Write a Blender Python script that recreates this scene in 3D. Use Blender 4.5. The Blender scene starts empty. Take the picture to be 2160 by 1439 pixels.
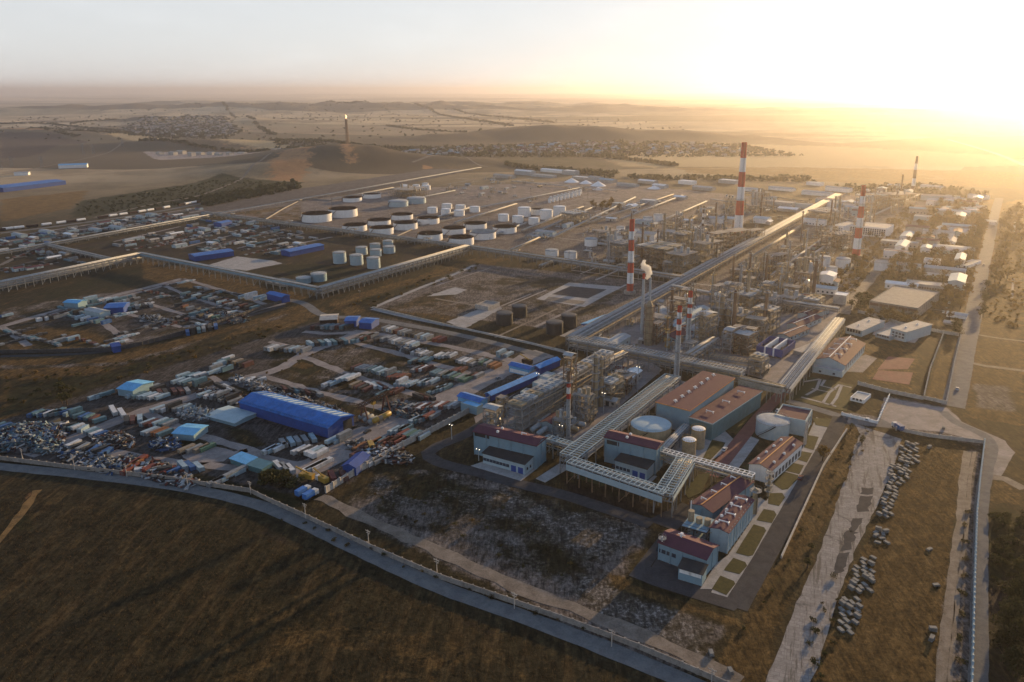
import bpy, bmesh, math, random
import numpy as np
from mathutils import Vector, Matrix, noise as mnoise
R = math.radians
sc = bpy.context.scene
col = sc.collection

# ------------------------------------------------------------------ camera, sky, sun, exposure
W0, H0 = 2160, 1439            # photograph's pixels, used to read places off the photo
CX, CY, F, YH = 1160.0, 680.0, 1620.0, 192.0
CAMZ = 160.0
PITCH = math.atan((CY - YH) / F)
cam_d = bpy.data.cameras.new('camera')
cam = bpy.data.objects.new('camera', cam_d)
col.objects.link(cam)
cam.location = (0, 0, CAMZ)
cam.rotation_euler = (math.pi / 2 - PITCH, 0, 0)
cam_d.sensor_width = 36.0
cam_d.lens = 36.0 * F / W0
cam_d.shift_x = -(CX - W0 / 2) / W0
cam_d.shift_y = -(H0 / 2 - CY) / W0
cam_d.clip_start = 1.0
cam_d.clip_end = 200000.0
sc.camera = cam

SUN_AZ, SUN_EL, SKY_SAT = R(37.0), R(9.0), .5
HAZE, HAZE_G = 8e-5, .77
SKY_K, VEIL, VEIL_RGB = .16, 2.45, (.95, .975, 1.02)
world = bpy.data.worlds.new('World')
sc.world = world
world.use_nodes = True
wn = world.node_tree
wn.nodes.clear()
w_out = wn.nodes.new('ShaderNodeOutputWorld')
w_bg = wn.nodes.new('ShaderNodeBackground')
w_sky = wn.nodes.new('ShaderNodeTexSky')
w_sky.sky_type = 'NISHITA'
w_sky.sun_disc = False
w_sky.sun_elevation = SUN_EL
w_sky.sun_rotation = SUN_AZ
w_sky.altitude = 300
w_sky.air_density = 1.0
w_sky.dust_density = 0.4
w_sky.ozone_density = 2.0
w_bg.inputs['Strength'].default_value = 0.15
w_hs = wn.nodes.new('ShaderNodeHueSaturation')
w_hs.inputs['Saturation'].default_value = SKY_SAT
wn.links.new(w_sky.outputs[0], w_hs.inputs['Color'])
# thin high veil of cloud, densest towards the horizon, with a few faint wisps and an added bluer zenith
w_tc = wn.nodes.new('ShaderNodeTexCoord'); w_sx = wn.nodes.new('ShaderNodeSeparateXYZ'); wn.links.new(w_tc.outputs['Generated'], w_sx.inputs[0])
w_mr = wn.nodes.new('ShaderNodeMapRange'); w_mr.interpolation_type = 'SMOOTHSTEP'
wn.links.new(w_sx.outputs['Z'], w_mr.inputs[0])
for i_, v_ in ((1, .12), (2, .75), (3, 1.0), (4, .5)): w_mr.inputs[i_].default_value = v_
w_mp = wn.nodes.new('ShaderNodeMapping'); w_mp.inputs['Scale'].default_value = (1.0, 1.0, 5.0); wn.links.new(w_tc.outputs['Generated'], w_mp.inputs[0])
w_nz = wn.nodes.new('ShaderNodeTexNoise'); w_nz.inputs['Scale'].default_value = 5.0; w_nz.inputs['Detail'].default_value = 7; w_nz.inputs['Roughness'].default_value = .6; wn.links.new(w_mp.outputs[0], w_nz.inputs['Vector'])
w_m2 = wn.nodes.new('ShaderNodeMapRange'); w_m2.interpolation_type = 'SMOOTHSTEP'
wn.links.new(w_nz.outputs[0], w_m2.inputs[0])
for i_, v_ in ((1, .42), (2, .78), (3, .97), (4, 1.07)): w_m2.inputs[i_].default_value = v_
w_mu = wn.nodes.new('ShaderNodeMath'); w_mu.operation = 'MULTIPLY'; wn.links.new(w_mr.outputs[0], w_mu.inputs[0]); wn.links.new(w_m2.outputs[0], w_mu.inputs[1])
w_mk = wn.nodes.new('ShaderNodeMath'); w_mk.operation = 'MULTIPLY'; w_mk.inputs[1].default_value = VEIL; wn.links.new(w_mu.outputs[0], w_mk.inputs[0])
w_vc = wn.nodes.new('ShaderNodeVectorMath'); w_vc.operation = 'SCALE'
w_cm = wn.nodes.new('ShaderNodeMix'); w_cm.data_type = 'RGBA'; w_cm.inputs[6].default_value = (*VEIL_RGB, 1); w_cm.inputs[7].default_value = (.30, .62, 1.15, 1)  # bluer zenith added to cool the ambient light
w_m3 = wn.nodes.new('ShaderNodeMapRange'); w_m3.interpolation_type = 'SMOOTHSTEP'; wn.links.new(w_sx.outputs['Z'], w_m3.inputs[0]); w_m3.inputs[1].default_value = .2; w_m3.inputs[2].default_value = .8
wn.links.new(w_m3.outputs[0], w_cm.inputs[0]); wn.links.new(w_cm.outputs[2], w_vc.inputs[0])
wn.links.new(w_mk.outputs[0], w_vc.inputs['Scale'])
w_ad = wn.nodes.new('ShaderNodeVectorMath'); w_ad.operation = 'ADD'; w_s2 = wn.nodes.new('ShaderNodeVectorMath'); w_s2.operation = 'SCALE'; w_s2.inputs['Scale'].default_value = SKY_K; wn.links.new(w_hs.outputs[0], w_s2.inputs[0])
wn.links.new(w_s2.outputs[0], w_ad.inputs[0]); wn.links.new(w_vc.outputs[0], w_ad.inputs[1])
wn.links.new(w_ad.outputs[0], w_bg.inputs[0])
wn.links.new(w_bg.outputs[0], w_out.inputs[0])

sun_d = bpy.data.lights.new('sun', 'SUN')
sun_d.energy = 5.0
sun_d.angle = R(0.6)
sun_d.color = (1.0, 0.65, 0.29)
sun = bpy.data.objects.new('sun', sun_d)
col.objects.link(sun)
sdir = Vector((math.sin(SUN_AZ) * math.cos(SUN_EL), math.cos(SUN_AZ) * math.cos(SUN_EL), math.sin(SUN_EL)))
sun.rotation_euler = sdir.to_track_quat('Z', 'Y').to_euler()
sun.location = (600, 800, 400)

sc.view_settings.view_transform = 'Standard'
sc.view_settings.look = 'None'
sc.view_settings.exposure = 0.86
sc.view_settings.gamma = 1.0
cy = sc.cycles
cy.use_denoising = True
cy.max_bounces = 5
cy.diffuse_bounces = 2
cy.glossy_bounces = 2
cy.volume_bounces = 1
cy.transparent_max_bounces = 8
cy.sample_clamp_indirect = 4.0

# ------------------------------------------------------------------ reading the photograph: pixel -> ground
cp, sp = math.cos(PITCH), math.sin(PITCH)
def ray(px, py):
    a, b = (px - CX) / F, (CY - py) / F
    return Vector((a, cp + b * sp, -sp + b * cp))
def G(px, py, z=0.0):
    d = ray(px, py)
    t = (z - CAMZ) / d.z
    return Vector((d.x * t, d.y * t, z))
def at_depth(px, py, Y):
    d = ray(px, py)
    t = Y / d.y
    return Vector((d.x * t, Y, CAMZ + d.z * t))
def proj(p):
    dy, dz = p[1], p[2] - CAMZ
    depth = dy * cp - dz * sp
    up = dy * sp + dz * cp
    return (CX + F * p[0] / depth, CY - F * up / depth)
def mpp(p):                                   # metres per photo pixel at a point
    return (p[1] * cp - (p[2] - CAMZ) * sp) / F
def hgt(p, py):                               # height above the ground point p at which row py is met
    a = (CY - py) / F
    # up/depth = a
    Y = p[1]
    dz = Y * (a * cp - sp) / (cp + a * sp)
    return CAMZ + dz - p[2]
GA = R(30.8)                                  # the works' grid: local +Y runs away to the right, local +X to the lower right
U = Vector((math.sin(GA), math.cos(GA), 0))
V = Vector((math.cos(GA), -math.sin(GA), 0))
def toL(p): return (p[0] * V.x + p[1] * V.y, p[0] * U.x + p[1] * U.y)
def frL(a, b, z=0.0):
    q = V * a + U * b
    return Vector((q.x, q.y, z))
ROT = -GA

# ------------------------------------------------------------------ mesh builder
class MB:
    def __init__(s): s.v, s.f, s.m = [], [], []
    def _add(s, vs, fs, mi=0):
        o = len(s.v)
        s.v.extend([tuple(v) for v in vs])
        for f in fs:
            s.f.append(tuple(i + o for i in f)); s.m.append(mi)
        return s
    def box(s, x0, x1, y0, y1, z0, z1, mi=0, rot=0.0, c=None):
        vs = [Vector((x, y, z)) for z in (z0, z1) for y in (y0, y1) for x in (x0, x1)]
        if rot:
            cc = Vector(c) if c else Vector(((x0 + x1) / 2, (y0 + y1) / 2, 0))
            m = Matrix.Rotation(rot, 3, 'Z')
            vs = [m @ (v - cc) + cc for v in vs]
        return s._add(vs, [(0, 2, 3, 1), (4, 5, 7, 6), (0, 1, 5, 4), (1, 3, 7, 5), (3, 2, 6, 7), (2, 0, 4, 6)], mi)
    def cyl(s, cx, cy_, z0, z1, r0, r1=None, n=16, mi=0, cap=True, mtop=None):
        r1 = r0 if r1 is None else r1
        a = [2 * math.pi * i / n for i in range(n)]
        vs = [(cx + r0 * math.cos(t), cy_ + r0 * math.sin(t), z0) for t in a] + [(cx + r1 * math.cos(t), cy_ + r1 * math.sin(t), z1) for t in a]
        s._add(vs, [(i, (i + 1) % n, n + (i + 1) % n, n + i) for i in range(n)], mi)
        if cap:
            s._add(vs[n:], [tuple(range(n))], mi if mtop is None else mtop)
            s._add(vs[:n], [tuple(reversed(range(n)))], mi)
        return s
    def dome(s, cx, cy_, z0, r, h, n=20, k=4, mi=0):
        vs, fs = [], []
        for j in range(k):
            t = j / k
            rr, z = r * math.cos(t * math.pi / 2), z0 + h * math.sin(t * math.pi / 2)
            vs += [(cx + rr * math.cos(2 * math.pi * i / n), cy_ + rr * math.sin(2 * math.pi * i / n), z) for i in range(n)]
        vs.append((cx, cy_, z0 + h))
        for j in range(k - 1):
            fs += [(j * n + i, j * n + (i + 1) % n, (j + 1) * n + (i + 1) % n, (j + 1) * n + i) for i in range(n)]
        fs += [((k - 1) * n + i, (k - 1) * n + (i + 1) % n, k * n) for i in range(n)]
        return s._add(vs, fs, mi)
    def bar(s, p, q, w, h=None, mi=0):
        p, q = Vector(p), Vector(q); h = h or w
        d = q - p
        if d.length < 1e-6: return s
        d.normalize()
        up = Vector((0, 0, 1)) if abs(d.z) < .95 else Vector((0, 1, 0))
        a = d.cross(up).normalized() * (w / 2); b = a.cross(d).normalized() * (h / 2)
        vs = [p - a - b, p + a - b, p + a + b, p - a + b, q - a - b, q + a - b, q + a + b, q - a + b]
        return s._add(vs, [(0, 3, 2, 1), (4, 5, 6, 7), (0, 1, 5, 4), (1, 2, 6, 5), (2, 3, 7, 6), (3, 0, 4, 7)], mi)
    def tube(s, pts, r, n=8, mi=0, rs=None):
        pts = [Vector(p) for p in pts]
        vs, fs = [], []
        for i, p in enumerate(pts):
            d = (pts[min(i + 1, len(pts) - 1)] - pts[max(i - 1, 0)]).normalized()
            up = Vector((0, 0, 1)) if abs(d.z) < .95 else Vector((0, 1, 0))
            a = d.cross(up).normalized(); b = a.cross(d).normalized()
            rr = rs[i] if rs else r
            vs += [p + a * rr * math.cos(2 * math.pi * k / n) + b * rr * math.sin(2 * math.pi * k / n) for k in range(n)]
        for i in range(len(pts) - 1):
            fs += [(i * n + k, i * n + (k + 1) % n, (i + 1) * n + (k + 1) % n, (i + 1) * n + k) for k in range(n)]
        e = (len(pts) - 1) * n
        fs += [tuple(reversed(range(n))), tuple(range(e, e + n))]
        return s._add(vs, fs, mi)
    def prism(s, poly, z0, z1, mi=0, mtop=None):
        n = len(poly)
        ar = sum(poly[i][0] * poly[(i + 1) % n][1] - poly[(i + 1) % n][0] * poly[i][1] for i in range(n))
        if ar < 0: poly = poly[::-1]
        vs = [(p[0], p[1], z0) for p in poly] + [(p[0], p[1], z1) for p in poly]
        s._add(vs, [(i, (i + 1) % n, n + (i + 1) % n, n + i) for i in range(n)], mi)
        s._add(vs[n:], [tuple(range(n))], mi if mtop is None else mtop)
        return s
    def gable(s, x0, x1, y0, y1, z0, h, axis='x', ov=0.4, t=0.25, mi=0, half=None):
        """a pitched roof slab on the rectangle; ridge runs along axis"""
        if axis == 'x':
            ym = (y0 + y1) / 2
            for (ya, yb) in ((y0 - ov, ym), (y1 + ov, ym)):
                za = z0 - (ov * h / (ym - y0))
                vs = [(x0 - ov, ya, za), (x1 + ov, ya, za), (x1 + ov, yb, z0 + h), (x0 - ov, yb, z0 + h)]
                vs += [(v[0], v[1], v[2] + t) for v in vs]
                s._add(vs, [(0, 1, 2, 3), (4, 5, 6, 7), (0, 1, 5, 4), (1, 2, 6, 5), (2, 3, 7, 6), (3, 0, 4, 7)], mi)
        else:
            xm = (x0 + x1) / 2
            for (xa, xb) in ((x0 - ov, xm), (x1 + ov, xm)):
                za = z0 - (ov * h / (xm - x0))
                vs = [(xa, y0 - ov, za), (xa, y1 + ov, za), (xb, y1 + ov, z0 + h), (xb, y0 - ov, z0 + h)]
                vs += [(v[0], v[1], v[2] + t) for v in vs]
                s._add(vs, [(0, 1, 2, 3), (4, 5, 6, 7), (0, 1, 5, 4), (1, 2, 6, 5), (2, 3, 7, 6), (3, 0, 4, 7)], mi)
        return s
    def shed_walls(s, x0, x1, y0, y1, z0, z1, h, axis='x', mi=0):
        """four walls whose two ends rise to a gable of height h"""
        if axis == 'x':
            ym = (y0 + y1) / 2
            vs = [(x0, y0, z0), (x1, y0, z0), (x1, y1, z0), (x0, y1, z0), (x0, y0, z1), (x1, y0, z1), (x1, y1, z1), (x0, y1, z1), (x0, ym, z1 + h), (x1, ym, z1 + h)]
            s._add(vs, [(0, 1, 5, 4), (2, 3, 7, 6), (1, 2, 6, 9, 5), (3, 0, 4, 8, 7), (3, 2, 1, 0)], mi)
        else:
            xm = (x0 + x1) / 2
            vs = [(x0, y0, z0), (x1, y0, z0), (x1, y1, z0), (x0, y1, z0), (x0, y0, z1), (x1, y0, z1), (x1, y1, z1), (x0, y1, z1), (xm, y0, z1 + h), (xm, y1, z1 + h)]
            s._add(vs, [(0, 1, 5, 8, 4), (2, 3, 7, 9, 6), (1, 2, 6, 5), (3, 0, 4, 7), (3, 2, 1, 0)], mi)
        return s
    def mesh(s, name, mats):
        me = bpy.data.meshes.new(name)
        me.from_pydata(s.v, [], s.f)
        mats = mats if isinstance(mats, (list, tuple)) else [mats]
        for m in mats: me.materials.append(m)
        if len(mats) > 1: me.polygons.foreach_set('material_index', s.m)
        me.update()
        bm = bmesh.new(); bm.from_mesh(me); bmesh.ops.recalc_face_normals(bm, faces=bm.faces); bm.to_mesh(me); bm.free()
        return me
    def build(s, name, mats, parent=None, smooth=False):
        me = s.mesh(name, mats)
        if smooth:
            me.polygons.foreach_set('use_smooth', [len(p.vertices) == 4 for p in me.polygons])
        o = bpy.data.objects.new(name, me)
        col.objects.link(o)
        if parent: o.parent = parent
        return o

THINGS = []
def tag(o, label, cat, group=None, kind=None):
    o['label'] = label
    if cat: o['category'] = cat
    if group: o['group'] = group
    if kind: o['kind'] = kind
    THINGS.append(o)
    return o
def empty(name, loc=(0, 0, 0), rz=0.0):
    o = bpy.data.objects.new(name, None)
    col.objects.link(o)
    o.location = loc
    o.rotation_euler = (0, 0, rz)
    o.empty_display_size = 1
    return o
def thing(name, label, cat, loc=(0, 0, 0), rz=0.0, group=None):
    return tag(empty(name, loc, rz), label, cat, group)
def one(name, mesh, mats, label, cat, loc=(0, 0, 0), rz=0.0, group=None, smooth=False):
    o = mesh.build(name, mats, None, smooth)
    o.location = loc; o.rotation_euler = (0, 0, rz)
    return tag(o, label, cat, group)
def inst(name, me, label, cat, loc, rz=0.0, group=None, scale=None):
    o = bpy.data.objects.new(name, me)
    col.objects.link(o)
    o.location = loc; o.rotation_euler = (0, 0, rz)
    if scale: o.scale = scale
    return tag(o, label, cat, group)
def struct(o):
    o['kind'] = 'structure'
    return o
def stuff(o, label=None, cat=None):
    o['kind'] = 'stuff'
    if label: o['label'] = label
    if cat: o['category'] = cat
    return o

# ------------------------------------------------------------------ materials
MATS = {}
def nodes_of(m):
    m.use_nodes = True
    nt = m.node_tree; nt.nodes.clear()
    out = nt.nodes.new('ShaderNodeOutputMaterial')
    b = nt.nodes.new('ShaderNodeBsdfPrincipled')
    nt.links.new(b.outputs[0], out.inputs[0])
    return nt, b
def N(nt, t, **k):
    n = nt.nodes.new(t)
    for a, v in k.items():
        if hasattr(n, a): setattr(n, a, v)
    return n
def mix(nt, fac, a, b, mode='MIX'):
    n = nt.nodes.new('ShaderNodeMix'); n.data_type = 'RGBA'; n.blend_type = mode
    for s, v in ((0, fac), (6, a), (7, b)):
        if isinstance(v, (int, float)): n.inputs[s].default_value = v
        elif isinstance(v, tuple): n.inputs[s].default_value = (*v, 1) if len(v) == 3 else v
        else: nt.links.new(v, n.inputs[s])
    return n.outputs[2]
def math_(nt, op, a, b=None, c=None, clamp=False):
    n = nt.nodes.new('ShaderNodeMath'); n.operation = op; n.use_clamp = clamp
    for i, v in enumerate((a, b, c)):
        if v is None: continue
        if isinstance(v, (int, float)): n.inputs[i].default_value = v
        else: nt.links.new(v, n.inputs[i])
    return n.outputs[0]
def noise_(nt, vec, scale, detail=4, rough=.55, dist=0.0):
    n = nt.nodes.new('ShaderNodeTexNoise')
    n.inputs['Scale'].default_value = scale; n.inputs['Detail'].default_value = detail
    n.inputs['Roughness'].default_value = rough; n.inputs['Distortion'].default_value = dist
    if vec is not None: nt.links.new(vec, n.inputs['Vector'])
    return n.outputs[0]
def ramp(nt, fac, a, b, lo=.4, hi=.6):
    n = nt.nodes.new('ShaderNodeMapRange'); n.interpolation_type = 'SMOOTHSTEP'
    nt.links.new(fac, n.inputs[0])
    n.inputs[1].default_value = lo; n.inputs[2].default_value = hi
    n.inputs[3].default_value = a; n.inputs[4].default_value = b
    return n.outputs[0]
def mat(name, rgb, rough=.7, metal=0.0, var=.25, scale=.35, streak=0.0, ribs=0.0, dirt=None, spec=.3):
    """weathered painted / mineral surface: base colour with two scales of noise, optional vertical streaks and sheet ribs"""
    if name in MATS: return MATS[name]
    m = bpy.data.materials.new(name); MATS[name] = m
    nt, b = nodes_of(m)
    geo = N(nt, 'ShaderNodeNewGeometry'); pos = geo.outputs['Position']
    n1 = noise_(nt, pos, scale, 5, .6)
    n2 = noise_(nt, pos, scale * 7, 3, .6)
    f = math_(nt, 'ADD', math_(nt, 'MULTIPLY', n1, .6), math_(nt, 'MULTIPLY', n2, .4))
    lo = tuple(c * (1 - var) for c in rgb); hi = tuple(min(1, c * (1 + var * .8)) for c in rgb)
    c = mix(nt, ramp(nt, f, 0, 1, .32, .68), lo, hi)
    if dirt:
        c = mix(nt, math_(nt, 'MULTIPLY', ramp(nt, noise_(nt, pos, scale * 2.3, 6, .65), 0, 1, .52, .7), dirt[3]), c, dirt[:3])
    if streak:
        mp = N(nt, 'ShaderNodeMapping'); mp.inputs['Scale'].default_value = (1.6, 1.6, .06)
        nt.links.new(pos, mp.inputs[0])
        c = mix(nt, math_(nt, 'MULTIPLY', ramp(nt, noise_(nt, mp.outputs[0], 1.0, 4, .6), 0, 1, .45, .75), streak), c, tuple(x * .45 for x in rgb))
    nt.links.new(c, b.inputs['Base Color'])
    b.inputs['Roughness'].default_value = rough; b.inputs['Metallic'].default_value = metal
    b.inputs['Specular IOR Level'].default_value = spec
    if ribs:
        tc = N(nt, 'ShaderNodeTexCoord')
        wv = N(nt, 'ShaderNodeTexWave'); wv.inputs['Scale'].default_value = ribs; wv.bands_direction = 'DIAGONAL'
        nt.links.new(tc.outputs['Object'], wv.inputs[0])
        bp = N(nt, 'ShaderNodeBump'); bp.inputs['Strength'].default_value = .25; bp.inputs['Distance'].default_value = .05
        nt.links.new(wv.outputs['Fac'], bp.inputs['Height']); nt.links.new(bp.outputs[0], b.inputs['Normal'])
    return m
def emit(name, rgb, s):
    if name in MATS: return MATS[name]
    m = bpy.data.materials.new(name); MATS[name] = m
    nt, b = nodes_of(m)
    b.inputs['Base Color'].default_value = (*rgb, 1)
    b.inputs['Emission Color'].default_value = (*rgb, 1); b.inputs['Emission Strength'].default_value = s
    return m
M_white = mat('white_paint', (.72, .72, .72), .5, var=.1, streak=.35)
M_red = mat('red_paint', (.42, .045, .03), .55, var=.2)
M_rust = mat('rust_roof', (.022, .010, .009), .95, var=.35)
M_steel = mat('grey_steel', (.20, .21, .22), .7, .1, var=.3)
M_pale = mat('pale_steel', (.31, .335, .355), .85, 0, var=.25)
M_dark = mat('dark_steel', (.05, .05, .055), .6, var=.4)
M_tan = mat('tan_insulation', (.29, .235, .16), .7, .05, var=.3, streak=.3)
M_brown = mat('brown_steel', (.16, .10, .065), .7, var=.35)
M_pipe = mat('pipe_cladding', (.36, .37, .38), .85, 0, var=.25)
M_conc = mat('concrete', (.36, .34, .32), .85, var=.25, dirt=(.15, .13, .11, .6))
M_concd = mat('old_concrete', (.24, .225, .21), .9, var=.3, dirt=(.10, .09, .08, .6))
M_clad = mat('blue_grey_cladding', (.17, .275, .345), .75, .1, var=.1, ribs=1.2)
M_clad2 = mat('pale_cladding', (.31, .40, .45), .75, .1, var=.1, ribs=1.2)
M_maroon = mat('maroon_roof', (.085, .028, .046), .85, 0, var=.15, ribs=1.5)
M_orange = mat('orange_trim', (.5, .22, .07), .6, var=.2)
M_blue = mat('blue_sheet', (.028, .13, .40), .75, 0, var=.3, ribs=.9, dirt=(.10, .16, .26, .5))
M_blue2 = mat('dark_blue_sheet', (.02, .06, .24), .75, .1, var=.2, ribs=.9)
M_lblue = mat('light_blue_sheet', (.12, .36, .62), .75, .1, var=.2, ribs=.9)
M_lblue2 = mat('mid_blue_sheet', (.06, .24, .55), .75, .1, var=.2, ribs=.9)
M_teal = mat('teal_cladding', (.075, .17, .20), .5, .1, var=.2, ribs=1.2)
M_black = mat('black_roofing', (.025, .027, .03), .8, var=.4)
M_glass = mat('window_glass', (.03, .04, .06), .12, 0, var=.3, spec=.8)
M_yellow = mat('yellow_paint', (.30, .19, .035), .5, var=.25)
M_lamp = emit('lit_lamp', (1.0, .86, .62), 3)
M_flame = emit('flame', (1.0, .62, .28), 2.5)
# ------------------------------------------------------------------ ground sheet: one polar grid out to the horizon
def vnoise(x, y, seed=0):
    xi, yi = np.floor(x).astype(np.int64), np.floor(y).astype(np.int64)
    fx, fy = x - xi, y - yi
    fx, fy = fx * fx * (3 - 2 * fx), fy * fy * (3 - 2 * fy)
    def h(a, b):
        n = (a * 374761393 + b * 668265263 + seed * 974711) & 0x7fffffff
        n = ((n ^ (n >> 13)) * 1274126177) & 0x7fffffff
        return ((n ^ (n >> 16)) & 0xffff) / 65535.0
    return (h(xi, yi) * (1 - fx) + h(xi + 1, yi) * fx) * (1 - fy) + (h(xi, yi + 1) * (1 - fx) + h(xi + 1, yi + 1) * fx) * fy
def fbm(x, y, o=4, seed=0):
    s, a, t = 0.0, 1.0, 0.0
    for i in range(o):
        s = s + a * vnoise(x * 2 ** i, y * 2 ** i, seed + i); t += a; a *= .5
    return s / t
def sstep(a, b, x):
    t = np.clip((x - a) / (b - a), 0, 1)
    return t * t * (3 - 2 * t)
HILLS = []
def hill(px, py, rx, ry, h, rot=0.0):
    p = G(px, py); HILLS.append((p.x, p.y, rx, ry, h, rot))
# bluffs behind the tank farm, the long ridges beyond the town
hill(640, 352, 240, 90, 26, .5); hill(735, 352, 130, 70, 20, .3); hill(560, 368, 190, 60, 14, .6)
hill(880, 345, 190, 60, 14, .2); hill(420, 312, 500, 120, 22, .1); hill(60, 288, 500, 140, 24, -.2)
hill(880, 300, 260, 120, 20, .2); hill(640, 330, 160, 120, 18, .4)
hill(1250, 292, 560, 160, 20, 0); hill(1100, 294, 260, 120, 20, .2); hill(1400, 292, 300, 120, 14, 0)
hill(1040, 232, 1900, 500, 60, 0); hill(760, 240, 1600, 400, 40, 0); hill(1500, 240, 2500, 500, 40, 0)
hill(430, 262, 700, 300, 34, 0); hill(150, 240, 2500, 420, 40, 0); hill(440, 226, 1100, 260, 50, 0)
def terrain(x, y):
    r = np.sqrt(x * x + y * y)
    z = np.zeros_like(x)
    for (cx_, cy_, rx, ry, h, rot) in HILLS:
        dx, dy = x - cx_, y - cy_
        a, b = dx * math.cos(rot) + dy * math.sin(rot), -dx * math.sin(rot) + dy * math.cos(rot)
        z += h * np.exp(-(a / rx) ** 2 - (b / ry) ** 2)
    rough = .55 + .9 * fbm(x / 160, y / 160, 4, 5)
    z = z * rough
    z += sstep(2500, 9000, r) * (fbm(x / 2600, y / 1500, 4, 2) - .42) * 70
    z += sstep(14000, 30000, r) * (fbm(x / 7000, y / 4000, 4, 9) - .35) * 120
    left = sstep(5000, -30000, x)
    z += sstep(34000, 46000, r) * left * np.maximum(0, fbm(x / 5200, y / 5200, 4, 21) - .30) * 620
    z = np.minimum(z, 288.0)
    z = np.where(r > 60000, z * (1 - sstep(60000, 75000, r)), z)
    return np.maximum(z, 0.0) * sstep(1150, 1750, r)
def tz(x, y):
    return float(terrain(np.array([float(x)]), np.array([float(y)]))[0])

ang = list(np.arange(-38, 35, .2)) + list(np.arange(35, 180, 4.0)) + list(np.arange(-180, -38, 4.0))
ang = np.radians(np.array(sorted(set(ang))))
rad = np.concatenate([[2, 20, 60, 100, 130, 150], 160 * np.exp(np.arange(0, math.log(90000 / 160), .0078))])
na, nr = len(ang), len(rad)
gx = (rad[:, None] * np.sin(ang)[None, :]).ravel()
gy = (rad[:, None] * np.cos(ang)[None, :]).ravel()
gz = terrain(gx, gy)
micro = (fbm(gx / 9, gy / 9, 3, 33) - .5) * .5 * sstep(90, 140, np.sqrt(gx ** 2 + gy ** 2)) * (1 - sstep(900, 1500, np.sqrt(gx ** 2 + gy ** 2)))

CH = dict(dirt=0, gold=1, green=2, dark=3, pale=4, orange=5, field=6, yard=7)
masks = np.zeros((8, len(gx)), dtype=np.float32)
flat = np.zeros(len(gx), dtype=np.float32)
def paint(ch, pts, k=1.0, feather=6.0, px=True):
    P = np.array([[G(a, b).x, G(a, b).y] for a, b in pts]) if px else np.array(pts)
    x0, y0 = P.min(0) - feather; x1, y1 = P.max(0) + feather
    idx = np.nonzero((gx > x0) & (gx < x1) & (gy > y0) & (gy < y1))[0]
    if not len(idx): return
    x, y = gx[idx], gy[idx]
    inside = np.zeros(len(idx), bool); dist = np.full(len(idx), 1e9)
    n = len(P)
    for i in range(n):
        ax, ay = P[i]; bx, by = P[(i + 1) % n]
        cond = ((ay > y) != (by > y))
        with np.errstate(divide='ignore', invalid='ignore'):
            xc = (bx - ax) * (y - ay) / (by - ay) + ax
        inside ^= cond & (x < xc)
        ex, ey = bx - ax, by - ay
        t = np.clip(((x - ax) * ex + (y - ay) * ey) / max(ex * ex + ey * ey, 1e-9), 0, 1)
        dist = np.minimum(dist, np.hypot(x - ax - t * ex, y - ay - t * ey))
    sd = np.where(inside, dist, -dist)
    w = np.clip(.5 + sd / (2 * feather), 0, 1) * k
    if ch == 'flat':
        flat[idx] = np.maximum(flat[idx], w); return
    c = CH[ch]
    for o in range(8):
        if o != c: masks[o, idx] *= (1 - w)
    masks[c, idx] = np.maximum(masks[c, idx], w)

# --- far country
r_ = np.hypot(gx, gy)
paint('field', [(1260, 332), (1500, 302), (1800, 310), (2160, 330), (2160, 352), (1800, 352), (1500, 358), (1310, 352)], .8, 60)
paint('green', [(1040, 331), (1240, 329), (1310, 354), (1190, 351), (1060, 346)], .45, 12)
paint('gold', [(1420, 352), (1700, 352), (2160, 362), (2160, 400), (1800, 388), (1450, 366)], .6, 20)
paint('dark', [(0, 291), (110, 291), (190, 300), (60, 331), (0, 335)], .9, 25)
paint('orange', [(0, 274), (80, 276), (125, 289), (60, 291), (0, 288)], .5, 50)
paint('orange', [(215, 289), (300, 300), (420, 312), (560, 324), (640, 322), (560, 308), (420, 302), (250, 286)], .6, 60)  # warm sunlight on the slopes painted into the ground colour
paint('field', [(215, 291), (300, 300), (420, 310), (540, 318), (640, 322), (600, 312), (420, 300), (280, 288)], .8, 45)  # bright sunlit band of the slopes, painted into the ground colour
paint('dark', [(140, 262), (400, 250), (480, 262), (520, 280), (420, 296), (260, 284)], .3, 40)
paint('orange', [(560, 366), (600, 350), (660, 330), (700, 332), (668, 360), (640, 384), (590, 392), (565, 384)], .7, 22)
paint('orange', [(700, 346), (745, 346), (760, 358), (722, 362)], .6, 18)
paint('orange', [(890, 353), (912, 353), (918, 361), (894, 362)], .8, 5)
paint('dark', [(668, 350), (700, 346), (710, 362), (664, 378), (644, 380)], .35, 18)
paint('green', [(160, 425), (470, 376), (640, 384), (600, 402), (300, 446), (140, 462)], .75, 10)
paint('gold', [(0, 420), (200, 400), (150, 440), (0, 470)], .7, 10)
paint('gold', [(770, 384), (960, 346), (1000, 356), (800, 400)], .35, 10)
paint('orange', [(720, 386), (840, 370), (850, 378), (730, 398)], .4, 6)
paint('dirt', [(300, 322), (500, 322), (560, 332), (330, 338)], .7, 8)
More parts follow.
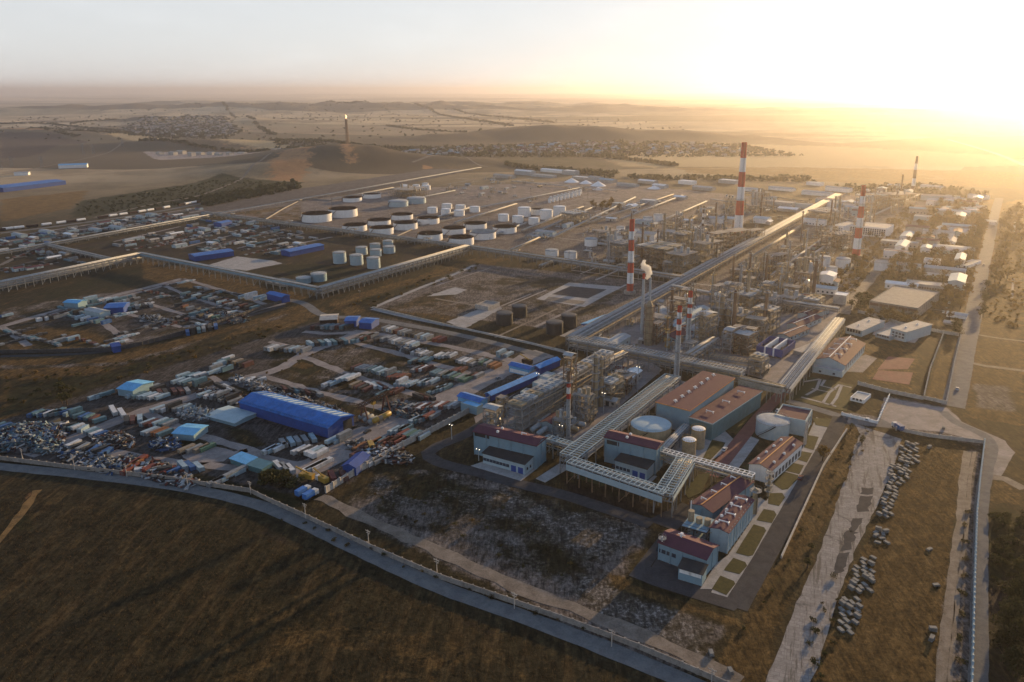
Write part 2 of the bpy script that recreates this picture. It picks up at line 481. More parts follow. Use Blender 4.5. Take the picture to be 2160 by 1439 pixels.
# --- left compounds
paint('yard', [(0, 520), (440, 452), (800, 402), (1010, 356), (900, 358), (620, 400), (420, 440), (0, 505)], .8, 6)
paint('dirt', [(0, 650), (380, 590), (420, 590), (620, 634), (430, 688), (245, 744), (0, 746)], .55, 5)
paint('yard', [(0, 690), (200, 640), (400, 600), (560, 640), (430, 688), (250, 720), (0, 720)], .5, 6)
paint('gold', [(40, 690), (180, 690), (300, 735), (150, 742), (0, 742)], .6, 8)
paint('green', [(60, 620), (300, 560), (430, 585), (380, 592), (40, 645)], .5, 10)
paint('dirt', [(430, 560), (480, 545), (600, 552), (520, 580)], .0, 4)
paint('gold', [(0, 752), (250, 748), (480, 692), (640, 642), (690, 655), (620, 690), (420, 760), (230, 832), (0, 888)], .95, 5)
paint('green', [(0, 800), (200, 786), (420, 720), (560, 690), (600, 696), (400, 765), (200, 838), (0, 880)], .5, 6)
paint('dirt', [(0, 770), (260, 762), (470, 702), (640, 650), (640, 656), (470, 710), (260, 772), (0, 782)], .55, 4)
paint('gold', [(300, 590), (640, 660), (660, 625), (300, 545)], .75, 5)
paint('gold', [(690, 640), (1000, 545), (1080, 545), (800, 640), (740, 670)], .85, 6)
paint('green', [(720, 640), (990, 562), (1010, 570), (770, 650)], .5, 5)
paint('dark', [(0, 545), (250, 500), (450, 460), (560, 470), (980, 530), (670, 600), (420, 555), (290, 530), (0, 590)], .45, 6)
paint('green', [(560, 560), (660, 556), (760, 570), (700, 595), (660, 598)], .7, 4)
# --- tank farm and works
paint('dirt', [(440, 448), (820, 400), (1240, 380), (1640, 420), (1440, 570), (1000, 520)], .85, 8)
paint('gold', [(470, 450), (640, 430), (640, 470), (560, 462)], .55, 6)
paint('dirt', [(780, 650), (1000, 556), (1440, 600), (1220, 700)], .8, 4)
paint('yard', [(960, 600), (1110, 580), (1330, 600), (1220, 695), (1050, 670)], .5, 8)
paint('gold', [(800, 655), (930, 610), (1000, 640), (960, 680)], .5, 6)
paint('dirt', [(1210, 712), (1780, 410), (2000, 430), (1760, 690), (1650, 810)], .8, 8)
paint('gold', [(1560, 560), (1760, 470), (1820, 560), (1700, 650), (1600, 620)], .5, 10)
paint('dark', [(1240, 700), (1380, 620), (1440, 640), (1380, 730), (1260, 712)], .6, 5)
paint('gold', [(1820, 560), (2060, 420), (2100, 420), (2050, 640), (2000, 690), (1780, 660)], .9, 8)
paint('gold', [(2100, 430), (2160, 420), (2160, 780), (2060, 730), (2080, 560)], .85, 8)
# --- container yard
paint('yard', [(0, 890), (260, 800), (520, 720), (700, 668), (830, 670), (1130, 745), (1180, 760), (1020, 840), (830, 960), (700, 1040), (600, 1040), (420, 1015), (0, 972)], .75, 5)
paint('dirt', [(560, 740), (760, 690), (1150, 760), (900, 870), (760, 930), (600, 800)], .45, 6)
for q in ([(560, 768), (640, 752), (700, 770), (650, 792)], [(690, 800), (740, 793), (790, 812), (740, 822)], [(760, 722), (850, 742), (890, 760), (820, 764)],
          [(840, 700), (900, 715), (960, 735), (900, 740)], [(330, 940), (420, 925), (480, 945), (430, 970)], [(480, 900), (520, 905), (560, 940), (510, 950)],
          [(420, 830), (520, 812), (560, 830), (470, 850)], [(860, 738), (960, 758), (990, 775), (900, 770)], [(700, 850), (840, 872), (820, 890), (720, 870)],
          [(560, 740), (620, 730), (640, 742), (580, 756)], [(380, 800), (470, 780), (500, 795), (420, 815)]):
    paint('green', q, .75, 3)
    cxq = sum(a for a, b in q) / 4; cyq = sum(b for a, b in q) / 4
    paint('gold', [(cxq + (a - cxq) * .5, cyq + (b - cyq) * .5) for a, b in q], .7, 3)
paint('green', [(420, 1000), (640, 1050), (620, 1085), (300, 1018), (0, 980), (0, 972)], .6, 3)
# --- wasteland in front of the works
paint('dirt', [(880, 985), (960, 990), (1360, 1112), (1372, 1130), (1322, 1200), (1330, 1240), (1560, 1310), (1510, 1439), (1340, 1395), (1000, 1225), (720, 1075), (800, 1000)], .8, 5)
paint('pale', [(890, 1020), (1080, 1040), (1230, 1080), (1330, 1110), (1290, 1170), (1200, 1190), (1110, 1110), (960, 1080)], .85, 9)
paint('pale', [(1230, 1215), (1400, 1270), (1490, 1330), (1480, 1390), (1300, 1320), (1210, 1250)], .85, 8)
paint('pale', [(790, 1000), (850, 1010), (900, 1060), (840, 1075), (760, 1040)], .65, 8)
paint('green', [(838, 1002), (900, 990), (1000, 1012), (1062, 1072), (990, 1082), (850, 1040)], .42, 6)
paint('green', [(850, 1082), (960, 1090), (1100, 1140), (1210, 1190), (1180, 1246), (1040, 1196), (870, 1120)], .45, 8)
paint('green', [(770, 1050), (840, 1075), (860, 1112), (790, 1085)], .6, 4)
paint('dark', [(1180, 1010), (1320, 1050), (1440, 1075), (1400, 1096), (1200, 1046)], .7, 4)
paint('gold', [(1270, 1200), (1330, 1220), (1560, 1300), (1600, 1330), (1540, 1320), (1300, 1240)], .8, 3)
paint('green', [(1330, 1215), (1545, 1290), (1540, 1300), (1330, 1232)], .8, 2)
# --- right-hand strips
paint('gold', [(1790, 890), (1856, 902), (1830, 962), (1690, 1180), (1620, 1439), (1500, 1439), (1560, 1295), (1650, 1160)], .95, 4)
paint('green', [(1640, 1160), (1700, 1180), (1660, 1300), (1600, 1400), (1550, 1340)], .4, 8)
paint('gold', [(1890, 905), (2010, 930), (2060, 950), (2025, 1000), (1985, 1439), (1720, 1439), (1770, 1290), (1900, 980)], 1.0, 4)
paint('green', [(2080, 1060), (2160, 1060), (2160, 1439), (2080, 1439)], .85, 6)
paint('gold', [(2090, 1010), (2160, 1020), (2160, 1070), (2085, 1062)], .8, 4)
paint('dark', [(2085, 1250), (2160, 1200), (2160, 1439), (2085, 1439)], .8, 6)  # shadowed corner by the trees painted into the ground colour
paint('gold', [(1950, 842), (2000, 700), (2026, 700), (1992, 842)], .9, 2)
paint('gold', [(1700, 745), (1840, 720), (1950, 740), (1930, 830), (1830, 800)], .6, 4)
paint('gold', [(2040, 720), (2160, 720), (2160, 900), (2040, 880), (2030, 800)], .9, 5)
paint('dirt', [(2050, 810), (2130, 815), (2150, 870), (2060, 860)], .8, 5)
paint('dirt', [(1870, 835), (2000, 860), (2025, 890), (2120, 930), (2070, 942), (1900, 907), (1770, 892), (1790, 870), (1860, 880)], .95, 2)
paint('dirt', [(2036, 950), (2075, 936), (2060, 1090), (2049, 1439), (1976, 1439), (2000, 1222), (2020, 1100)], .8, 3)
# --- near field
paint('gold', [(560, 1180), (800, 1260), (1100, 1400), (1200, 1445), (500, 1445), (420, 1300)], .5, 30)
paint('green', [(0, 1060), (60, 1070), (70, 1120), (0, 1110)], .8, 4)
paint('orange', [(60, 1035), (78, 1040), (10, 1140), (0, 1140), (0, 1110)], .55, 2)
paint('green', [(60, 1060), (400, 1090), (700, 1200), (600, 1250), (200, 1180)], .35, 30)
paint('dark', [(420, 1080), (560, 1110), (1200, 1400), (1160, 1400), (540, 1130)], .5, 4)
gm = bpy.data.meshes.new('ground')
nv = na * nr
i0 = np.arange(nr - 1)[:, None] * na + np.arange(na)[None, :]
i1 = np.arange(nr - 1)[:, None] * na + (np.arange(na)[None, :] + 1) % na
q = np.stack([i0, i1, i1 + na, i0 + na], -1).reshape(-1, 4)[:, ::-1]
gm.vertices.add(nv)
gm.vertices.foreach_set('co', np.stack([gx, gy, gz + micro * 0 - .02], -1).astype(np.float32).ravel())
gm.loops.add(len(q) * 4); gm.loops.foreach_set('vertex_index', q.astype(np.int32).ravel())
gm.polygons.add(len(q)); gm.polygons.foreach_set('loop_start', np.arange(0, len(q) * 4, 4, dtype=np.int32))
gm.polygons.foreach_set('loop_total', np.full(len(q), 4, dtype=np.int32))
gm.polygons.foreach_set('use_smooth', np.ones(len(q), bool))
gm.update(calc_edges=True)
for nm, lo in (('cover_a', 0), ('cover_b', 4)):
    at = gm.attributes.new(nm, 'FLOAT_COLOR', 'POINT')
    at.data.foreach_set('color', masks[lo:lo + 4].T.astype(np.float32).ravel())
ground = bpy.data.objects.new('ground', gm); col.objects.link(ground); struct(ground)

GROUND_LO, GROUND_HI = .09, .66
m = bpy.data.materials.new('ground_cover'); nt, b = nodes_of(m)
geo = N(nt, 'ShaderNodeNewGeometry'); pos = geo.outputs['Position']
ln = N(nt, 'ShaderNodeVectorMath', operation='LENGTH'); nt.links.new(pos, ln.inputs[0]); dist_ = ln.outputs['Value']
mp = N(nt, 'ShaderNodeMapping'); mp.inputs['Rotation'].default_value = (0, 0, -ROT); nt.links.new(pos, mp.inputs[0]); gp = mp.outputs[0]
mp2 = N(nt, 'ShaderNodeMapping'); mp2.inputs['Scale'].default_value = (1, .12, 1); nt.links.new(gp, mp2.inputs[0]); sp_ = mp2.outputs[0]
mp3 = N(nt, 'ShaderNodeMapping'); mp3.inputs['Rotation'].default_value = (0, 0, R(-38)); mp3.inputs['Scale'].default_value = (1, .16, 1); nt.links.new(pos, mp3.inputs[0]); fp_ = mp3.outputs[0]
nA = noise_(nt, pos, .012, 6, .6); nB = noise_(nt, pos, .09, 6, .65, .6); nC = noise_(nt, pos, .7, 5, .7); nD = noise_(nt, fp_, .16, 5, .65); nE = noise_(nt, sp_, .25, 4, .6)
tuft = ramp(nt, nC, 0, 1, .38, .62)
def tone(lo, hi, f): return mix(nt, f, lo, hi)
fine = math_(nt, 'ADD', math_(nt, 'MULTIPLY', nB, .5), math_(nt, 'MULTIPLY', nC, .5))
ff = ramp(nt, fine, 0, 1, .36, .64)
base = tone((.030, .027, .014), (.105, .082, .042), ff)
base = mix(nt, ramp(nt, nA, 0, .7, .42, .62), base, tone((.032, .030, .014), (.085, .066, .028), tuft))
base = mix(nt, ramp(nt, nD, 0, .6, .5, .62), base, (.19, .12, .05))
base = mix(nt, ramp(nt, noise_(nt, fp_, .45, 5, .7), 0, .7, .5, .62), base, (.022, .02, .009))
# far fields: patchwork of beige, brown and grey-green strips
vo = N(nt, 'ShaderNodeTexVoronoi'); vo.inputs['Scale'].default_value = .0011
mpv = N(nt, 'ShaderNodeMapping'); mpv.inputs['Scale'].default_value = (.55, 1.5, 1); mpv.inputs['Rotation'].default_value = (0, 0, R(12)); nt.links.new(pos, mpv.inputs[0]); nt.links.new(mpv.outputs[0], vo.inputs['Vector'])
cell = N(nt, 'ShaderNodeSeparateColor'); nt.links.new(vo.outputs['Color'], cell.inputs[0])
fieldc = mix(nt, ramp(nt, cell.outputs[0], 0, 1, .25, .75), (.085, .066, .045), (.40, .31, .20))
fieldc = mix(nt, ramp(nt, cell.outputs[1], 0, .55, .5, .9), fieldc, (.085, .085, .05))
fieldc = mix(nt, ramp(nt, noise_(nt, pos, .004, 6, .65), 0, .7, .4, .66), fieldc, (.10, .078, .05))
base = mix(nt, ramp(nt, dist_, 0, 1, 1000, 1900), base, fieldc)
at_a = N(nt, 'ShaderNodeVertexColor', layer_name='cover_a'); at_b = N(nt, 'ShaderNodeVertexColor', layer_name='cover_b')
sa = N(nt, 'ShaderNodeSeparateColor'); nt.links.new(at_a.outputs[0], sa.inputs[0])
sb = N(nt, 'ShaderNodeSeparateColor'); nt.links.new(at_b.outputs[0], sb.inputs[0])
rag = math_(nt, 'SUBTRACT', math_(nt, 'ADD', math_(nt, 'ADD', math_(nt, 'MULTIPLY', nB, .5), math_(nt, 'MULTIPLY', nC, .3)), math_(nt, 'MULTIPLY', noise_(nt, pos, .022, 5, .65, 1.0), .7)), .75)
def layer(c, mask, colour, amp=1.5, lo=.32, hi=.6):
    f = ramp(nt, math_(nt, 'ADD', mask, math_(nt, 'MULTIPLY', math_(nt, 'MULTIPLY', rag, amp), ramp(nt, mask, 0, 1, 0, .3))), 0, 1, lo, hi)
    return mix(nt, f, c, colour)
c = base
c = layer(c, sb.outputs[2], tone((.27, .20, .11), (.40, .30, .17), nB))                  # field, also the painted sunlit slopes
c = layer(c, sa.outputs[1], mix(nt, ramp(nt, nE, 0, .5, .45, .65), tone((.085, .050, .018), (.255, .150, .052), ff), (.30, .19, .075)))   # gold grass
c = layer(c, sa.outputs[2], tone((.016, .019, .008), (.062, .060, .022), ff))              # weeds
c = layer(c, at_a.outputs['Alpha'], tone((.032, .024, .021), (.070, .050, .042), ff))              # dark soil, also the painted shadow of the lower right corner
c = layer(c, sb.outputs[1], tone((.24, .115, .05), (.44, .25, .125), nB))                  # orange soil, also the painted sunlit slopes
c = layer(c, at_b.outputs['Alpha'], mix(nt, ramp(nt, nE, 0, .4, .5, .7), tone((.07, .06, .055), (.17, .15, .145), ff), (.22, .2, .19)))   # yard
c = layer(c, sa.outputs[0], mix(nt, ramp(nt, nE, 0, .35, .5, .7), tone((.13, .108, .098), (.38, .325, .30), ff), (.27, .235, .21)))   # dirt
cp_ = tone((.15, .13, .115), (.60, .55, .52), ramp(nt, nC, 0, 1, .44, .7))
cp_ = mix(nt, ramp(nt, nB, 0, .8, .48, .6), cp_, (.07, .06, .04))
c = layer(c, sb.outputs[0], cp_)                                                           # rubble
c = mix(nt, math_(nt, 'MULTIPLY', ramp(nt, noise_(nt, pos, 2.2, 3, .7), 0, 1, .45, .75), .35), c, (.02, .017, .012))
mps = N(nt, 'ShaderNodeMapping'); mps.inputs['Rotation'].default_value = (0, 0, R(-52)); mps.inputs['Scale'].default_value = (1, .22, 1); nt.links.new(pos, mps.inputs[0])
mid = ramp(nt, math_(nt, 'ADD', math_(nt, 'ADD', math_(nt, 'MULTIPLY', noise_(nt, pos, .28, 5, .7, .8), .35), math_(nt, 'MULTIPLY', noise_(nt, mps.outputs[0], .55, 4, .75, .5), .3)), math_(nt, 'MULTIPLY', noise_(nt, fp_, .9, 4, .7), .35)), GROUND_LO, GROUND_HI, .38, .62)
far_ = ramp(nt, dist_, 0, 1, 420, 2400)  # ground colour lightened with distance, haze put into the colour
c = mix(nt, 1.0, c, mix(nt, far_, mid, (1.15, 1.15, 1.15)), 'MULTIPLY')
nt.links.new(c, b.inputs['Base Color']); b.inputs['Roughness'].default_value = .95; b.inputs['Specular IOR Level'].default_value = .1
bp = N(nt, 'ShaderNodeBump'); bp.inputs['Strength'].default_value = .5; bp.inputs['Distance'].default_value = .6
nt.links.new(nC, bp.inputs['Height']); nt.links.new(bp.outputs[0], b.inputs['Normal'])
gm.materials.append(m)

# ------------------------------------------------------------------ roads, tracks and paved sheets
def road_mat(name, lo, hi, sc_=.25, worn=None, spec=.2, rough=.9):
    m = bpy.data.materials.new(name); nt, b = nodes_of(m)
    geo = N(nt, 'ShaderNodeNewGeometry'); pos = geo.outputs['Position']
    f = math_(nt, 'ADD', math_(nt, 'MULTIPLY', noise_(nt, pos, sc_, 6, .65, .5), .6), math_(nt, 'MULTIPLY', noise_(nt, pos, sc_ * 6, 4, .7), .4))
    c = mix(nt, ramp(nt, f, 0, 1, .34, .66), lo, hi)
    if worn: c = mix(nt, ramp(nt, noise_(nt, pos, sc_ * .35, 6, .7, 1.0), 0, worn[3], .5, .68), c, worn[:3])
    nt.links.new(c, b.inputs['Base Color']); b.inputs['Roughness'].default_value = rough; b.inputs['Specular IOR Level'].default_value = spec
    return m
M_asph = road_mat('asphalt', (.032, .033, .038), (.06, .06, .066), worn=(.07, .07, .07, .5), spec=.08, rough=.95)
M_asphw = road_mat('worn_asphalt', (.095, .098, .105), (.16, .16, .16), worn=(.17, .165, .16, .5), spec=.12, rough=.95)
M_track = road_mat('dirt_track', (.10, .083, .07), (.21, .18, .155), worn=(.12, .10, .075, .5))
M_pave = road_mat('concrete_paving', (.22, .215, .215), (.34, .33, .325), worn=(.2, .185, .175, .6))
M_redp = road_mat('red_paving', (.13, .05, .048), (.20, .08, .072), worn=(.12, .07, .06, .4))
M_lawn = road_mat('lawn', (.012, .017, .005), (.045, .045, .012), .6, worn=(.07, .06, .02, .4))
def runway_mat():
    m = bpy.data.materials.new('broken_concrete'); nt, b = nodes_of(m)
    geo = N(nt, 'ShaderNodeNewGeometry'); pos = geo.outputs['Position']
    mp = N(nt, 'ShaderNodeMapping'); mp.inputs['Rotation'].default_value = (0, 0, R(19)); nt.links.new(pos, mp.inputs[0])
    ms = N(nt, 'ShaderNodeMapping'); ms.inputs['Scale'].default_value = (1, .07, 1); nt.links.new(mp.outputs[0], ms.inputs[0])
    br = N(nt, 'ShaderNodeTexBrick'); br.inputs['Scale'].default_value = .16; br.inputs['Mortar Size'].default_value = .012; br.inputs['Color1'].default_value = (.19, .18, .178, 1); br.inputs['Color2'].default_value = (.26, .245, .24, 1); br.inputs['Mortar'].default_value = (.14, .13, .125, 1)
    nt.links.new(mp.outputs[0], br.inputs['Vector'])
    c = mix(nt, ramp(nt, noise_(nt, pos, .5, 6, .7, .6), 0, .7, .42, .66), br.outputs[0], (.13, .12, .115))
    c = mix(nt, ramp(nt, noise_(nt, ms.outputs[0], .55, 5, .7), 0, .85, .52, .62), c, (.075, .07, .065))
    c = mix(nt, ramp(nt, noise_(nt, pos, .05, 6, .7, 1.2), 0, .8, .58, .66), c, (.05, .05, .055))
    nt.links.new(c, b.inputs['Base Color']); b.inputs['Roughness'].default_value = .9; b.inputs['Specular IOR Level'].default_value = .2
    return m
M_runway = runway_mat()
M_gold = road_mat('dry_grass_path', (.09, .055, .02), (.22, .13, .05), worn=(.1, .08, .05, .4))
M_hard = road_mat('yard_surface', (.15, .135, .135), (.26, .235, .232), .12, worn=(.12, .105, .1, .6))
rnd = random.Random(7)
def spline(pts, step=5.0):
    out = []
    n = len(pts)
    for i in range(n - 1):
        p0, p1, p2, p3 = pts[max(i - 1, 0)], pts[i], pts[i + 1], pts[min(i + 2, n - 1)]
        k = max(1, int((p2 - p1).length / step))
        for j in range(k):
            t = j / k
            out.append(.5 * ((2 * p1) + (p2 - p0) * t + (2 * p0 - 5 * p1 + 4 * p2 - p3) * t * t + (3 * p1 - p0 - 3 * p2 + p3) * t ** 3))
    out.append(pts[-1])
    return out
def strip(name, px, w, z, material, jit=.25, smooth=True, far=False, step=5.0):
    pts = [G(a, b_) for a, b_ in px]
    pts = spline(pts, step) if smooth else pts
    vs, fs = [], []
    for i, p in enumerate(pts):
        d = (pts[min(i + 1, len(pts) - 1)] - pts[max(i - 1, 0)]); d.z = 0; d.normalize()
        nrm = Vector((-d.y, d.x, 0))
        wl = w / 2 + rnd.uniform(-jit, jit) * min(1, w / 4); wr = w / 2 + rnd.uniform(-jit, jit) * min(1, w / 4)
        for q in (p + nrm * wl, p - nrm * wr):
            vs.append((q.x, q.y, z + (tz(q.x, q.y) + .4 if far else 0)))
    fs = [(2 * i, 2 * i + 1, 2 * i + 3, 2 * i + 2) for i in range(len(pts) - 1)]
    me = bpy.data.meshes.new(name); me.from_pydata(vs, [], fs); me.materials.append(material); me.update()
    if me.polygons[0].normal.z < 0: me.flip_normals()
    o = bpy.data.objects.new(name, me); col.objects.link(o)
    return struct(o)
def sheet(name, poly, z, material, jit=0.0, px=True, step=4.0, world_pts=False):
    P = [G(a, b_) for a, b_ in poly] if px else [Vector((a, b_, 0)) for a, b_ in poly]
    if jit:
        Q = []
        for i in range(len(P)):
            a, b_ = P[i], P[(i + 1) % len(P)]
            k = max(1, int((b_ - a).length / step))
            for j in range(k):
                q = a.lerp(b_, j / k); Q.append(q + Vector((rnd.uniform(-jit, jit), rnd.uniform(-jit, jit), 0)))
        P = Q
    bm = bmesh.new()
    f = bm.faces.new([bm.verts.new((p.x, p.y, z)) for p in P]); bm.normal_update()
    if f.normal.z < 0: f.normal_flip()
    bmesh.ops.triangulate(bm, faces=bm.faces)
    me = bpy.data.meshes.new(name); bm.to_mesh(me); bm.free(); me.materials.append(material)
    o = bpy.data.objects.new(name, me); col.objects.link(o)
    return struct(o)
def pad(name, poly, z, material, px=True):
    """a raised slab with its own edge"""
    P = [G(a, b_) for a, b_ in poly] if px else [Vector((a, b_, 0)) for a, b_ in poly]
    o = MB().prism([(p.x, p.y) for p in P], -.05, z).build(name, material)
    return struct(o)

strip('perimeter_road', [(-80, 975), (0, 984), (110, 995), (222, 1007), (389, 1029), (500, 1053), (560, 1070), (650, 1108), (745, 1155), (930, 1239), (1115, 1305), (1300, 1377), (1440, 1435), (1560, 1490)], 6.4, .06, M_asphw, .2)
strip('dirt_track', [(676, 1047), (745, 1082), (838, 1124), (930, 1165), (1023, 1207), (1116, 1249), (1208, 1281), (1301, 1320), (1440, 1378), (1560, 1440)], 5.5, .04, M_track, .8)
# asphalt loop of the new works
strip('works_road', [(1150, 792), (1040, 878), (985, 915), (925, 940), (903, 955), (925, 975), (1011, 998), (1095, 1021), (1178, 1041), (1261, 1067), (1375, 1106)], 7.0, .04, M_asph, .1)
sheet('works_apron', [(1366, 1098), (1440, 1060), (1470, 1075), (1428, 1118), (1392, 1130), (1326, 1214), (1380, 1236), (1548, 1289), (1575, 1268), (1560, 1262), (1500, 1242), (1372, 1196), (1424, 1120)], .05, M_asph)
sheet('works_apron', [(1424, 1118), (1372, 1200), (1330, 1216), (1548, 1288), (1580, 1250), (1500, 1246)], .045, M_asph)
strip('works_road', [(1552, 1282), (1606, 1188), (1661, 1090), (1717, 990), (1750, 930), (1773, 880)], 7.5, .055, M_asph, .1)
sheet('broken_runway', [(1800, 893), (1902, 926), (1886, 981), (1850, 1069), (1806, 1158), (1774, 1246), (1749, 1323), (1713, 1439), (1690, 1520), (1590, 1520), (1617, 1439), (1673, 1287), (1721, 1182), (1790, 993), (1812, 912)], .03, M_runway, .45)
for q_ in ([(1818, 1028), (1846, 1030), (1842, 1042), (1816, 1044)], [(1812, 1046), (1840, 1046), (1830, 1078), (1808, 1080)], [(1800, 1092), (1822, 1092), (1806, 1120), (1788, 1122)], [(1786, 1120), (1808, 1122), (1792, 1158), (1774, 1162)], [(1768, 1166), (1792, 1166), (1778, 1206), (1756, 1212)]):
    sheet('tarmac_patch', q_, .045, M_asph, .7, step=2.0)
strip('dirt_track', [(2040, 952), (2032, 1010), (2026, 1100), (2008, 1222), (1990, 1383), (1980, 1500)], 3.2, .03, M_track, .4)
strip('dirt_track', [(2056, 952), (2046, 1010), (2040, 1100), (2024, 1222), (2008, 1383), (1996, 1500)], 1.4, .03, M_track, .3)
strip('outer_road', [(1988, 868), (2020, 893), (2070, 915), (2092, 940), (2080, 1000), (2071, 1061), (2067, 1222), (2064, 1439), (2060, 1560)], 5.2, .05, M_asphw, .2)
strip('boulevard', [(2108, 418), (2098, 452), (2086, 510), (2072, 568), (2062, 620), (2050, 680), (2036, 740), (2024, 800), (2010, 858)], 11.5, .05, M_asphw, .2)
sheet('junction', [(1866, 838), (2000, 862), (2030, 890), (2120, 930), (2140, 955), (2110, 1008), (2086, 1004), (2075, 934), (1990, 912), (1902, 904), (1852, 884)], .035, M_hard, .4)
sheet('forecourt', [(1772, 872), (1860, 884), (1902, 906), (1790, 893)], .04, M_asphw)
strip('side_track', [(2046, 765), (2080, 772), (2160, 782), (2240, 792)], 4, .03, M_track, .5)
strip('side_track', [(2056, 705), (2110, 714), (2200, 724)], 3, .03, M_track, .5)
strip('side_track', [(2160, 1032), (2120, 1010), (2078, 1004)], 5, .04, M_track, .5)
strip('avenue', [(1778, 662), (1800, 630), (1830, 596), (1870, 540), (1900, 502), (1925, 474), (1960, 440), (1995, 405)], 9, .04, M_track, .4)
strip('field_track', [(80, 1034), (60, 1062), (24, 1110), (-30, 1170)], 3.0, .03, M_gold, .8)
r9 = random.Random(99)
for poly_, n9 in (([(1240, 560), (1440, 585), (1760, 420), (1560, 400), (1240, 440), (1080, 510)], 34), ([(1500, 600), (1760, 470), (1840, 520), (1720, 650)], 24), ([(860, 410), (1060, 372), (1300, 400), (1180, 440), (1000, 430)], 22), ([(1860, 600), (1930, 480), (2060, 430), (2060, 600), (2020, 690), (1960, 640)], 14), ([(960, 600), (1110, 575), (1330, 600), (1240, 690), (1050, 670)], 8)):
    P9 = [G(*q_) for q_ in poly_]; x9, y9 = [p_.x for p_ in P9], [p_.y for p_ in P9]
    for _ in range(n9):
        c9 = Vector((r9.uniform(min(x9), max(x9)), r9.uniform(min(y9), max(y9)), 0)); d9 = (U if r9.random() < .6 else V) * r9.uniform(15, 55)
        strip('service_path', [proj(c9 - d9), proj(c9 + d9)], r9.uniform(1.5, 3.5), .03 + .001 * (_ % 9), r9.choice([M_pave, M_track, M_hard]), .2, False)
# container yard
strip('yard_road', [(60, 962), (139, 930), (222, 897), (305, 866), (417, 833), (472, 811), (583, 780), (641, 748), (728, 713), (762, 697)], 8.5, .03, M_hard, .7)
for px, w in (([(755, 700), (867, 716), (971, 736), (1058, 756), (1110, 768)], 6.5), ([(722, 717), (832, 744), (919, 768), (1000, 792), (1040, 806)], 6),
              ([(636, 752), (700, 776), (745, 793), (832, 818), (912, 842), (960, 850)], 5.5), ([(540, 790), (600, 806), (658, 824), (762, 849), (830, 868), (876, 876)], 5.5),
              ([(305, 868), (389, 910), (460, 930), (522, 950), (560, 966), (640, 985)], 6), ([(139, 930), (200, 948), (250, 958), (333, 972), (417, 980), (520, 988)], 6),
              ([(417, 980), (470, 962), (522, 950)], 5), ([(470, 812), (440, 792), (410, 786)], 4.5), ([(640, 700), (700, 704), (760, 700)], 5), ([(570, 720), (610, 732), (640, 746)], 5)):
    strip('yard_track', px, w, .024, M_hard, .9)
strip('yard_road', [(1150, 745), (1103, 762), (1023, 800), (936, 845), (849, 884), (780, 918), (693, 968), (640, 990), (590, 1010)], 17, .034, M_hard, 1.0)
sheet('yard_apron', [(690, 930), (760, 900), (800, 905), (760, 940), (700, 965)], .028, M_hard, .8)
sheet('yard_apron', [(380, 950), (440, 935), (500, 955), (470, 975), (400, 978)], .028, M_hard, .8)
# left compound
for px, w in (([(0, 690), (90, 664), (200, 634), (330, 602), (385, 588)], 7), ([(100, 664), (190, 640), (300, 615), (385, 592)], 4), ([(385, 588), (440, 604), (520, 628), (560, 642)], 5), ([(345, 602), (400, 625), (480, 650), (530, 662)], 4),
              ([(310, 640), (370, 658), (450, 680)], 4.5), ([(240, 655), (320, 675), (385, 690)], 4), ([(385, 690), (460, 678), (540, 655), (600, 640)], 6), ([(0, 690), (20, 700), (60, 730)], 5), ([(190, 650), (230, 690), (275, 722)], 5)):
    strip('compound_track', px, w, .03, M_hard, .6)
strip('access_road', [(590, 630), (640, 640), (670, 660), (700, 668), (770, 672), (860, 686), (960, 705), (1060, 728), (1150, 752)], 7, .05, M_asphw, .2)
strip('access_road', [(785, 652), (870, 672), (1000, 698), (1110, 722), (1200, 745)], 4, .045, M_pave, .2)
strip('access_road', [(0, 752), (230, 740), (440, 690), (600, 645)], 4.5, .05, M_asph, .3)
strip('plot_road', [(785, 650), (880, 610), (960, 578), (1000, 560)], 4, .05, M_pave, .2)
sheet('ash_pond', [(1131, 631), (1200, 596), (1311, 605), (1233, 648)], .05, M_pave)
sheet('ash_pond', [(1164, 621), (1203, 604), (1280, 611), (1240, 630)], .09, M_asph)
sheet('ash_pond', [(1148, 634), (1158, 626), (1236, 636), (1228, 643)], .10, M_track)
sheet('pale_yard', [(430, 562), (500, 541), (575, 550), (596, 556), (520, 571)], .05, M_pave, .6)
sheet('concrete_pad', [(940, 680), (1040, 640), (1060, 650), (980, 694)], .04, M_pave, .8)
sheet('concrete_pad', [(900, 625), (960, 606), (985, 612), (960, 622)], .04, M_pave, 1.0)
sheet('concrete_pad', [(1180, 709), (1255, 672), (1275, 682), (1212, 714)], .04, M_pave)
# far roads and cuttings
strip('far_road', [(0, 560), (90, 516)], 5, .05, M_track, .5)
strip('railway', [(0, 492), (130, 476), (300, 452), (420, 430), (480, 418)], 9, .05, M_asphw, .3)
strip('far_track', [(200, 460), (330, 430), (430, 410), (560, 360), (650, 330)], 5, .25, M_track, .4, far=True)
strip('far_track', [(0, 370), (180, 335), (290, 308)], 5, .25, M_track, .4, far=True)
strip('far_road', [(870, 352), (1010, 330), (1060, 322)], 7, .3, M_track, .4, far=True)
strip('far_road', [(940, 330), (1010, 350), (1030, 352)], 5, .3, M_track, .4, far=True)
strip('far_road', [(1080, 382), (1230, 392), (1300, 398)], 6, .12, M_track, .4)
strip('far_road', [(2000, 295), (2060, 312), (2110, 328), (2160, 350)], 14, .3, M_pave, .4, far=True)

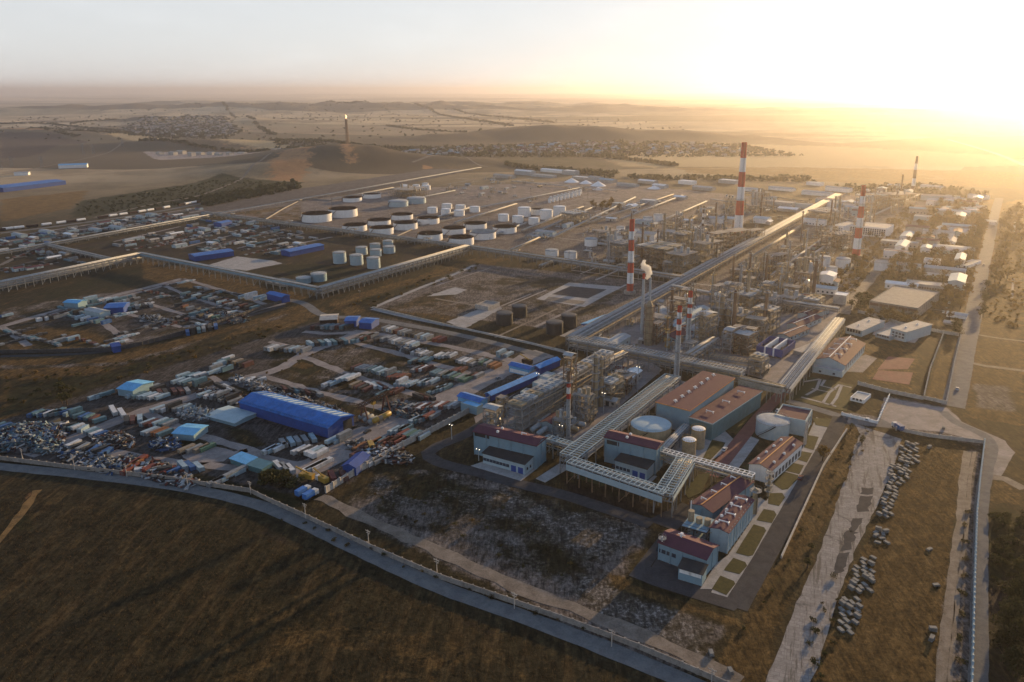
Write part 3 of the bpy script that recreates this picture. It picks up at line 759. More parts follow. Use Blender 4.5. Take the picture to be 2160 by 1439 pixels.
# ------------------------------------------------------------------ haze
hm = bpy.data.materials.new('haze'); hm.use_nodes = True
hn = hm.node_tree; hn.nodes.clear()
ho = hn.nodes.new('ShaderNodeOutputMaterial'); hv = hn.nodes.new('ShaderNodeVolumePrincipled')
hv.inputs['Color'].default_value = (.74, .71, .74, 1)
hv.inputs['Density'].default_value = HAZE
hv.inputs['Density Attribute'].default_value = ''
hv.inputs['Anisotropy'].default_value = HAZE_G
hn.links.new(hv.outputs[0], ho.inputs['Volume'])
hm.cycles.homogeneous_volume = True
haze = MB().box(-100000, 100000, -95000, 95000, -1.2, 300).build('haze', hm)
stuff(haze)
# ------------------------------------------------------------------ chimneys, tanks, pipe racks, walls
def ring_shaft(mb, z0, z1, r0, r1, bands, n=20):
    """tapered shaft; bands = list of (fraction from the top, material index)"""
    f0 = 0.0
    for f1, mi in bands:
        za, zb = z1 - (z1 - z0) * f0, z1 - (z1 - z0) * f1
        ra, rb = r1 + (r0 - r1) * f0, r1 + (r0 - r1) * f1
        mb.cyl(0, 0, zb, za, rb, ra, n, mi, cap=False)
        f0 = f1
    mb.cyl(0, 0, z1 - .4, z1 + .3, r1 * 1.06, r1 * 1.06, n, bands[0][1], cap=False)
    mb.cyl(0, 0, z1 - 2.0, z1 - 1.9, r1 * .92, r1 * .92, n, 2, cap=True)
def chimney(label, bx, by, ty, wtop, wbot, rows, plat=(), base=None, name='striped_chimney', tcol=None):
    p = G(bx, by); h = hgt(p, ty); k = mpp(p)
    t = thing(name, label, 'chimney', p)
    mb = MB()
    bands = [((y - ty) / (by - ty), mi) for y, mi in rows]
    ring_shaft(mb, 0, h, wbot * k / 2, wtop * k / 2, bands)
    mb.build('shaft', [M_red, M_white, M_dark, M_brown, M_pale], t, True)
    for y in plat:
        z = hgt(p, y); f = 1 - z / h; r = (wtop + (wbot - wtop) * f) * k / 2
        q = MB(); q.cyl(0, 0, z, z + .25, r + 1.3, r + 1.3, 20, 0)
        for i in range(14):
            a = 2 * math.pi * i / 14
            q.bar((math.cos(a) * (r + 1.25), math.sin(a) * (r + 1.25), z + .2), (math.cos(a) * (r + 1.25), math.sin(a) * (r + 1.25), z + 1.4), .1)
        q.cyl(0, 0, z + 1.3, z + 1.4, r + 1.3, r + 1.3, 20, 0, cap=False)
        q.build('platform', M_steel, t)
    ld = MB()
    rb, rt = wbot * k / 2, wtop * k / 2
    for s in (-.35, .35):
        ld.bar((s, -rb - .25, 0), (s, -rt - .25, h), .12)
    for i in range(int(h / 3)):
        f = i * 3 / h; ld.bar((-.35, -(rb + (rt - rb) * f) - .25, i * 3), (.35, -(rb + (rt - rb) * f) - .25, i * 3), .1)
    ld.build('ladder', M_dark, t)
    if base:
        b = MB(); b.cyl(0, 0, 0, base[0], base[1], base[2], 20, 0); b.build('base', base[3], t, True)
    return t
chimney('tallest red and white striped chimney rising right of the tank farm', 1556, 502, 301, 10.6, 19, [(332, 0), (361, 1), (392, 0), (421, 1), (452, 0), (481, 1), (502, 0)], (421, 481), (6, 9.5, 7, M_brown))
chimney('red and white striped chimney standing at the edge of the ash pond yard', 1328.5, 619, 464, 10, 14.5, [(487, 0), (505, 1), (528, 0), (553, 1), (574, 0), (597, 1), (619, 0)], (505, 553), (2.5, 5, 4.6, M_concd))
chimney('red and white striped chimney in the golden glow beside the office block', 1804.5, 546, 392, 8.6, 17.5, [(413, 0), (434, 1), (458, 0), (479, 1), (501, 0), (524, 1), (546, 0)], (431, 479), (4, 7, 6, M_brown))
chimney('hazy brown and white striped chimney farthest off at the right', 1924.5, 407, 330, 5, 8.5, [(345, 3), (358, 1), (376, 3), (392, 1), (407, 3)], (345,))
chimney('slender pale stack with red bands at its top in front of the maroon roof', 1426, 808, 647, 9.0, 12.8, [(658, 0), (671, 1), (683, 0), (695, 1), (705, 0), (740, 4), (808, 4)], (671, 742), (3, 3.5, 2.4, M_concd))
chimney('slender pale stack with red bands at its top behind its twin', 1449.5, 752, 615, 8.6, 11.5, [(627, 0), (640, 1), (648, 0), (660, 1), (669, 0), (690, 4), (752, 4)], (640,), (3, 3.2, 2.3, M_concd))
chimney('grey stack with a red and white band beside the long process unit', 1198.5, 928, 786, 7.2, 9.5, [(807, 3), (816, 0), (829, 1), (840, 0), (870, 4), (928, 4)], (806, 880), (2, 2.6, 2.0, M_concd))
chimney('thin smutty chimney with dark and pale rings before the tallest chimney', 1480.5, 508, 443, 4.2, 5.6, [(450, 3), (458, 1), (463, 2), (471, 1), (477, 3), (508, 4)], ())
# twin flare-gas stacks with their white plume
p = G(1353.7, 704); h = hgt(p, 578); k = mpp(p)
t = thing('exhaust_stack', 'plain grey stack with a red cap beside the white plume', 'stack', p)
mb = MB(); ring_shaft(mb, 0, h, 4.0 * k, 2.7 * k, [(.08, 0), (1, 4)]); mb.build('shaft', [M_red, M_white, M_dark, M_brown, M_pale], t, True)
mb = MB(); mb.cyl(0, 0, h * .5, h * .5 + .2, 4.6 * k, 4.6 * k, 16); mb.build('platform', M_steel, t)
p = G(1367, 727); h = hgt(p, 585); k = mpp(p)
t = thing('exhaust_stack', 'stepped brown stack with a thin neck venting white smoke', 'stack', p)
hs = hgt(p, 646)
mb = MB(); mb.cyl(0, 0, 0, hs, 9 * k, 8 * k, 20, 1, cap=False); mb.cyl(0, 0, hs, hs + 4, 8 * k, 2.4 * k, 20, 1, cap=False); mb.cyl(0, 0, hs + 4, h, 2.4 * k, 2.2 * k, 14, 0)
mb.build('shaft', [M_pale, M_tan], t, True)
mb = MB()
for j in range(6):
    z = hs * (j + 1) / 6
    mb.cyl(0, 0, z - .15, z, 11 * k, 11 * k, 16, 0); mb.cyl(0, 0, z + 1.1, z + 1.2, 11 * k, 11 * k, 16, 0, cap=False)
for a in range(8):
    ca, sa_ = math.cos(a * math.pi / 4) * 10.6 * k, math.sin(a * math.pi / 4) * 10.6 * k
    mb.bar((ca, sa_, 0), (ca, sa_, hs + 1.2), .22)
mb.build('gantry', M_brown, t)
# smoke: a curling closed body of dense vapour
sm = bpy.data.materials.new('steam'); sm.use_nodes = True
sn = sm.node_tree; sn.nodes.clear()
so = sn.nodes.new('ShaderNodeOutputMaterial'); sv = sn.nodes.new('ShaderNodeVolumePrincipled')
sv.inputs['Color'].default_value = (.98, .98, .98, 1); sv.inputs['Density'].default_value = .55; sv.inputs['Density Attribute'].default_value = ''; sv.inputs['Anisotropy'].default_value = .1
sn.links.new(sv.outputs[0], so.inputs['Volume'])
sm.cycles.homogeneous_volume = True
def plume(px_pts, base, rr, name, label):
    bm = bmesh.new()
    for (a, b_), r in zip(px_pts, rr):
        q = at_depth(a, b_, base.y)
        bmesh.ops.create_icosphere(bm, subdivisions=3, radius=r, matrix=Matrix.Translation(q))
    me = bpy.data.meshes.new(name); bm.to_mesh(me); bm.free()
    o = bpy.data.objects.new(name, me); col.objects.link(o)
    rm = o.modifiers.new('join', 'REMESH'); rm.mode = 'VOXEL'; rm.voxel_size = .35
    tx = bpy.data.textures.new('puff', 'CLOUDS'); tx.noise_scale = 2.0; tx.noise_depth = 3
    dm = o.modifiers.new('puff', 'DISPLACE'); dm.texture = tx; dm.strength = 2.2; dm.mid_level = .5; dm.texture_coords = 'GLOBAL'
    me.materials.append(sm)
    stuff(o, label, 'smoke'); return o
plume([(1366, 586), (1368, 581), (1369, 575), (1367, 569), (1363, 565), (1359, 563), (1357, 558), (1358, 552)], p, [1.3, 1.8, 2.2, 2.4, 2.3, 2.2, 1.8, 1.3], 'smoke', 'white smoke curling from the stepped brown stack')
# distant burning flare
p = G(735, 322); h = hgt(p, 258); k = mpp(p)
t = thing('flare_stack', 'distant brown flare stack with a small flame at its tip', 'flare stack', (p.x, p.y, tz(p.x, p.y)))
mb = MB()
for s in ((-1, -1), (1, -1), (1, 1), (-1, 1)): mb.bar((s[0] * 4.2, s[1] * 4.2, 0), (s[0] * 2, s[1] * 2, h), .9)
for j in range(14):
    z0, z1 = h * j / 14, h * (j + 1) / 14; a, b_ = 4.2 - 2.2 * j / 14, 4.2 - 2.2 * (j + 1) / 14
    mb.bar((-a, -a, z0), (b_, -b_, z1), .5); mb.bar((a, -a, z0), (-b_, -b_, z1), .5); mb.bar((-a, -a, z0), (a, -a, z0), .5); mb.bar((a, -a, z0), (b_, b_, z1), .5)
mb.cyl(0, 0, 0, h + 3, 1.6, 1.4, 12, 0); mb.build('mast', [M_brown], t)
mb = MB(); mb.tube([(0, 0, h + 3), (.5, 0, h + 5), (1.5, .3, h + 8), (.7, 0, h + 11), (-1, 0, h + 13.5)], 1, 10, 0, [.7, 1.1, 1.2, .7, .15]); mb.build('flame', M_flame, t, True)

def tank(label, xl, xr, yt, yb, roofm, shell=None, dome=0.0, rim=None, name='storage_tank', band=None, px=None, stair=True):
    if px:
        s, ox, oy = px; xl, xr, yt, yb = ox + xl / s, ox + xr / s, oy + yt / s, oy + yb / s
    p = G((xl + xr) / 2, yb); k = mpp(p); r = (xr - xl) / 2 * k; h = max(2.5, hgt(p, yt))
    t = thing(name, label, 'tank', p, ROT)
    shell = shell or M_white
    n = 40
    mb = MB(); mb.cyl(0, 0, 0, h, r, r, n, 0, cap=False)
    nb = max(2, int(h / 2.4))
    for j in range(1, nb): mb.cyl(0, 0, h * j / nb - .05, h * j / nb + .05, r + .07, r + .07, n, 0, cap=False)
    mb.build('shell', shell, t, True)
    mb = MB()
    if dome > 0:
        mb.dome(0, 0, h, r * .995, dome * r, n, 4, 0)
    else:
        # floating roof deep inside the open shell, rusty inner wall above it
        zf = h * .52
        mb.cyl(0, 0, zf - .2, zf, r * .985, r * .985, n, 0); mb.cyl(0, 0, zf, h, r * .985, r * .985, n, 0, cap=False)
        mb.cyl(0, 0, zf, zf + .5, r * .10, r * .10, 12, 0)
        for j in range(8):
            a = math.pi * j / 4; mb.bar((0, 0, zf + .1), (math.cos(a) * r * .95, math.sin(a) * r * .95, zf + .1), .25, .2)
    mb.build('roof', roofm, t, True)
    mb = MB()
    mb.cyl(0, 0, h - .25, h + .15, r + .3, r + .3, n, 0, cap=False); mb.cyl(0, 0, h + 1.0, h + 1.08, r + .25, r + .25, n, 0, cap=False)
    for j in range(n // 2): mb.bar((math.cos(j * 4 * math.pi / n) * (r + .25), math.sin(j * 4 * math.pi / n) * (r + .25), h), (math.cos(j * 4 * math.pi / n) * (r + .25), math.sin(j * 4 * math.pi / n) * (r + .25), h + 1.05), .08)
    mb.build('rim', rim or M_steel, t)
    if stair and r > 5:
        mb = MB(); a0 = rnd.uniform(3.6, 4.6); pts = []
        m_ = 14
        for j in range(m_ + 1):
            a = a0 + 1.15 * h / r * j / m_
            pts.append((math.cos(a) * (r + .6), math.sin(a) * (r + .6), h * j / m_))
        for j in range(m_):
            mb.bar(pts[j], pts[j + 1], .8, .22)
            a_, b_ = Vector(pts[j]) + Vector((0, 0, 1.0)), Vector(pts[j + 1]) + Vector((0, 0, 1.0)); mb.bar(a_, b_, .09)
        mb.build('stair', M_rust, t)
    return t
C6 = (3.086, 560, 360)
big = [(240, 432, 275, 325), (415, 598, 245, 295), (505, 627, 172, 198), (503, 660, 350, 388), (665, 815, 318, 348), (818, 960, 282, 313), (680, 835, 367, 408), (835, 990, 335, 376), (985, 1132, 305, 341), (990, 1153, 405, 448), (1150, 1303, 370, 408), (1290, 1440, 340, 375), (1190, 1357, 430, 478), (1480, 1635, 362, 400)]
wl = ['big white tank with a dark brown roof at the left end of the tank farm', 'big white tank with a dark brown roof behind the leftmost one', 'white tank with brown roof near the far road, beside the flat white one']
for i, b_ in enumerate(big):
    lab = wl[i] if i < 3 else ('white tank with a rusty brown sunken roof in the left cluster of the tank farm' if i < 9 else 'white tank with a rusty brown sunken roof in the right cluster of the tank farm')
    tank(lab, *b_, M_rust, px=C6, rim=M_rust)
tank('flat white tank with a pale roof near the far road', 632, 752, 150, 175, M_rust, px=C6, rim=M_white)
tank('grey white tank with a domed roof, the left of two', 802, 930, 197, 230, M_pale, M_clad2, .12, px=C6)
tank('grey white tank with a domed roof, the right of two', 922, 1045, 177, 210, M_pale, M_clad2, .12, px=C6)
tank('white tank with a pale pinkish roof among the brown roofed ones', 1330, 1500, 395, 437, M_pale, px=C6, rim=M_rust)
for b_ in ((1055, 1120, 240, 275), (1148, 1215, 217, 247), (1143, 1207, 250, 286), (1237, 1303, 225, 253), (1227, 1297, 258, 293), (1330, 1396, 235, 268)):
    tank('small closed white tank in the middle group behind the brown roofed tanks', *b_, M_white, M_white, .1, px=C6, stair=False)
for b_ in ((1515, 1585, 285, 327), (1607, 1680, 295, 337), (1643, 1727, 240, 295), (1787, 1870, 255, 314), (1873, 1955, 233, 293), (1712, 1783, 308, 348)):
    tank('closed white tank in the right group behind the brown roofed tanks', *b_, M_white, M_white, .1, px=C6, stair=False)
tank('white tank with a brown roof half hidden among the closed white ones', 1730, 1810, 248, 285, M_rust, px=C6, stair=False)
for b_ in ((885, 940, 100, 130), (963, 1010, 105, 135), (1017, 1075, 97, 124), (880, 930, 92, 112), (958, 1005, 92, 112), (1020, 1062, 82, 104)):
    tank('tiny white tank in the far group by the long road', *b_, M_white, M_white, .1, px=C6, stair=False)
for b_ in ((443, 527, 530, 600), (590, 665, 497, 545), (680, 748, 475, 505), (765, 832, 455, 490), (682, 757, 513, 555), (768, 845, 493, 535), (553, 637, 548, 610), (663, 748, 565, 632)):
    tank('grey tank with a pale top in the cluster inside the pipe rack corner', *b_, M_pale, M_clad2, .08, px=C6, stair=False, rim=M_tan)
for b_ in ((203, 298, 695, 728), (300, 400, 668, 715)):
    tank('squat grey green tank just inside the pipe rack', *b_, M_pale, M_clad, .08, px=C6, stair=False, rim=M_pale)
for b_ in ((1047, 1082, 660, 683), (1080, 1112, 645, 667), (1152, 1188, 679, 703), (1184, 1217, 664, 690)):
    tank('black tank standing in the dirt yard beside the long pipe rack', *b_, M_dark, M_black, .1, stair=False, rim=M_dark)
for i in range(9):
    for j in range(2):
        x, y = 1850 + i * 24, 210 - i * 6 - j * 12
        tank('slim white vessel in the double row at the far end of the tank farm', x - 10 + j * 8, x + 10 + j * 8, y - 28, y, M_white, M_white, .3, px=C6, stair=False, name='upright_vessel')
for b_ in ((1705, 1726, 560, 580), (1741, 1764, 563, 585), (1720, 1750, 541, 560), (1762, 1792, 545, 564)):
    tank('pale tank inside the low bund right of the long pipe rack', *b_, M_pale, M_white, .1, stair=False)
for b_ in ((1150, 1178, 527, 539), (1190, 1217, 531, 545), (1233, 1260, 503, 518), (1262, 1290, 492, 506), (1293, 1323, 494, 512), (1264, 1284, 490, 502), (1300, 1318, 478, 494), (1338, 1348, 482, 498), (1378, 1398, 452, 470), (1356, 1376, 458, 472)):
    tank('white tank in the refinery behind the chimney by the ash pond', *b_, M_pale, M_white, .1, stair=False)
tank('wide round tank with a pale blue domed roof and tan rim beside the maroon hall', 1329, 1414.5, 894, 930, M_clad2, M_tan, .09, rim=M_tan)
for b_ in ((1457, 1485.5, 904, 943), (1437.5, 1466.5, 927, 964)):
    tank('tan silo with a pale lid beside the maroon hall', *b_, M_white, M_tan, .12, stair=False, rim=M_yellow, name='silo')
tank('round pale blue settling tank joined to the maroon roofed block', 1594, 1662.5, 885, 915, M_pale, M_clad2, .06, rim=M_pale, name='round_tank')

# ---- pipe racks
def rack(label, pts, h, w, pipes=5, style='plain', step=9.0, beam=M_pale, postm=M_steel, pr=.35, tiers=2, clad=None, loops=0, name='pipe_rack', seed=1):
    """pts: photo pixels of the top centre line"""
    r_ = random.Random(seed)
    P = [G(a, b_, h) for a, b_ in pts]
    a, b_ = P[0], P[-1]; L = (b_ - a).length
    rz = math.atan2(b_.y - a.y, b_.x - a.x)
    t = thing(name, label, 'pipe rack', (a.x, a.y, 0), rz)
    n = max(1, round(L / step)); s = L / n
    fr = MB(); hw = w / 2
    zs = [h - .3 - i * 2.2 for i in range(tiers) if h - .3 - i * 2.2 > 1.5]
    for i in range(n + 1):
        x = min(max(i * s, .25), L - .25)
        for y in (-hw, hw): fr.bar((x, y, 0), (x, y, h), .38)
        for z in zs: fr.bar((x, -hw - .3, z), (x, hw + .3, z), .36)
        if i % 4 == 0 and i < n:
            for y in (-hw, hw): fr.bar((x, y, .3), (x + s, y, h - .4), .22)
    for z in zs:
        for y in (-hw - .05, hw + .05): fr.bar((0, y, z + .02), (L, y, z + .02), .3)
    fr.build('frame', postm, t)
    if style == 'ladder':
        ld = MB(); k = int(L / 2.1)
        for y in (-hw, 0, hw): ld.bar((0, y, h + 1.1), (L, y, h + 1.1), .26)
        for i in range(k + 1): ld.bar((i * L / k, -hw, h + 1.1), (i * L / k, hw, h + 1.1), .3, .22)
        for i in range(0, k + 1, 2):
            for y in (-hw, hw): ld.bar((i * L / k, y, h), (i * L / k, y, h + 1.1), .2)
        ld.build('cable_ladder', beam, t)
    if clad:
        c = MB()
        for y in (-hw - .35, hw + .35): c.box(0, L, y - .06, y + .06, h - clad, h + .1)
        c.build('side_cladding', beam, t)
    if style == 'deck':
        c = MB(); c.box(0, L, -hw, hw, h - .1, h + .05); c.build('deck', beam, t)
    for tier, z in enumerate(zs):
        for j in range(pipes if tier == 0 else max(2, pipes - 2)):
            y = -hw * .82 + hw * 1.64 * (j + .5) / (pipes if tier == 0 else max(2, pipes - 2)); rr = pr * r_.uniform(.6, 1.25)
            q = MB(); zz = z + .2 + rr; pp = [(0, y, zz)]
            if loops and tier == 0 and j % 2 == 0:
                m_ = max(1, int(L / loops))
                for i in range(m_):
                    x = (i + .5) * L / m_
                    pp += [(x - 3.5, y, zz), (x - 3.5, y, zz + 2), (x - 3.5, y + 3, zz + 2), (x + 3.5, y + 3, zz + 2), (x + 3.5, y, zz + 2), (x + 3.5, y, zz)]
            pp.append((L, y, zz))
            q.tube(pp, rr, 6); q.build('pipe', r_.choice([M_pipe, M_pale, M_pipe, M_steel, M_tan]), t, True)
    return t
rack('broad double pipe rack running from the works corner to the far chimneys', [(1212, 712), (1769, 409)], 7, 13, 9, 'plain', 9, clad=1.2, pr=.5, tiers=2, beam=M_tan)
rack('ladder topped pipe rack crossing behind the slender striped stack', [(1206, 714), (1568, 785)], 10, 9, 7, 'ladder', 7, seed=2, tiers=3)
rack('long ladder topped pipe rack running past the round tank', [(1200, 965), (1419, 795)], 9, 9, 8, 'ladder', 8, seed=3, beam=M_clad2)
rack('blue clad pipe bridge in front of the second maroon roofed plant house', [(1203, 974), (1405, 1042)], 9, 5.5, 5, 'ladder', 7, seed=4, clad=2.6, beam=M_clad2, postm=M_brown)
rack('short ladder topped pipe rack right of the second plant house', [(1399, 1044), (1446, 971)], 9, 7.5, 6, 'ladder', 7, seed=5, clad=1.6, beam=M_clad2)
rack('white lattice pipe bridge leading to the lower right plant buildings', [(1392, 952), (1446, 969), (1589, 1007)], 8, 4, 4, 'ladder', 8, seed=6, beam=M_white, postm=M_tan)
rack('narrow pipe bridge beside the first maroon roofed plant house', [(1152, 925), (1212, 943)], 8, 4, 3, 'ladder', 6, seed=7, beam=M_clad2)
rack('pipe rack running from the process columns to the crossing rack', [(1238, 780), (1318, 743)], 10, 6, 5, 'plain', 7, seed=8, pr=.6)
rack('low pipe rack between the round tank and the silos', [(1392, 953), (1447, 896)], 6, 4, 6, 'plain', 7, seed=9, pr=.35)
rack('pale straight pipe rack beside the maroon pitched hall on the right', [(1653, 818), (1771, 671)], 9, 7, 6, 'deck', 8, seed=10, clad=1.4)
rack('pipe rack with grey side panels behind the big maroon hall', [(1562, 797), (1655, 817)], 10, 6, 5, 'plain', 7, seed=11, clad=3.0, beam=M_concd)
rack('long pipe rack with expansion loops along the far edge of the dirt yard', [(986, 518), (1440, 583)], 8, 9, 6, 'plain', 10, seed=12, loops=90, pr=.45)
rack('tall pipe rack on many legs facing the rough ground beside the tanks', [(672, 607), (986, 518)], 9, 7, 7, 'plain', 6, seed=13, pr=.42, tiers=3)
rack('pipe rack with solid sides along the back of the left compound', [(294, 533), (673, 607)], 9, 6, 5, 'plain', 9, seed=14, clad=1.6, beam=M_clad)
rack('blue grey pipe rack running off the left edge of the picture', [(-70, 609), (294, 534)], 9, 8, 7, 'plain', 7, seed=15, beam=M_clad, tiers=3)
rack('low pipe rack linking two racks on the far left', [(95, 513), (236, 545)], 5, 3.5, 3, 'plain', 10, seed=16, clad=.8)
rack('thin pale pipe rack running along the far road above the tanks', [(-60, 541), (194, 484), (454, 451)], 5, 4, 3, 'deck', 12, seed=17)
rack('straight pale pipe rack climbing past the tank farm to the horizon', [(454, 451), (1015, 353)], 4, 4, 3, 'deck', 14, seed=18)
rack('pale pipe rack crossing in front of the white tanks', [(430, 447), (986, 518)], 6, 5, 5, 'deck', 10, seed=19, loops=110)
rack('pipe rack beside the slender twin stacks', [(1452, 748), (1508, 712)], 10, 7, 6, 'plain', 6, seed=20)
rack('pipe rack behind the blue cooling bays', [(1500, 752), (1610, 770)], 7, 6, 5, 'ladder', 7, seed=21, beam=M_tan)
rack('far pipe rack crossing between the chimneys', [(1418, 602), (1500, 616), (1620, 640)], 8, 6, 6, 'plain', 9, seed=22)
rack('far pipe rack with a white roofed run right of the process towers', [(1500, 612), (1770, 650)], 9, 6, 6, 'plain', 9, seed=23, beam=M_white)
# bright parallel pipe runs and sleepers between the far units
far_runs = [((1078, 527), (1138, 501)), ((1110, 498), (1272, 428)), ((1100, 486), (1230, 436)), ((1165, 500), (1340, 416)), ((1240, 470), (1420, 410)), ((1310, 462), (1440, 412)), ((1340, 490), (1490, 425)), ((1380, 500), (1500, 442)), ((1420, 505), (1545, 440)),
            ((880, 470), (1000, 436)), ((1000, 440), (1230, 395)), ((960, 470), (1090, 430)), ((1140, 560), (1180, 545)), ((700, 420), (830, 396)), ((820, 430), (960, 402)), ((1030, 500), (1110, 470)), ((1560, 560), (1700, 470)), ((1620, 585), (1740, 500)), ((1500, 420), (1640, 442)), ((1560, 405), (1700, 425)), ((1600, 430), (1700, 450)), ((1680, 560), (1740, 520)), ((1830, 460), (1940, 410)), ((1700, 446), (1820, 470)), ((1840, 420), (1880, 390)), ((1080, 382), (1300, 402))]
for i, (a, b_) in enumerate(far_runs):
    rack('pale pipe run on low sleepers between the far refinery units', [a, b_], 3.0, 3.5, 4, 'plain', 14, seed=40 + i, pr=.5, tiers=1, name='pipe_run')

# ---- walls and fences: one object for each straight run
def wall(label, px, h, th, m, posts=0, name='boundary_wall', cap=None):
    P = [G(a, b_) for a, b_ in px]
    vs = []
    t = None
    mb = MB(); o0 = P[0]
    for i in range(len(P) - 1):
        a, b_ = P[i] - o0, P[i + 1] - o0
        mb.bar((a.x, a.y, h / 2), (b_.x, b_.y, h / 2), th, h)
    t = thing(name, label, 'wall', o0)
    mb.build('wall_panel', m, t)
    if posts:
        pb = MB()
        for i in range(len(P) - 1):
            a, b_ = P[i] - o0, P[i + 1] - o0; k = max(1, int((b_ - a).length / posts))
            for j in range(k):
                q = a.lerp(b_, j / k); pb.box(q.x - th, q.x + th, q.y - th, q.y + th, 0, h + .25)
        pb.build('posts', cap or m, t)['kind'] = 'stuff'
    return t
wall('long pale concrete wall beside the lower road', [(-60, 963), (0, 970), (167, 991), (333, 1010), (528, 1039), (560, 1055), (653, 1097), (791, 1162), (930, 1222), (1069, 1269), (1208, 1317), (1347, 1369), (1504, 1436), (1600, 1480)], 2.0, .3, M_concd, 4)
wall('concrete wall between the container yard and the works', [(688, 1040), (760, 995), (850, 943), (900, 918), (969, 882), (1025, 851), (1100, 806), (1160, 772)], 3.0, .35, M_conc, 4)
wall('white pipe like low wall along the right side of the works road', [(1648, 1178), (1700, 1064), (1736, 985), (1786, 908)], 1.2, .5, M_conc)
wall('pale green fence wall along the dirt track on the far right', [(2076, 936), (2066, 1020), (2060, 1085), (2055, 1222), (2049, 1439), (2044, 1560)], 2.4, .25, M_clad2, 3)
wall('low wall along the back of the golden field', [(1890, 908), (1960, 922), (2076, 936)], 1.8, .3, M_conc, 4)
wall('pale wall along the right edge of the left grass compound', [(1948, 842), (1962, 780), (1990, 706)], 2, .3, M_conc, 4)
wall('pale wall between the boulevard and the grass plot', [(1996, 853), (2012, 770), (2026, 712)], 2, .3, M_conc, 4)
wall('wall closing the near end of the grass plot', [(1948, 842), (1996, 853)], 2, .3, M_conc, 4)
wall('white wall in front of the sports courts', [(1810, 812), (1870, 828), (1948, 844)], 2.2, .3, M_conc, 4)
wall('wall around the forecourt below the garden', [(1776, 876), (1850, 894), (1876, 836)], 1.6, .3, M_white, 4)
wall('long wall behind the pale cubic plant houses', [(1810, 660), (1860, 672), (1900, 686), (1990, 704), (2028, 710)], 2.2, .3, M_conc, 4)
wall('dark wall along the lower edge of the left compound', [(0, 746), (110, 744), (235, 740), (300, 728), (440, 690), (540, 656), (606, 636)], 2.4, .3, M_dark, 4)
wall('bund wall around the pale tanks right of the pipe rack', [(1652, 590), (1694, 578), (1760, 590), (1800, 560), (1760, 552)], 1.4, .4, M_conc)
wall('pale kerb wall around the dirt yard', [(786, 650), (1000, 700), (1190, 742)], 1.2, .4, M_conc)
wall('bund wall around the left pair of big tanks', [(560, 464), (600, 440), (640, 420), (700, 424)], 1.5, .8, M_concd)
wall('bund wall between the two tank clusters', [(836, 500), (880, 480), (960, 462), (900, 455)], 1.5, .8, M_concd)
wall('bund wall in front of the closed white tanks', [(1030, 490), (1090, 470), (1150, 470), (1230, 440)], 1.5, .8, M_concd)
# ------------------------------------------------------------------ buildings
def fit(L_, A_, B_, top=None, h=None):
    """near right corner A, left end L of the front, far end B of the right side (photo pixels on the ground) -> origin, width, depth, height, turn"""
    a, l, b_ = G(*A_), G(*L_), G(*B_)
    fx = (a - l); w = fx.length; rz = math.atan2(fx.y, fx.x)
    d = abs((b_ - a).dot(Vector((-math.sin(rz), math.cos(rz), 0))))
    return a, w, max(d, 3.0), (h if h else hgt(a, top)), rz
def windows(root, w, d, h, rows, cols, z0, wz, ww, side='front', m=None, name='window', inset=.04, x0=None, x1=None):
    """separate window parts on the front (x from -w to 0, y=0) or the right side (x=0, y from 0 to d)"""
    m = m or M_glass
    lo, hi = (x0, x1) if x0 is not None else ((-w + .8, -.8) if side == 'front' else (.8, d - .8))
    for r_ in range(rows):
        for c in range(cols):
            x = lo + (hi - lo) * (c + .5) / cols; z = z0 + r_ * (h - z0 - .8) / max(rows, 1)
            q = MB()
            if side == 'front':
                q.box(x - ww / 2, x + ww / 2, -.05, .03, z, z + wz); q.box(x - ww / 2 - .08, x + ww / 2 + .08, -.09, -.05, z - .1, z)
            else:
                q.box(-.03, .05, x - ww / 2, x + ww / 2, z, z + wz); q.box(.05, .09, x - ww / 2 - .08, x + ww / 2 + .08, z - .1, z)
            q.build(name, m, root)
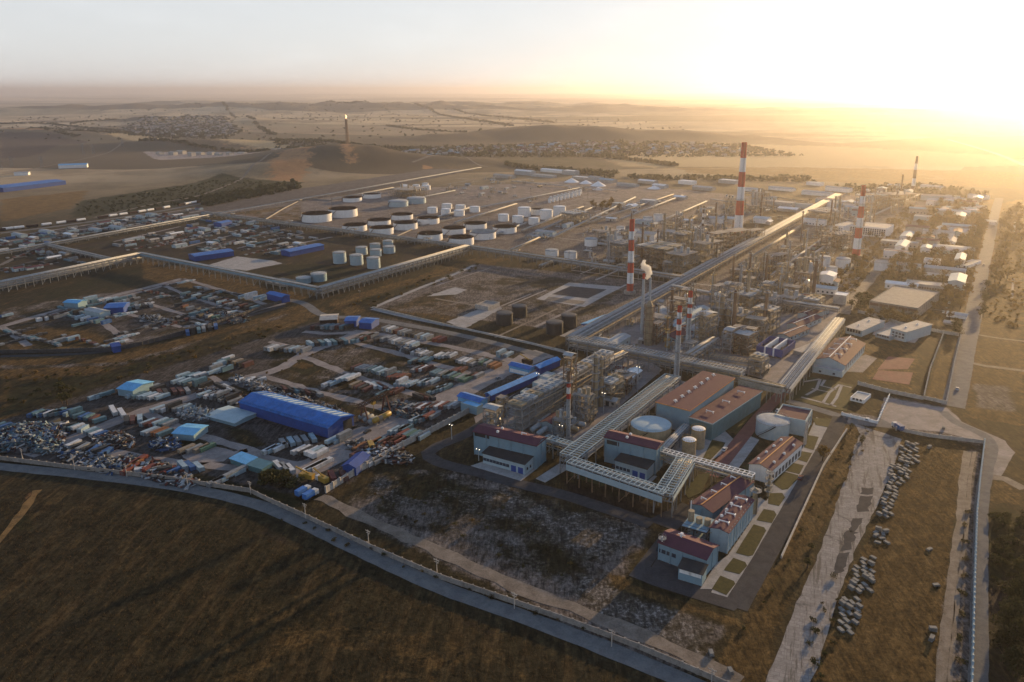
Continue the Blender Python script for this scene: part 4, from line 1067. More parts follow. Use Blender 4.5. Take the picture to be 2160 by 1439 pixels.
def house(label, L_, A_, B_, top=None, h=None, wallm=None, roofm=None, roof='flat', rh=1.6, axis='x', name='plant_building', cat='building', d=None, parapet=.5, win=None, doors=0, vents=None, ridge=None, pil=0, trim=None):
    a, w, dd, hh, rz = fit(L_, A_, B_, top, h)
    if d: dd = d
    t = thing(name, label, cat, a, rz)
    wallm = wallm or M_clad; roofm = roofm or M_maroon
    mb = MB()
    if roof == 'gable':
        mb.shed_walls(-w, 0, 0, dd, 0, hh, rh, axis)
    elif roof == 'mono':
        vs = [(-w, 0, 0), (0, 0, 0), (0, dd, 0), (-w, dd, 0), (-w, 0, hh), (0, 0, hh), (0, dd, hh + rh), (-w, dd, hh + rh)]
        mb._add(vs, [(0, 1, 5, 4), (1, 2, 6, 5), (2, 3, 7, 6), (3, 0, 4, 7), (3, 2, 1, 0)])
    else:
        mb.box(-w, 0, 0, dd, 0, hh)
        if parapet:
            e = .3
            mb.box(-w, 0, -.004, e, hh, hh + parapet); mb.box(-w, 0, dd - e, dd + .004, hh, hh + parapet)
            mb.box(-w - .004, -w + e, e, dd - e, hh, hh + parapet); mb.box(-e, .004, e, dd - e, hh, hh + parapet)
    if pil:
        k = max(2, int(dd / pil))
        for i in range(k + 1): mb.box(.0, .28, min(i * dd / k, dd - .3), min(i * dd / k, dd - .3) + .3, 0, hh - .1)
        k = max(2, int(w / pil))
        for i in range(k + 1): mb.box(-w + min(i * w / k, w - .3), -w + min(i * w / k, w - .3) + .3, -.28, 0, 0, hh - .1)
    mb.build('wall', wallm, t)
    mb = MB()
    if roof == 'gable': mb.gable(-w, 0, 0, dd, hh + .02, rh, axis, .5, .22)
    elif roof == 'mono':
        vs = [(-w - .4, -.5, hh - .05), (.4, -.5, hh - .05), (.4, dd + .4, hh + rh + .05), (-w - .4, dd + .4, hh + rh + .05)]
        vs += [(v[0], v[1], v[2] + .25) for v in vs]
        mb._add(vs, [(3, 2, 1, 0), (4, 5, 6, 7), (0, 1, 5, 4), (1, 2, 6, 5), (2, 3, 7, 6), (3, 0, 4, 7)])
    else: mb.box(-w + .3, -.3, .3, dd - .3, hh, hh + .12)
    rf = mb.build('roof', roofm, t)
    if ridge and roof == 'gable':
        q = MB()
        if axis == 'y': q.bar((-w / 2, -.4, hh + rh + .36), (-w / 2, dd + .4, hh + rh + .36), .5, .2)
        else: q.bar((-w - .4, dd / 2, hh + rh + .36), (.4, dd / 2, hh + rh + .36), .5, .2)
        q.build('ridge_cap', ridge, rf)
    if trim:
        q = MB(); q.box(-w - .45, .45, -.62, -.5, hh - .25, hh + .25); q.box(.45, .57, -.5, dd + .4, hh - .25, hh + .25); q.build('eave_trim', trim, rf)
    if vents:
        for kind, n, xf in vents:
            for i in range(n):
                y = dd * (i + .6) / (n + .2); x = -w * (1 - xf)
                if roof == 'gable':
                    z = hh + rh * (1 - abs((x + w / 2) / (w / 2))) if axis == 'y' else hh + rh * (1 - abs((y - dd / 2) / (dd / 2)))
                elif roof == 'mono': z = hh + rh * y / dd
                else: z = hh
                z += .25
                q = MB()
                if kind == 'T':
                    q.cyl(x, y, z - .3, z + 1.3, .22, .22, 10); q.tube([(x, y, z + 1.0), (x + 3.6, y + .2, z + 1.0)], .24, 8); q.tube([(x + 3.6, y - .5, z + 1.0), (x + 3.6, y + .8, z + 1.0)], .26, 8); q.cyl(x + 3.6, y + .2, z - .4, z + 1.0, .15, .15, 8)
                elif kind == 'X':
                    q.cyl(x, y, z - .3, z + 1.3, .3, .3, 10); q.bar((x - 1.3, y, z + .9), (x + 1.3, y, z + .9), .28); q.bar((x, y - 1.3, z + .9), (x, y + 1.3, z + .9), .28); q.cyl(x, y, z + 1.3, z + 1.6, .6, .5, 10)
                elif kind == 'L':
                    q.cyl(x, y, z - .3, z + 1.0, .25, .25, 8); q.tube([(x, y, z + .9), (x + 2.6, y - .3, z + .9)], .25, 8)
                else:
                    q.box(x - .55, x + .55, y - .4, y + .4, z - .3, z + .7); q.cyl(x, y, z + .7, z + .9, .35, .35, 10)
                q.build('roof_vent', M_white, rf)
    if win:
        for wd in win: windows(t, w, dd, hh, **wd)
    for i in range(doors):
        x = -w * (i + .6) / (doors + .2)
        q = MB(); q.box(x - 1.5, x + 1.5, -.07, .02, .05, 3.4); q.build('door', M_blue2, t)
    return t, w, dd, hh
# first plant house: tall clad block, lower annex with black roof, blue doors, paved apron
house('tall blue clad plant house with maroon roof by the works road bend, left of two', (1001, 958), (1131, 990), (1140, 976), 940, roof='gable', rh=1.2, d=9, vents=[('B', 2, .35), ('L', 1, .7)], pil=5.5, win=[dict(rows=1, cols=1, z0=9.5, wz=1.8, ww=9, side='front', m=M_black, name='louvre', x0=-33, x1=-24)], trim=M_maroon)
house('low annex with black roof and blue doors before the left plant house', (1019, 977), (1107, 1002), (1122, 988), 980, roof='mono', rh=.9, roofm=M_black, wallm=M_clad2, name='plant_annex', win=[dict(rows=1, cols=8, z0=1.6, wz=1.3, ww=1.6, side='front', x0=-22, x1=-8, m=M_glass), dict(rows=1, cols=2, z0=.2, wz=2.8, ww=2.6, side='front', x0=-7.6, x1=-.4, m=M_blue2, name='door'), dict(rows=1, cols=2, z0=1.6, wz=1.2, ww=1.2, side='side')])
house('tall blue clad plant house with maroon roof below the round tank, right of two', (1275, 974), (1382, 1001), (1391, 988), 947, roof='gable', rh=1.2, d=8, vents=[('B', 2, .4)], pil=5.5, win=[dict(rows=1, cols=1, z0=9.3, wz=1.8, ww=6, side='front', m=M_black, name='louvre', x0=-24, x1=-17)], trim=M_maroon)
house('low annex with black roof and blue doors before the right plant house', (1297, 994), (1364, 1014), (1378, 1001), 990, roof='mono', rh=.9, roofm=M_black, wallm=M_clad2, name='plant_annex', win=[dict(rows=1, cols=5, z0=1.6, wz=1.3, ww=1.5, side='front', x0=-17, x1=-8), dict(rows=1, cols=2, z0=.2, wz=2.8, ww=2.6, side='front', x0=-7.4, x1=-.4, m=M_blue2, name='door')])
pad('apron_slab', [(993, 983), (1019, 974), (1107, 1003), (1124, 988), (1131, 990), (1099, 1015)], .12, M_pave)
pad('apron_slab', [(1130, 1010), (1180, 978), (1208, 984), (1150, 1018)], .12, M_pave)
pad('apron_slab', [(1296, 996), (1364, 1016), (1380, 1003), (1386, 1005), (1366, 1026), (1284, 1003)], .12, M_pave)
# big maroon hall in two blocks
_, w, d, h = house('lower right block of the big maroon hall with three white vent pipes', (1452, 915), (1500, 930), (1567, 849), 894, roof='mono', rh=.05, wallm=M_teal, vents=[('T', 3, .3)], pil=0, doors=1, name='plant_hall', trim=M_clad2)
house('taller left block of the big maroon hall with a row of crossed vents', (1383, 896), (1452, 915), (1516, 836), 866, roof='mono', rh=.05, wallm=M_clad, vents=[('X', 7, .45)], name='plant_hall', trim=M_orange)
# round-tank block
house('maroon roofed block with white parapet behind the round settling tank', (1632, 908), (1696, 921), (1713, 896), h=7.4, roof='flat', wallm=M_clad2, parapet=.9, name='pump_house', win=[dict(rows=2, cols=7, z0=2, wz=1.6, ww=1.2, side='side')], pil=6)
house('maroon gabled building on posts with two rows of small roof vents', (1578, 1007), (1624, 1022), (1674, 958), 993, roof='gable', axis='y', rh=1.5, wallm=M_white, ridge=M_orange, vents=[('B', 4, .2), ('B', 3, .85)], name='workshop', win=[dict(rows=1, cols=9, z0=1.0, wz=2.6, ww=2.2, side='side', m=M_dark)])
# lower right complex
house('maroon gabled hall with a pale ridge at the back of the lower right plant', (1455, 1093), (1501, 1112), (1558, 1035), 1081, roof='gable', axis='y', rh=1.3, ridge=M_orange, vents=[('L', 4, .2)], pil=6, name='plant_hall')
house('tall white ribbed block with four white vent pipes in the lower right plant', (1496, 1156), (1533, 1168), (1583, 1096), 1124, roof='gable', axis='y', rh=.7, wallm=M_clad2, vents=[('T', 4, .25), ('B', 5, .15)], pil=3.2, name='plant_hall', win=[dict(rows=1, cols=11, z0=2, wz=7, ww=.7, side='side', m=M_clad)])
house('front blue clad block with a two sided maroon roof in the lower right plant', (1388, 1180), (1487, 1217), (1509, 1186), 1180, roof='gable', axis='x', rh=1.6, vents=[('X', 1, .35)], pil=4, name='plant_hall', win=[dict(rows=1, cols=4, z0=3.2, wz=1.4, ww=1.6, side='front', x0=-19, x1=-11)], doors=0)
house('low annex with black roof at the front corner of the lower right plant', (1430, 1222), (1480, 1237), (1493, 1221), 1212, roof='mono', rh=.5, roofm=M_black, name='plant_annex', win=[dict(rows=1, cols=2, z0=3.0, wz=1.2, ww=4.2, side='front', m=M_white)])
# others
house('maroon pitched hall with white ridge and ribbed vents on the right', (1713, 778), (1780, 791), (1813, 742), 771, roof='gable', axis='y', rh=3.2, wallm=M_clad2, ridge=M_white, vents=[('T', 4, .22), ('T', 4, .58)], name='plant_hall', win=[dict(rows=1, cols=6, z0=2, wz=1.4, ww=2, side='front'), dict(rows=2, cols=9, z0=2, wz=1.5, ww=1.4, side='side', m=M_dark)])
house('low pale annex in front of the maroon pitched hall', (1712, 785), (1776, 797), (1779, 792), 786, roof='flat', wallm=M_clad2, roofm=M_pale, name='plant_annex', d=5, win=[dict(rows=1, cols=2, z0=1.0, wz=1, ww=1.4, side='front')])
house('pale cubic plant house with tan roof, left of two beyond the maroon pitched hall', (1783, 703), (1817, 711), (1836, 684), 698, roof='mono', rh=.2, roofm=M_conc, wallm=M_clad2, name='plant_house', win=[dict(rows=2, cols=5, z0=2, wz=1.2, ww=1.6, side='front')], vents=[('B', 2, .4)])
house('pale cubic plant house with tan roof, right of two beyond the maroon pitched hall', (1877, 713), (1909, 722), (1925, 696), 701, roof='mono', rh=.2, roofm=M_conc, wallm=M_clad2, name='plant_house', win=[dict(rows=2, cols=4, z0=2, wz=1.2, ww=1.6, side='front')], vents=[('B', 2, .5)])
house('low grey wing joined to the right cubic plant house', (1846, 711), (1877, 719), (1890, 702), 712, roof='flat', roofm=M_pale, wallm=M_clad, name='plant_annex', win=[dict(rows=1, cols=5, z0=1.5, wz=1, ww=1.4, side='front')])
house('very wide old brown hall with a stained flat roof among the trees', (1832, 656), (1933, 673), (1951, 632), 652, roof='flat', roofm=M_concd, wallm=M_concd, parapet=.7, pil=6, name='old_hall', win=[dict(rows=1, cols=14, z0=5, wz=2, ww=3.6, side='front', m=M_brown)])
def _sub(): pass
# blue open topped cooling bays
a, w, d, h, rz = fit((1594, 748), (1649, 759), (1667, 736), 739)
t = thing('cooling_bays', 'dark blue three bay open topped cooling unit with pale dividers', 'cooling unit', a, rz)
mb = MB(); e = .3
mb.box(-w, 0, -.0, e, 1.2, h); mb.box(-w, 0, d - e, d, 1.2, h); mb.box(-w, -w + e, e, d - e, 1.2, h); mb.box(-e, 0, e, d - e, 1.2, h)
mb.build('wall', M_blue2, t)
mb = MB()
for f in (1 / 3, 2 / 3): mb.box(-w * f - .5, -w * f + .5, -.1, d + .1, 1.0, h + .25)
mb.build('divider', M_white, t)
mb = MB(); mb.box(-w + e, -e, e, d - e, 1.5, h * .45)
for i in range(3): mb.cyl(-w * (i + .5) / 3, d / 2, h * .45, h * .62, w * .12, w * .13, 20, 0)
mb.build('fan_deck', M_brown, t)
mb = MB()
for x in (-w + .3, -w * .66, -w * .33, -.3):
    for y in (.3, d / 2, d - .3): mb.box(x - .2, x + .2, y - .2, y + .2, 0, 1.3)
mb.build('legs', M_steel, t)
house('long maroon roofed hall behind the blue cooling bays, nearest of three', (1640, 716), (1664, 722), (1684, 699), 711, roof='gable', axis='y', rh=1.2, ridge=M_white, wallm=M_clad2, name='plant_hall', win=[dict(rows=1, cols=5, z0=1.5, wz=1.2, ww=1.4, side='side')])
house('long maroon roofed hall behind the blue cooling bays, middle of three', (1660, 694), (1686, 700), (1708, 675), 689, roof='gable', axis='y', rh=1.2, ridge=M_white, wallm=M_clad2, name='plant_hall', win=[dict(rows=1, cols=5, z0=1.5, wz=1.2, ww=1.4, side='side')])
house('long maroon roofed hall behind the blue cooling bays, farthest of three', (1682, 670), (1708, 676), (1726, 656), 666, roof='gable', axis='y', rh=1.2, ridge=M_white, wallm=M_clad2, name='plant_hall')
house('maroon gabled hall beside the slender striped stacks', (1385, 716), (1426, 725), (1450, 700), 716, roof='gable', axis='y', rh=1.8, ridge=M_orange, wallm=M_clad, name='plant_hall', win=[dict(rows=1, cols=5, z0=1, wz=1.2, ww=1.5, side='front', m=M_dark)])
house('pale green roofed long shed behind the slender striped stacks', (1402, 697), (1432, 702), (1492, 657), 694, roof='gable', axis='y', rh=1.5, roofm=M_clad2, wallm=M_clad, name='long_shed')
house('white roofed long slab shed beside the pale straight pipe rack', (1673, 746), (1691, 751), (1716, 724), 744, roof='mono', rh=.1, roofm=M_conc, wallm=M_conc, name='long_shed')
house('small white kiosk pair beside the forecourt', (1793, 845), (1822, 852), (1834, 838), 846, roof='flat', roofm=M_pale, wallm=M_white, name='gatehouse', win=[dict(rows=1, cols=3, z0=1, wz=1.1, ww=1.2, side='front')])
house('long white building by the boulevard, farther of two', (1968, 494), (2033, 501), (2037, 490), 491, roof='gable', rh=1.4, roofm=M_pale, wallm=M_white, name='long_building', win=[dict(rows=2, cols=12, z0=1.2, wz=1.4, ww=1.4, side='front')])
house('long white building by the boulevard, nearer of two', (1965, 532), (2054, 540), (2058, 530), 532, roof='gable', rh=1.4, roofm=M_pale, wallm=M_white, name='long_building', win=[dict(rows=1, cols=14, z0=1.2, wz=1.4, ww=1.4, side='front')])
house('white office block with rows of windows behind the glowing striped chimney', (1790, 494), (1868, 502), (1874, 492), 483, roof='flat', roofm=M_conc, wallm=M_white, name='office_block', win=[dict(rows=4, cols=16, z0=1.4, wz=1.6, ww=1.8, side='front')])
house('white round cornered block left of the office block', (1756, 494), (1778, 497), (1782, 486), 478, roof='flat', roofm=M_conc, wallm=M_white, name='office_block', win=[dict(rows=3, cols=4, z0=1.4, wz=1.4, ww=1.6, side='front')])
house('long grey building half hidden by trees above the brown hall', (1908, 608), (2000, 618), (2003, 610), 607, roof='flat', roofm=M_conc, wallm=M_conc, name='long_building', win=[dict(rows=1, cols=16, z0=1.2, wz=1.6, ww=1.6, side='front', m=M_brown)])
house('low blue white shed beside the boulevard wall', (1996, 668), (2038, 674), (2041, 668), 668, roof='gable', rh=1, roofm=M_pale, wallm=M_white, name='shed')
house('tan roofed shed in front of the blue white shed by the boulevard', (1990, 684), (2016, 688), (2019, 683), 684, roof='gable', rh=.8, roofm=M_conc, wallm=M_concd, name='shed')
house('square white building standing among trees near the boulevard', (2018, 565), (2037, 568), (2040, 552), 562, roof='flat', roofm=M_conc, wallm=M_white, name='block', win=[dict(rows=2, cols=4, z0=1, wz=1.3, ww=1.5, side='front')])
for i, (x, y, ww, lab) in enumerate(((1900, 572, 30, 'low pale shed in the tree belt'), (1940, 582, 50, 'low pale shed in the tree belt'), (1990, 588, 40, 'low pale shed in the tree belt'), (1950, 512, 24, 'low pale shed in the tree belt'), (2040, 440, 34, 'hazy white building at the far end of the boulevard'), (2060, 472, 40, 'hazy white building at the far end of the boulevard'), (1990, 424, 40, 'hazy white building at the far end of the boulevard'), (1940, 398, 44, 'hazy white building at the far end of the boulevard'), (1870, 396, 30, 'hazy white building at the far end of the boulevard'), (2040, 418, 40, 'hazy white building at the far end of the boulevard'), (1820, 406, 30, 'hazy white building beyond the pipe rack end'), (1700, 390, 30, 'hazy white building beyond the pipe rack end'), (1740, 402, 50, 'hazy white building beyond the pipe rack end'))):
    house(lab, (x, y), (x + ww, y + ww * .1), (x + ww + 4, y - 6), y - 3, roof=rnd.choice(['flat', 'gable']), rh=1.4, roofm=M_pale, wallm=M_white, name='low_building', d=13)
# pale sheds and silos along the far rim of the refinery
for i, (x, y, ww, hh_) in enumerate(((1040, 374, 40, 5), (1085, 368, 34, 8), (1120, 372, 44, 4), (1140, 362, 50, 5), (1185, 368, 26, 8), (1206, 377, 40, 4), (1240, 380, 24, 6), (1262, 384, 30, 5), (1300, 392, 40, 4), (1345, 386, 34, 5), (1375, 396, 26, 5), (1430, 388, 30, 6), (1460, 400, 40, 5), (1515, 386, 36, 6), (1420, 420, 24, 4), (1350, 430, 30, 6), (1290, 436, 20, 5), (1320, 440, 20, 4), (1560, 402, 40, 4), (1620, 400, 50, 4), (1690, 410, 60, 5), (1620, 432, 50, 5), (1640, 445, 40, 4), (1490, 470, 34, 6), (1340, 505, 40, 7), (1375, 520, 34, 5), (1520, 470, 26, 6), (1588, 470, 30, 6), (1400, 500, 30, 6), (1440, 490, 26, 6))):
    house('pale works shed along the far side of the refinery', (x, y), (x + ww, y + ww * .09), (x + ww + 8, y - 6), h=hh_, roof=rnd.choice(['gable', 'gable', 'flat']), rh=1.6, roofm=rnd.choice([M_pale, M_white, M_conc, M_clad2]), wallm=rnd.choice([M_white, M_pale, M_conc]), name='works_shed', d=rnd.uniform(11, 18))
# white conical heaps of salt or sulphur
for (x, y, rr, hh_) in ((1206, 384, 14, 7), (1236, 387, 12, 6), (1262, 392, 14, 8), (1380, 398, 12, 5), (1262, 400, 10, 4)):
    pp = G(x, y); mb = MB(); mb.cyl(0, 0, 0, hh_, rr, .6, 22)
    one('pale_heap', mb, M_white, 'pale cone shaped heap beyond the tank farm', 'heap', pp, smooth=True)
# left plain: blue warehouses and white barns
house('long blue roofed warehouse on the far left plain', (8, 406), (140, 390), (150, 386), 398, h=7, roof='gable', axis='x', rh=1.6, roofm=M_blue, wallm=M_blue2, name='warehouse', d=45)
house('short blue roofed warehouse cut by the left edge of the picture', (-40, 410), (16, 404), (24, 398), h=8, roof='gable', axis='x', rh=2, roofm=M_blue, wallm=M_blue2, name='warehouse', d=35)
house('pale blue roofed barn alone on the left plain', (124, 356), (184, 354), (188, 349), h=7, roof='gable', rh=2, roofm=M_lblue, wallm=M_white, name='barn', d=22)
house('small white barn on the left plain beside the blue warehouse', (30, 371), (60, 370), (64, 366), h=5, roof='gable', rh=1.5, roofm=M_pale, wallm=M_white, name='barn', d=18)
for i in range(9):
    x = 330 + i * 21
    x += rnd.uniform(-5, 5); yy = 326 + rnd.uniform(-1, 5); w9 = rnd.uniform(5, 16)
    house('pale works shed in the far quarry yard', (x, yy), (x + w9, yy + .5), (x + w9 + 3, yy - 2), h=6 + i % 4, roof='gable', rh=1.6, roofm=M_conc, wallm=M_conc, name='works_shed', d=14)
for i in range(12):
    x = 572 + i * 13.5
    house('pale shed at the foot of the distant flare', (x, 319 + (i % 4)), (x + 8, 319.4 + (i % 4)), (x + 10, 317.6 + (i % 4)), h=7 + i % 5, roof=rnd.choice(['flat', 'gable']), rh=1.6, roofm=M_conc, wallm=M_conc, name='works_shed', d=12)
# blue sheds in the compounds
wt, ww_, wd_, wh_ = house('big blue warehouse with a bright blue roof in the container yard', (507, 869), (693, 925), (741, 896), 903, roof='gable', axis='x', rh=2.2, roofm=M_blue, wallm=M_blue2, name='warehouse', win=[dict(rows=1, cols=14, z0=5.8, wz=1.1, ww=4, side='front', m=M_blue), dict(rows=1, cols=1, z0=.1, wz=5, ww=6, side='side', m=M_black, name='door', x0=7, x1=19)])
for i in range(16):
    x = -ww_ * (i + .6) / 16.2; q = MB(); y1, y2 = wd_ * .58, wd_ * .93
    q.bar((x, y1, wh_ + 2.2 * (1 - (y1 - wd_ / 2) / (wd_ / 2)) + .28), (x, y2, wh_ + 2.2 * (1 - (y2 - wd_ / 2) / (wd_ / 2)) + .28), 1.7, .06); q.build('skylight', M_clad2, wt)
house('long blue roofed shed beside the pale yard in the left compound, left one', (412, 552), (494, 540), (502, 535), h=5, roof='gable', axis='x', rh=1, roofm=M_blue, wallm=M_blue2, name='long_shed', d=16)
house('long blue roofed shed beside the grey tanks in the left compound, right one', (612, 542), (684, 527), (692, 522), h=5, roof='gable', axis='x', rh=1, roofm=M_blue, wallm=M_blue2, name='long_shed', d=14)
house('small blue roofed shed at the back of the left compound', (468, 480), (490, 475), (494, 471), h=5, roof='gable', axis='x', rh=1, roofm=M_blue, wallm=M_blue2, name='shed', d=12)
house('blue roofed shed among trailers in the left compound', (222, 664), (262, 662), (268, 652), h=5, roof='gable', axis='x', rh=1.2, roofm=M_blue, wallm=M_blue2, name='shed', d=15)
house('pale blue roofed shed along the track in the left compound', (136, 650), (166, 652), (172, 643), h=4.5, roof='gable', axis='x', rh=1, roofm=M_lblue, wallm=M_clad, name='shed', d=9)
house('white roofed tent shed in the left compound', (180, 665), (212, 672), (218, 664), h=4, roof='gable', axis='x', rh=1, roofm=M_pale, wallm=M_clad2, name='shed', d=8)
house('bright blue lean to by the gate of the left compound', (596, 640), (612, 636), (622, 628), h=5, roof='gable', axis='y', rh=1, roofm=M_blue, wallm=M_blue2, name='shed', d=20)
house('dark blue shed at the lower corner of the left compound', (240, 745), (256, 742), (260, 735), h=4, roof='gable', axis='x', rh=1, roofm=M_blue2, wallm=M_blue2, name='shed', d=9)
house('blue roofed long shed beside the black tanks', (1226, 686), (1252, 692), (1284, 663), 689, roof='gable', axis='y', rh=1.2, roofm=M_lblue, wallm=M_blue, name='long_shed')
house('row of blue roofed garages along the wall, lower length', (1024, 843), (1036, 847), (1112, 795), h=3.6, roof='gable', axis='y', rh=1.0, roofm=M_lblue2, wallm=M_blue2, name='garage_row')
house('row of blue roofed garages along the wall, upper length', (1124, 787), (1138, 791), (1166, 768), h=4.2, roof='gable', axis='y', rh=1.0, roofm=M_lblue2, wallm=M_blue2, name='garage_row')
house('blue roofed wing standing across the upper garages', (1074, 785), (1116, 795), (1124, 788), h=4.5, roof='gable', axis='x', rh=1, roofm=M_blue, wallm=M_lblue, name='garage_wing', win=[dict(rows=1, cols=7, z0=.6, wz=2, ww=2, side='front', m=M_white, name='door')])
house('blue roofed wing with pale lean to across the lower garages', (966, 852), (1012, 866), (1022, 856), h=4.5, roof='gable', axis='x', rh=1, roofm=M_blue, wallm=M_lblue, name='garage_wing')
house('pale blue flat canopy beside the lower garages', (972, 866), (1006, 876), (1016, 868), h=4, roof='flat', roofm=M_lblue, wallm=M_clad, name='canopy')
house('blue and white roofed shed at the left end of the container yard', (250, 834), (282, 839), (300, 828), h=4, roof='gable', axis='x', rh=1.2, roofm=M_lblue, wallm=M_clad, name='shed', d=14)
house('blue roofed shed among scrap near the lower yard loop', (366, 927), (410, 931), (420, 918), h=3.2, roof='gable', axis='x', rh=.8, roofm=M_lblue, wallm=M_clad, name='shed', d=11)
house('grey roofed low shed sheeted in pale blue beside the blue warehouse', (436, 884), (496, 900), (510, 888), h=1.8, roof='gable', axis='x', rh=.7, roofm=M_clad2, wallm=M_clad, name='shed', d=14)
house('dark blue shed with white roof slope near the yard gate', (724, 1000), (752, 1004), (766, 994), h=4, roof='gable', axis='y', rh=1.4, roofm=M_blue2, wallm=M_blue2, name='shed', d=12)
house('teal roofed shed row by the lower yard track, left part', (487, 978), (520, 990), (536, 976), h=2.6, roof='mono', rh=.4, roofm=M_lblue, wallm=M_teal, name='shed')
house('teal roofed shed row by the lower yard track, right part', (524, 992), (554, 1001), (570, 988), h=2.6, roof='mono', rh=.4, roofm=M_teal, wallm=M_teal, name='shed')
house('tan roofed shed at the top of the container yard', (676, 690), (712, 688), (722, 681), h=5, roof='gable', axis='x', rh=1, roofm=M_conc, wallm=M_rust, name='shed', d=14)
house('small blue roofed shed at the top of the container yard, left of two', (728, 690), (752, 690), (760, 683), h=4.5, roof='gable', axis='x', rh=1, roofm=M_blue, wallm=M_blue2, name='shed', d=12)
house('small blue roofed shed at the top of the container yard, right of two', (758, 693), (784, 695), (792, 686), h=4.5, roof='gable', axis='x', rh=1, roofm=M_blue, wallm=M_blue2, name='shed', d=12)
house('brick red roofed ring of low walls beside the black tanks', (1002, 651), (1030, 656), (1052, 646), h=2.4, roof='flat', roofm=M_concd, wallm=M_conc, name='roofless_building', parapet=1.0)
house('old concrete platform building at the far yard', (560, 598), (600, 606), (620, 594), h=1.2, roof='flat', roofm=M_concd, wallm=M_concd, name='platform')
# pits and sports courts, gardens, lawns
sheet('sports_court', [(1850, 780), (1915, 779), (1930, 757), (1874, 752)], .05, M_redp)
sheet('sports_court', [(1840, 800), (1918, 812), (1926, 786), (1852, 781)], .055, M_redp)
sheet('service_yard', [(1786, 762), (1826, 748), (1850, 756), (1820, 786), (1784, 784)], .05, M_hard)
sheet('service_yard', [(1840, 706), (1900, 720), (1930, 724), (1958, 690), (1930, 684), (1880, 676), (1850, 690)], .05, M_pave)
sheet('works_floor', [(1206, 950), (1426, 800), (1448, 806), (1236, 968)], .03, M_pave)
sheet('works_floor', [(1000, 880), (1190, 770), (1340, 745), (1398, 780), (1210, 940), (1010, 918)], .02, M_hard)
sheet('works_floor', [(1215, 720), (1420, 612), (1770, 660), (1652, 812), (1560, 785)], .02, M_hard)
sheet('works_floor', [(1400, 975), (1440, 915), (1520, 900), (1556, 935), (1480, 985), (1448, 990)], .03, M_pave)
sheet('works_floor', [(1578, 918), (1602, 928), (1560, 985), (1548, 1000), (1514, 990)], .03, M_pave)
strip('red_road', [(1652, 826), (1600, 880), (1560, 930), (1516, 985), (1500, 1004)], 6.5, .045, M_redp, .1, False)
strip('red_road', [(1690, 770), (1652, 826)], 6.5, .045, M_redp, .1, False)
strip('garden_road', [(1662, 845), (1720, 862), (1772, 878)], 6, .045, M_asphw, .1, False)
sheet('lawn_paving', [(1500, 1250), (1534, 1260), (1590, 1174), (1641, 1088), (1690, 1006), (1718, 955), (1752, 895), (1722, 880), (1690, 950), (1640, 985), (1620, 1052), (1585, 1100), (1535, 1180)], .052, M_pave)
pad('footway_slab', [(1477, 1243), (1501, 1243), (1620, 1060), (1604, 1050), (1586, 1056), (1584, 1100), (1535, 1172), (1510, 1190)], .11, M_pave)
for q in ([(1621, 1041), (1650, 1040), (1656, 1050), (1643, 1068), (1620, 1063)], [(1605, 1073), (1633, 1078), (1638, 1086), (1628, 1104), (1592, 1097)], [(1588, 1106), (1612, 1113), (1616, 1120), (1588, 1172), (1578, 1174), (1552, 1167)],
          [(1547, 1177), (1572, 1186), (1576, 1194), (1560, 1212), (1526, 1203)], [(1518, 1214), (1548, 1226), (1551, 1232), (1532, 1256), (1502, 1243)], [(1646, 993), (1684, 1003), (1684, 1010), (1662, 1032), (1650, 1034), (1626, 1018)],
          [(1660, 974), (1696, 982), (1686, 1001), (1648, 991)], [(1690, 952), (1713, 956), (1702, 976), (1671, 966)], [(1702, 918), (1727, 922), (1716, 950), (1696, 944)], [(1714, 882), (1754, 884), (1746, 902), (1720, 897)],
          [(1543, 864), (1588, 874), (1580, 882), (1553, 915), (1524, 908)], [(1502, 928), (1530, 934), (1526, 942), (1494, 975), (1480, 972)], [(1588, 966), (1580, 972), (1560, 1000), (1590, 1010), (1602, 990)], [(1406, 1000), (1440, 986), (1428, 1030), (1398, 1036)], [(1442, 1034), (1472, 1002), (1500, 996), (1478, 1040), (1452, 1052)],
          [(1690, 792), (1740, 800), (1800, 812), (1786, 868), (1730, 858), (1664, 842)], [(1570, 826), (1604, 830), (1590, 860), (1568, 850)], [(1210, 992), (1290, 1018), (1270, 1026), (1200, 1004)]):
    pad('lawn', q, .10, M_lawn)
for q in ([(1694, 806), (1730, 800)], [(1730, 800), (1722, 822), (1700, 834)], [(1712, 820), (1750, 828), (1736, 850)], [(1750, 828), (1770, 812), (1796, 818)], [(1690, 838), (1736, 850), (1764, 858)], [(1776, 812), (1764, 840), (1752, 856)], [(1740, 802), (1732, 814), (1764, 822)]):
    strip('garden_path', q, 1.6, .13, M_pave, .05, False)
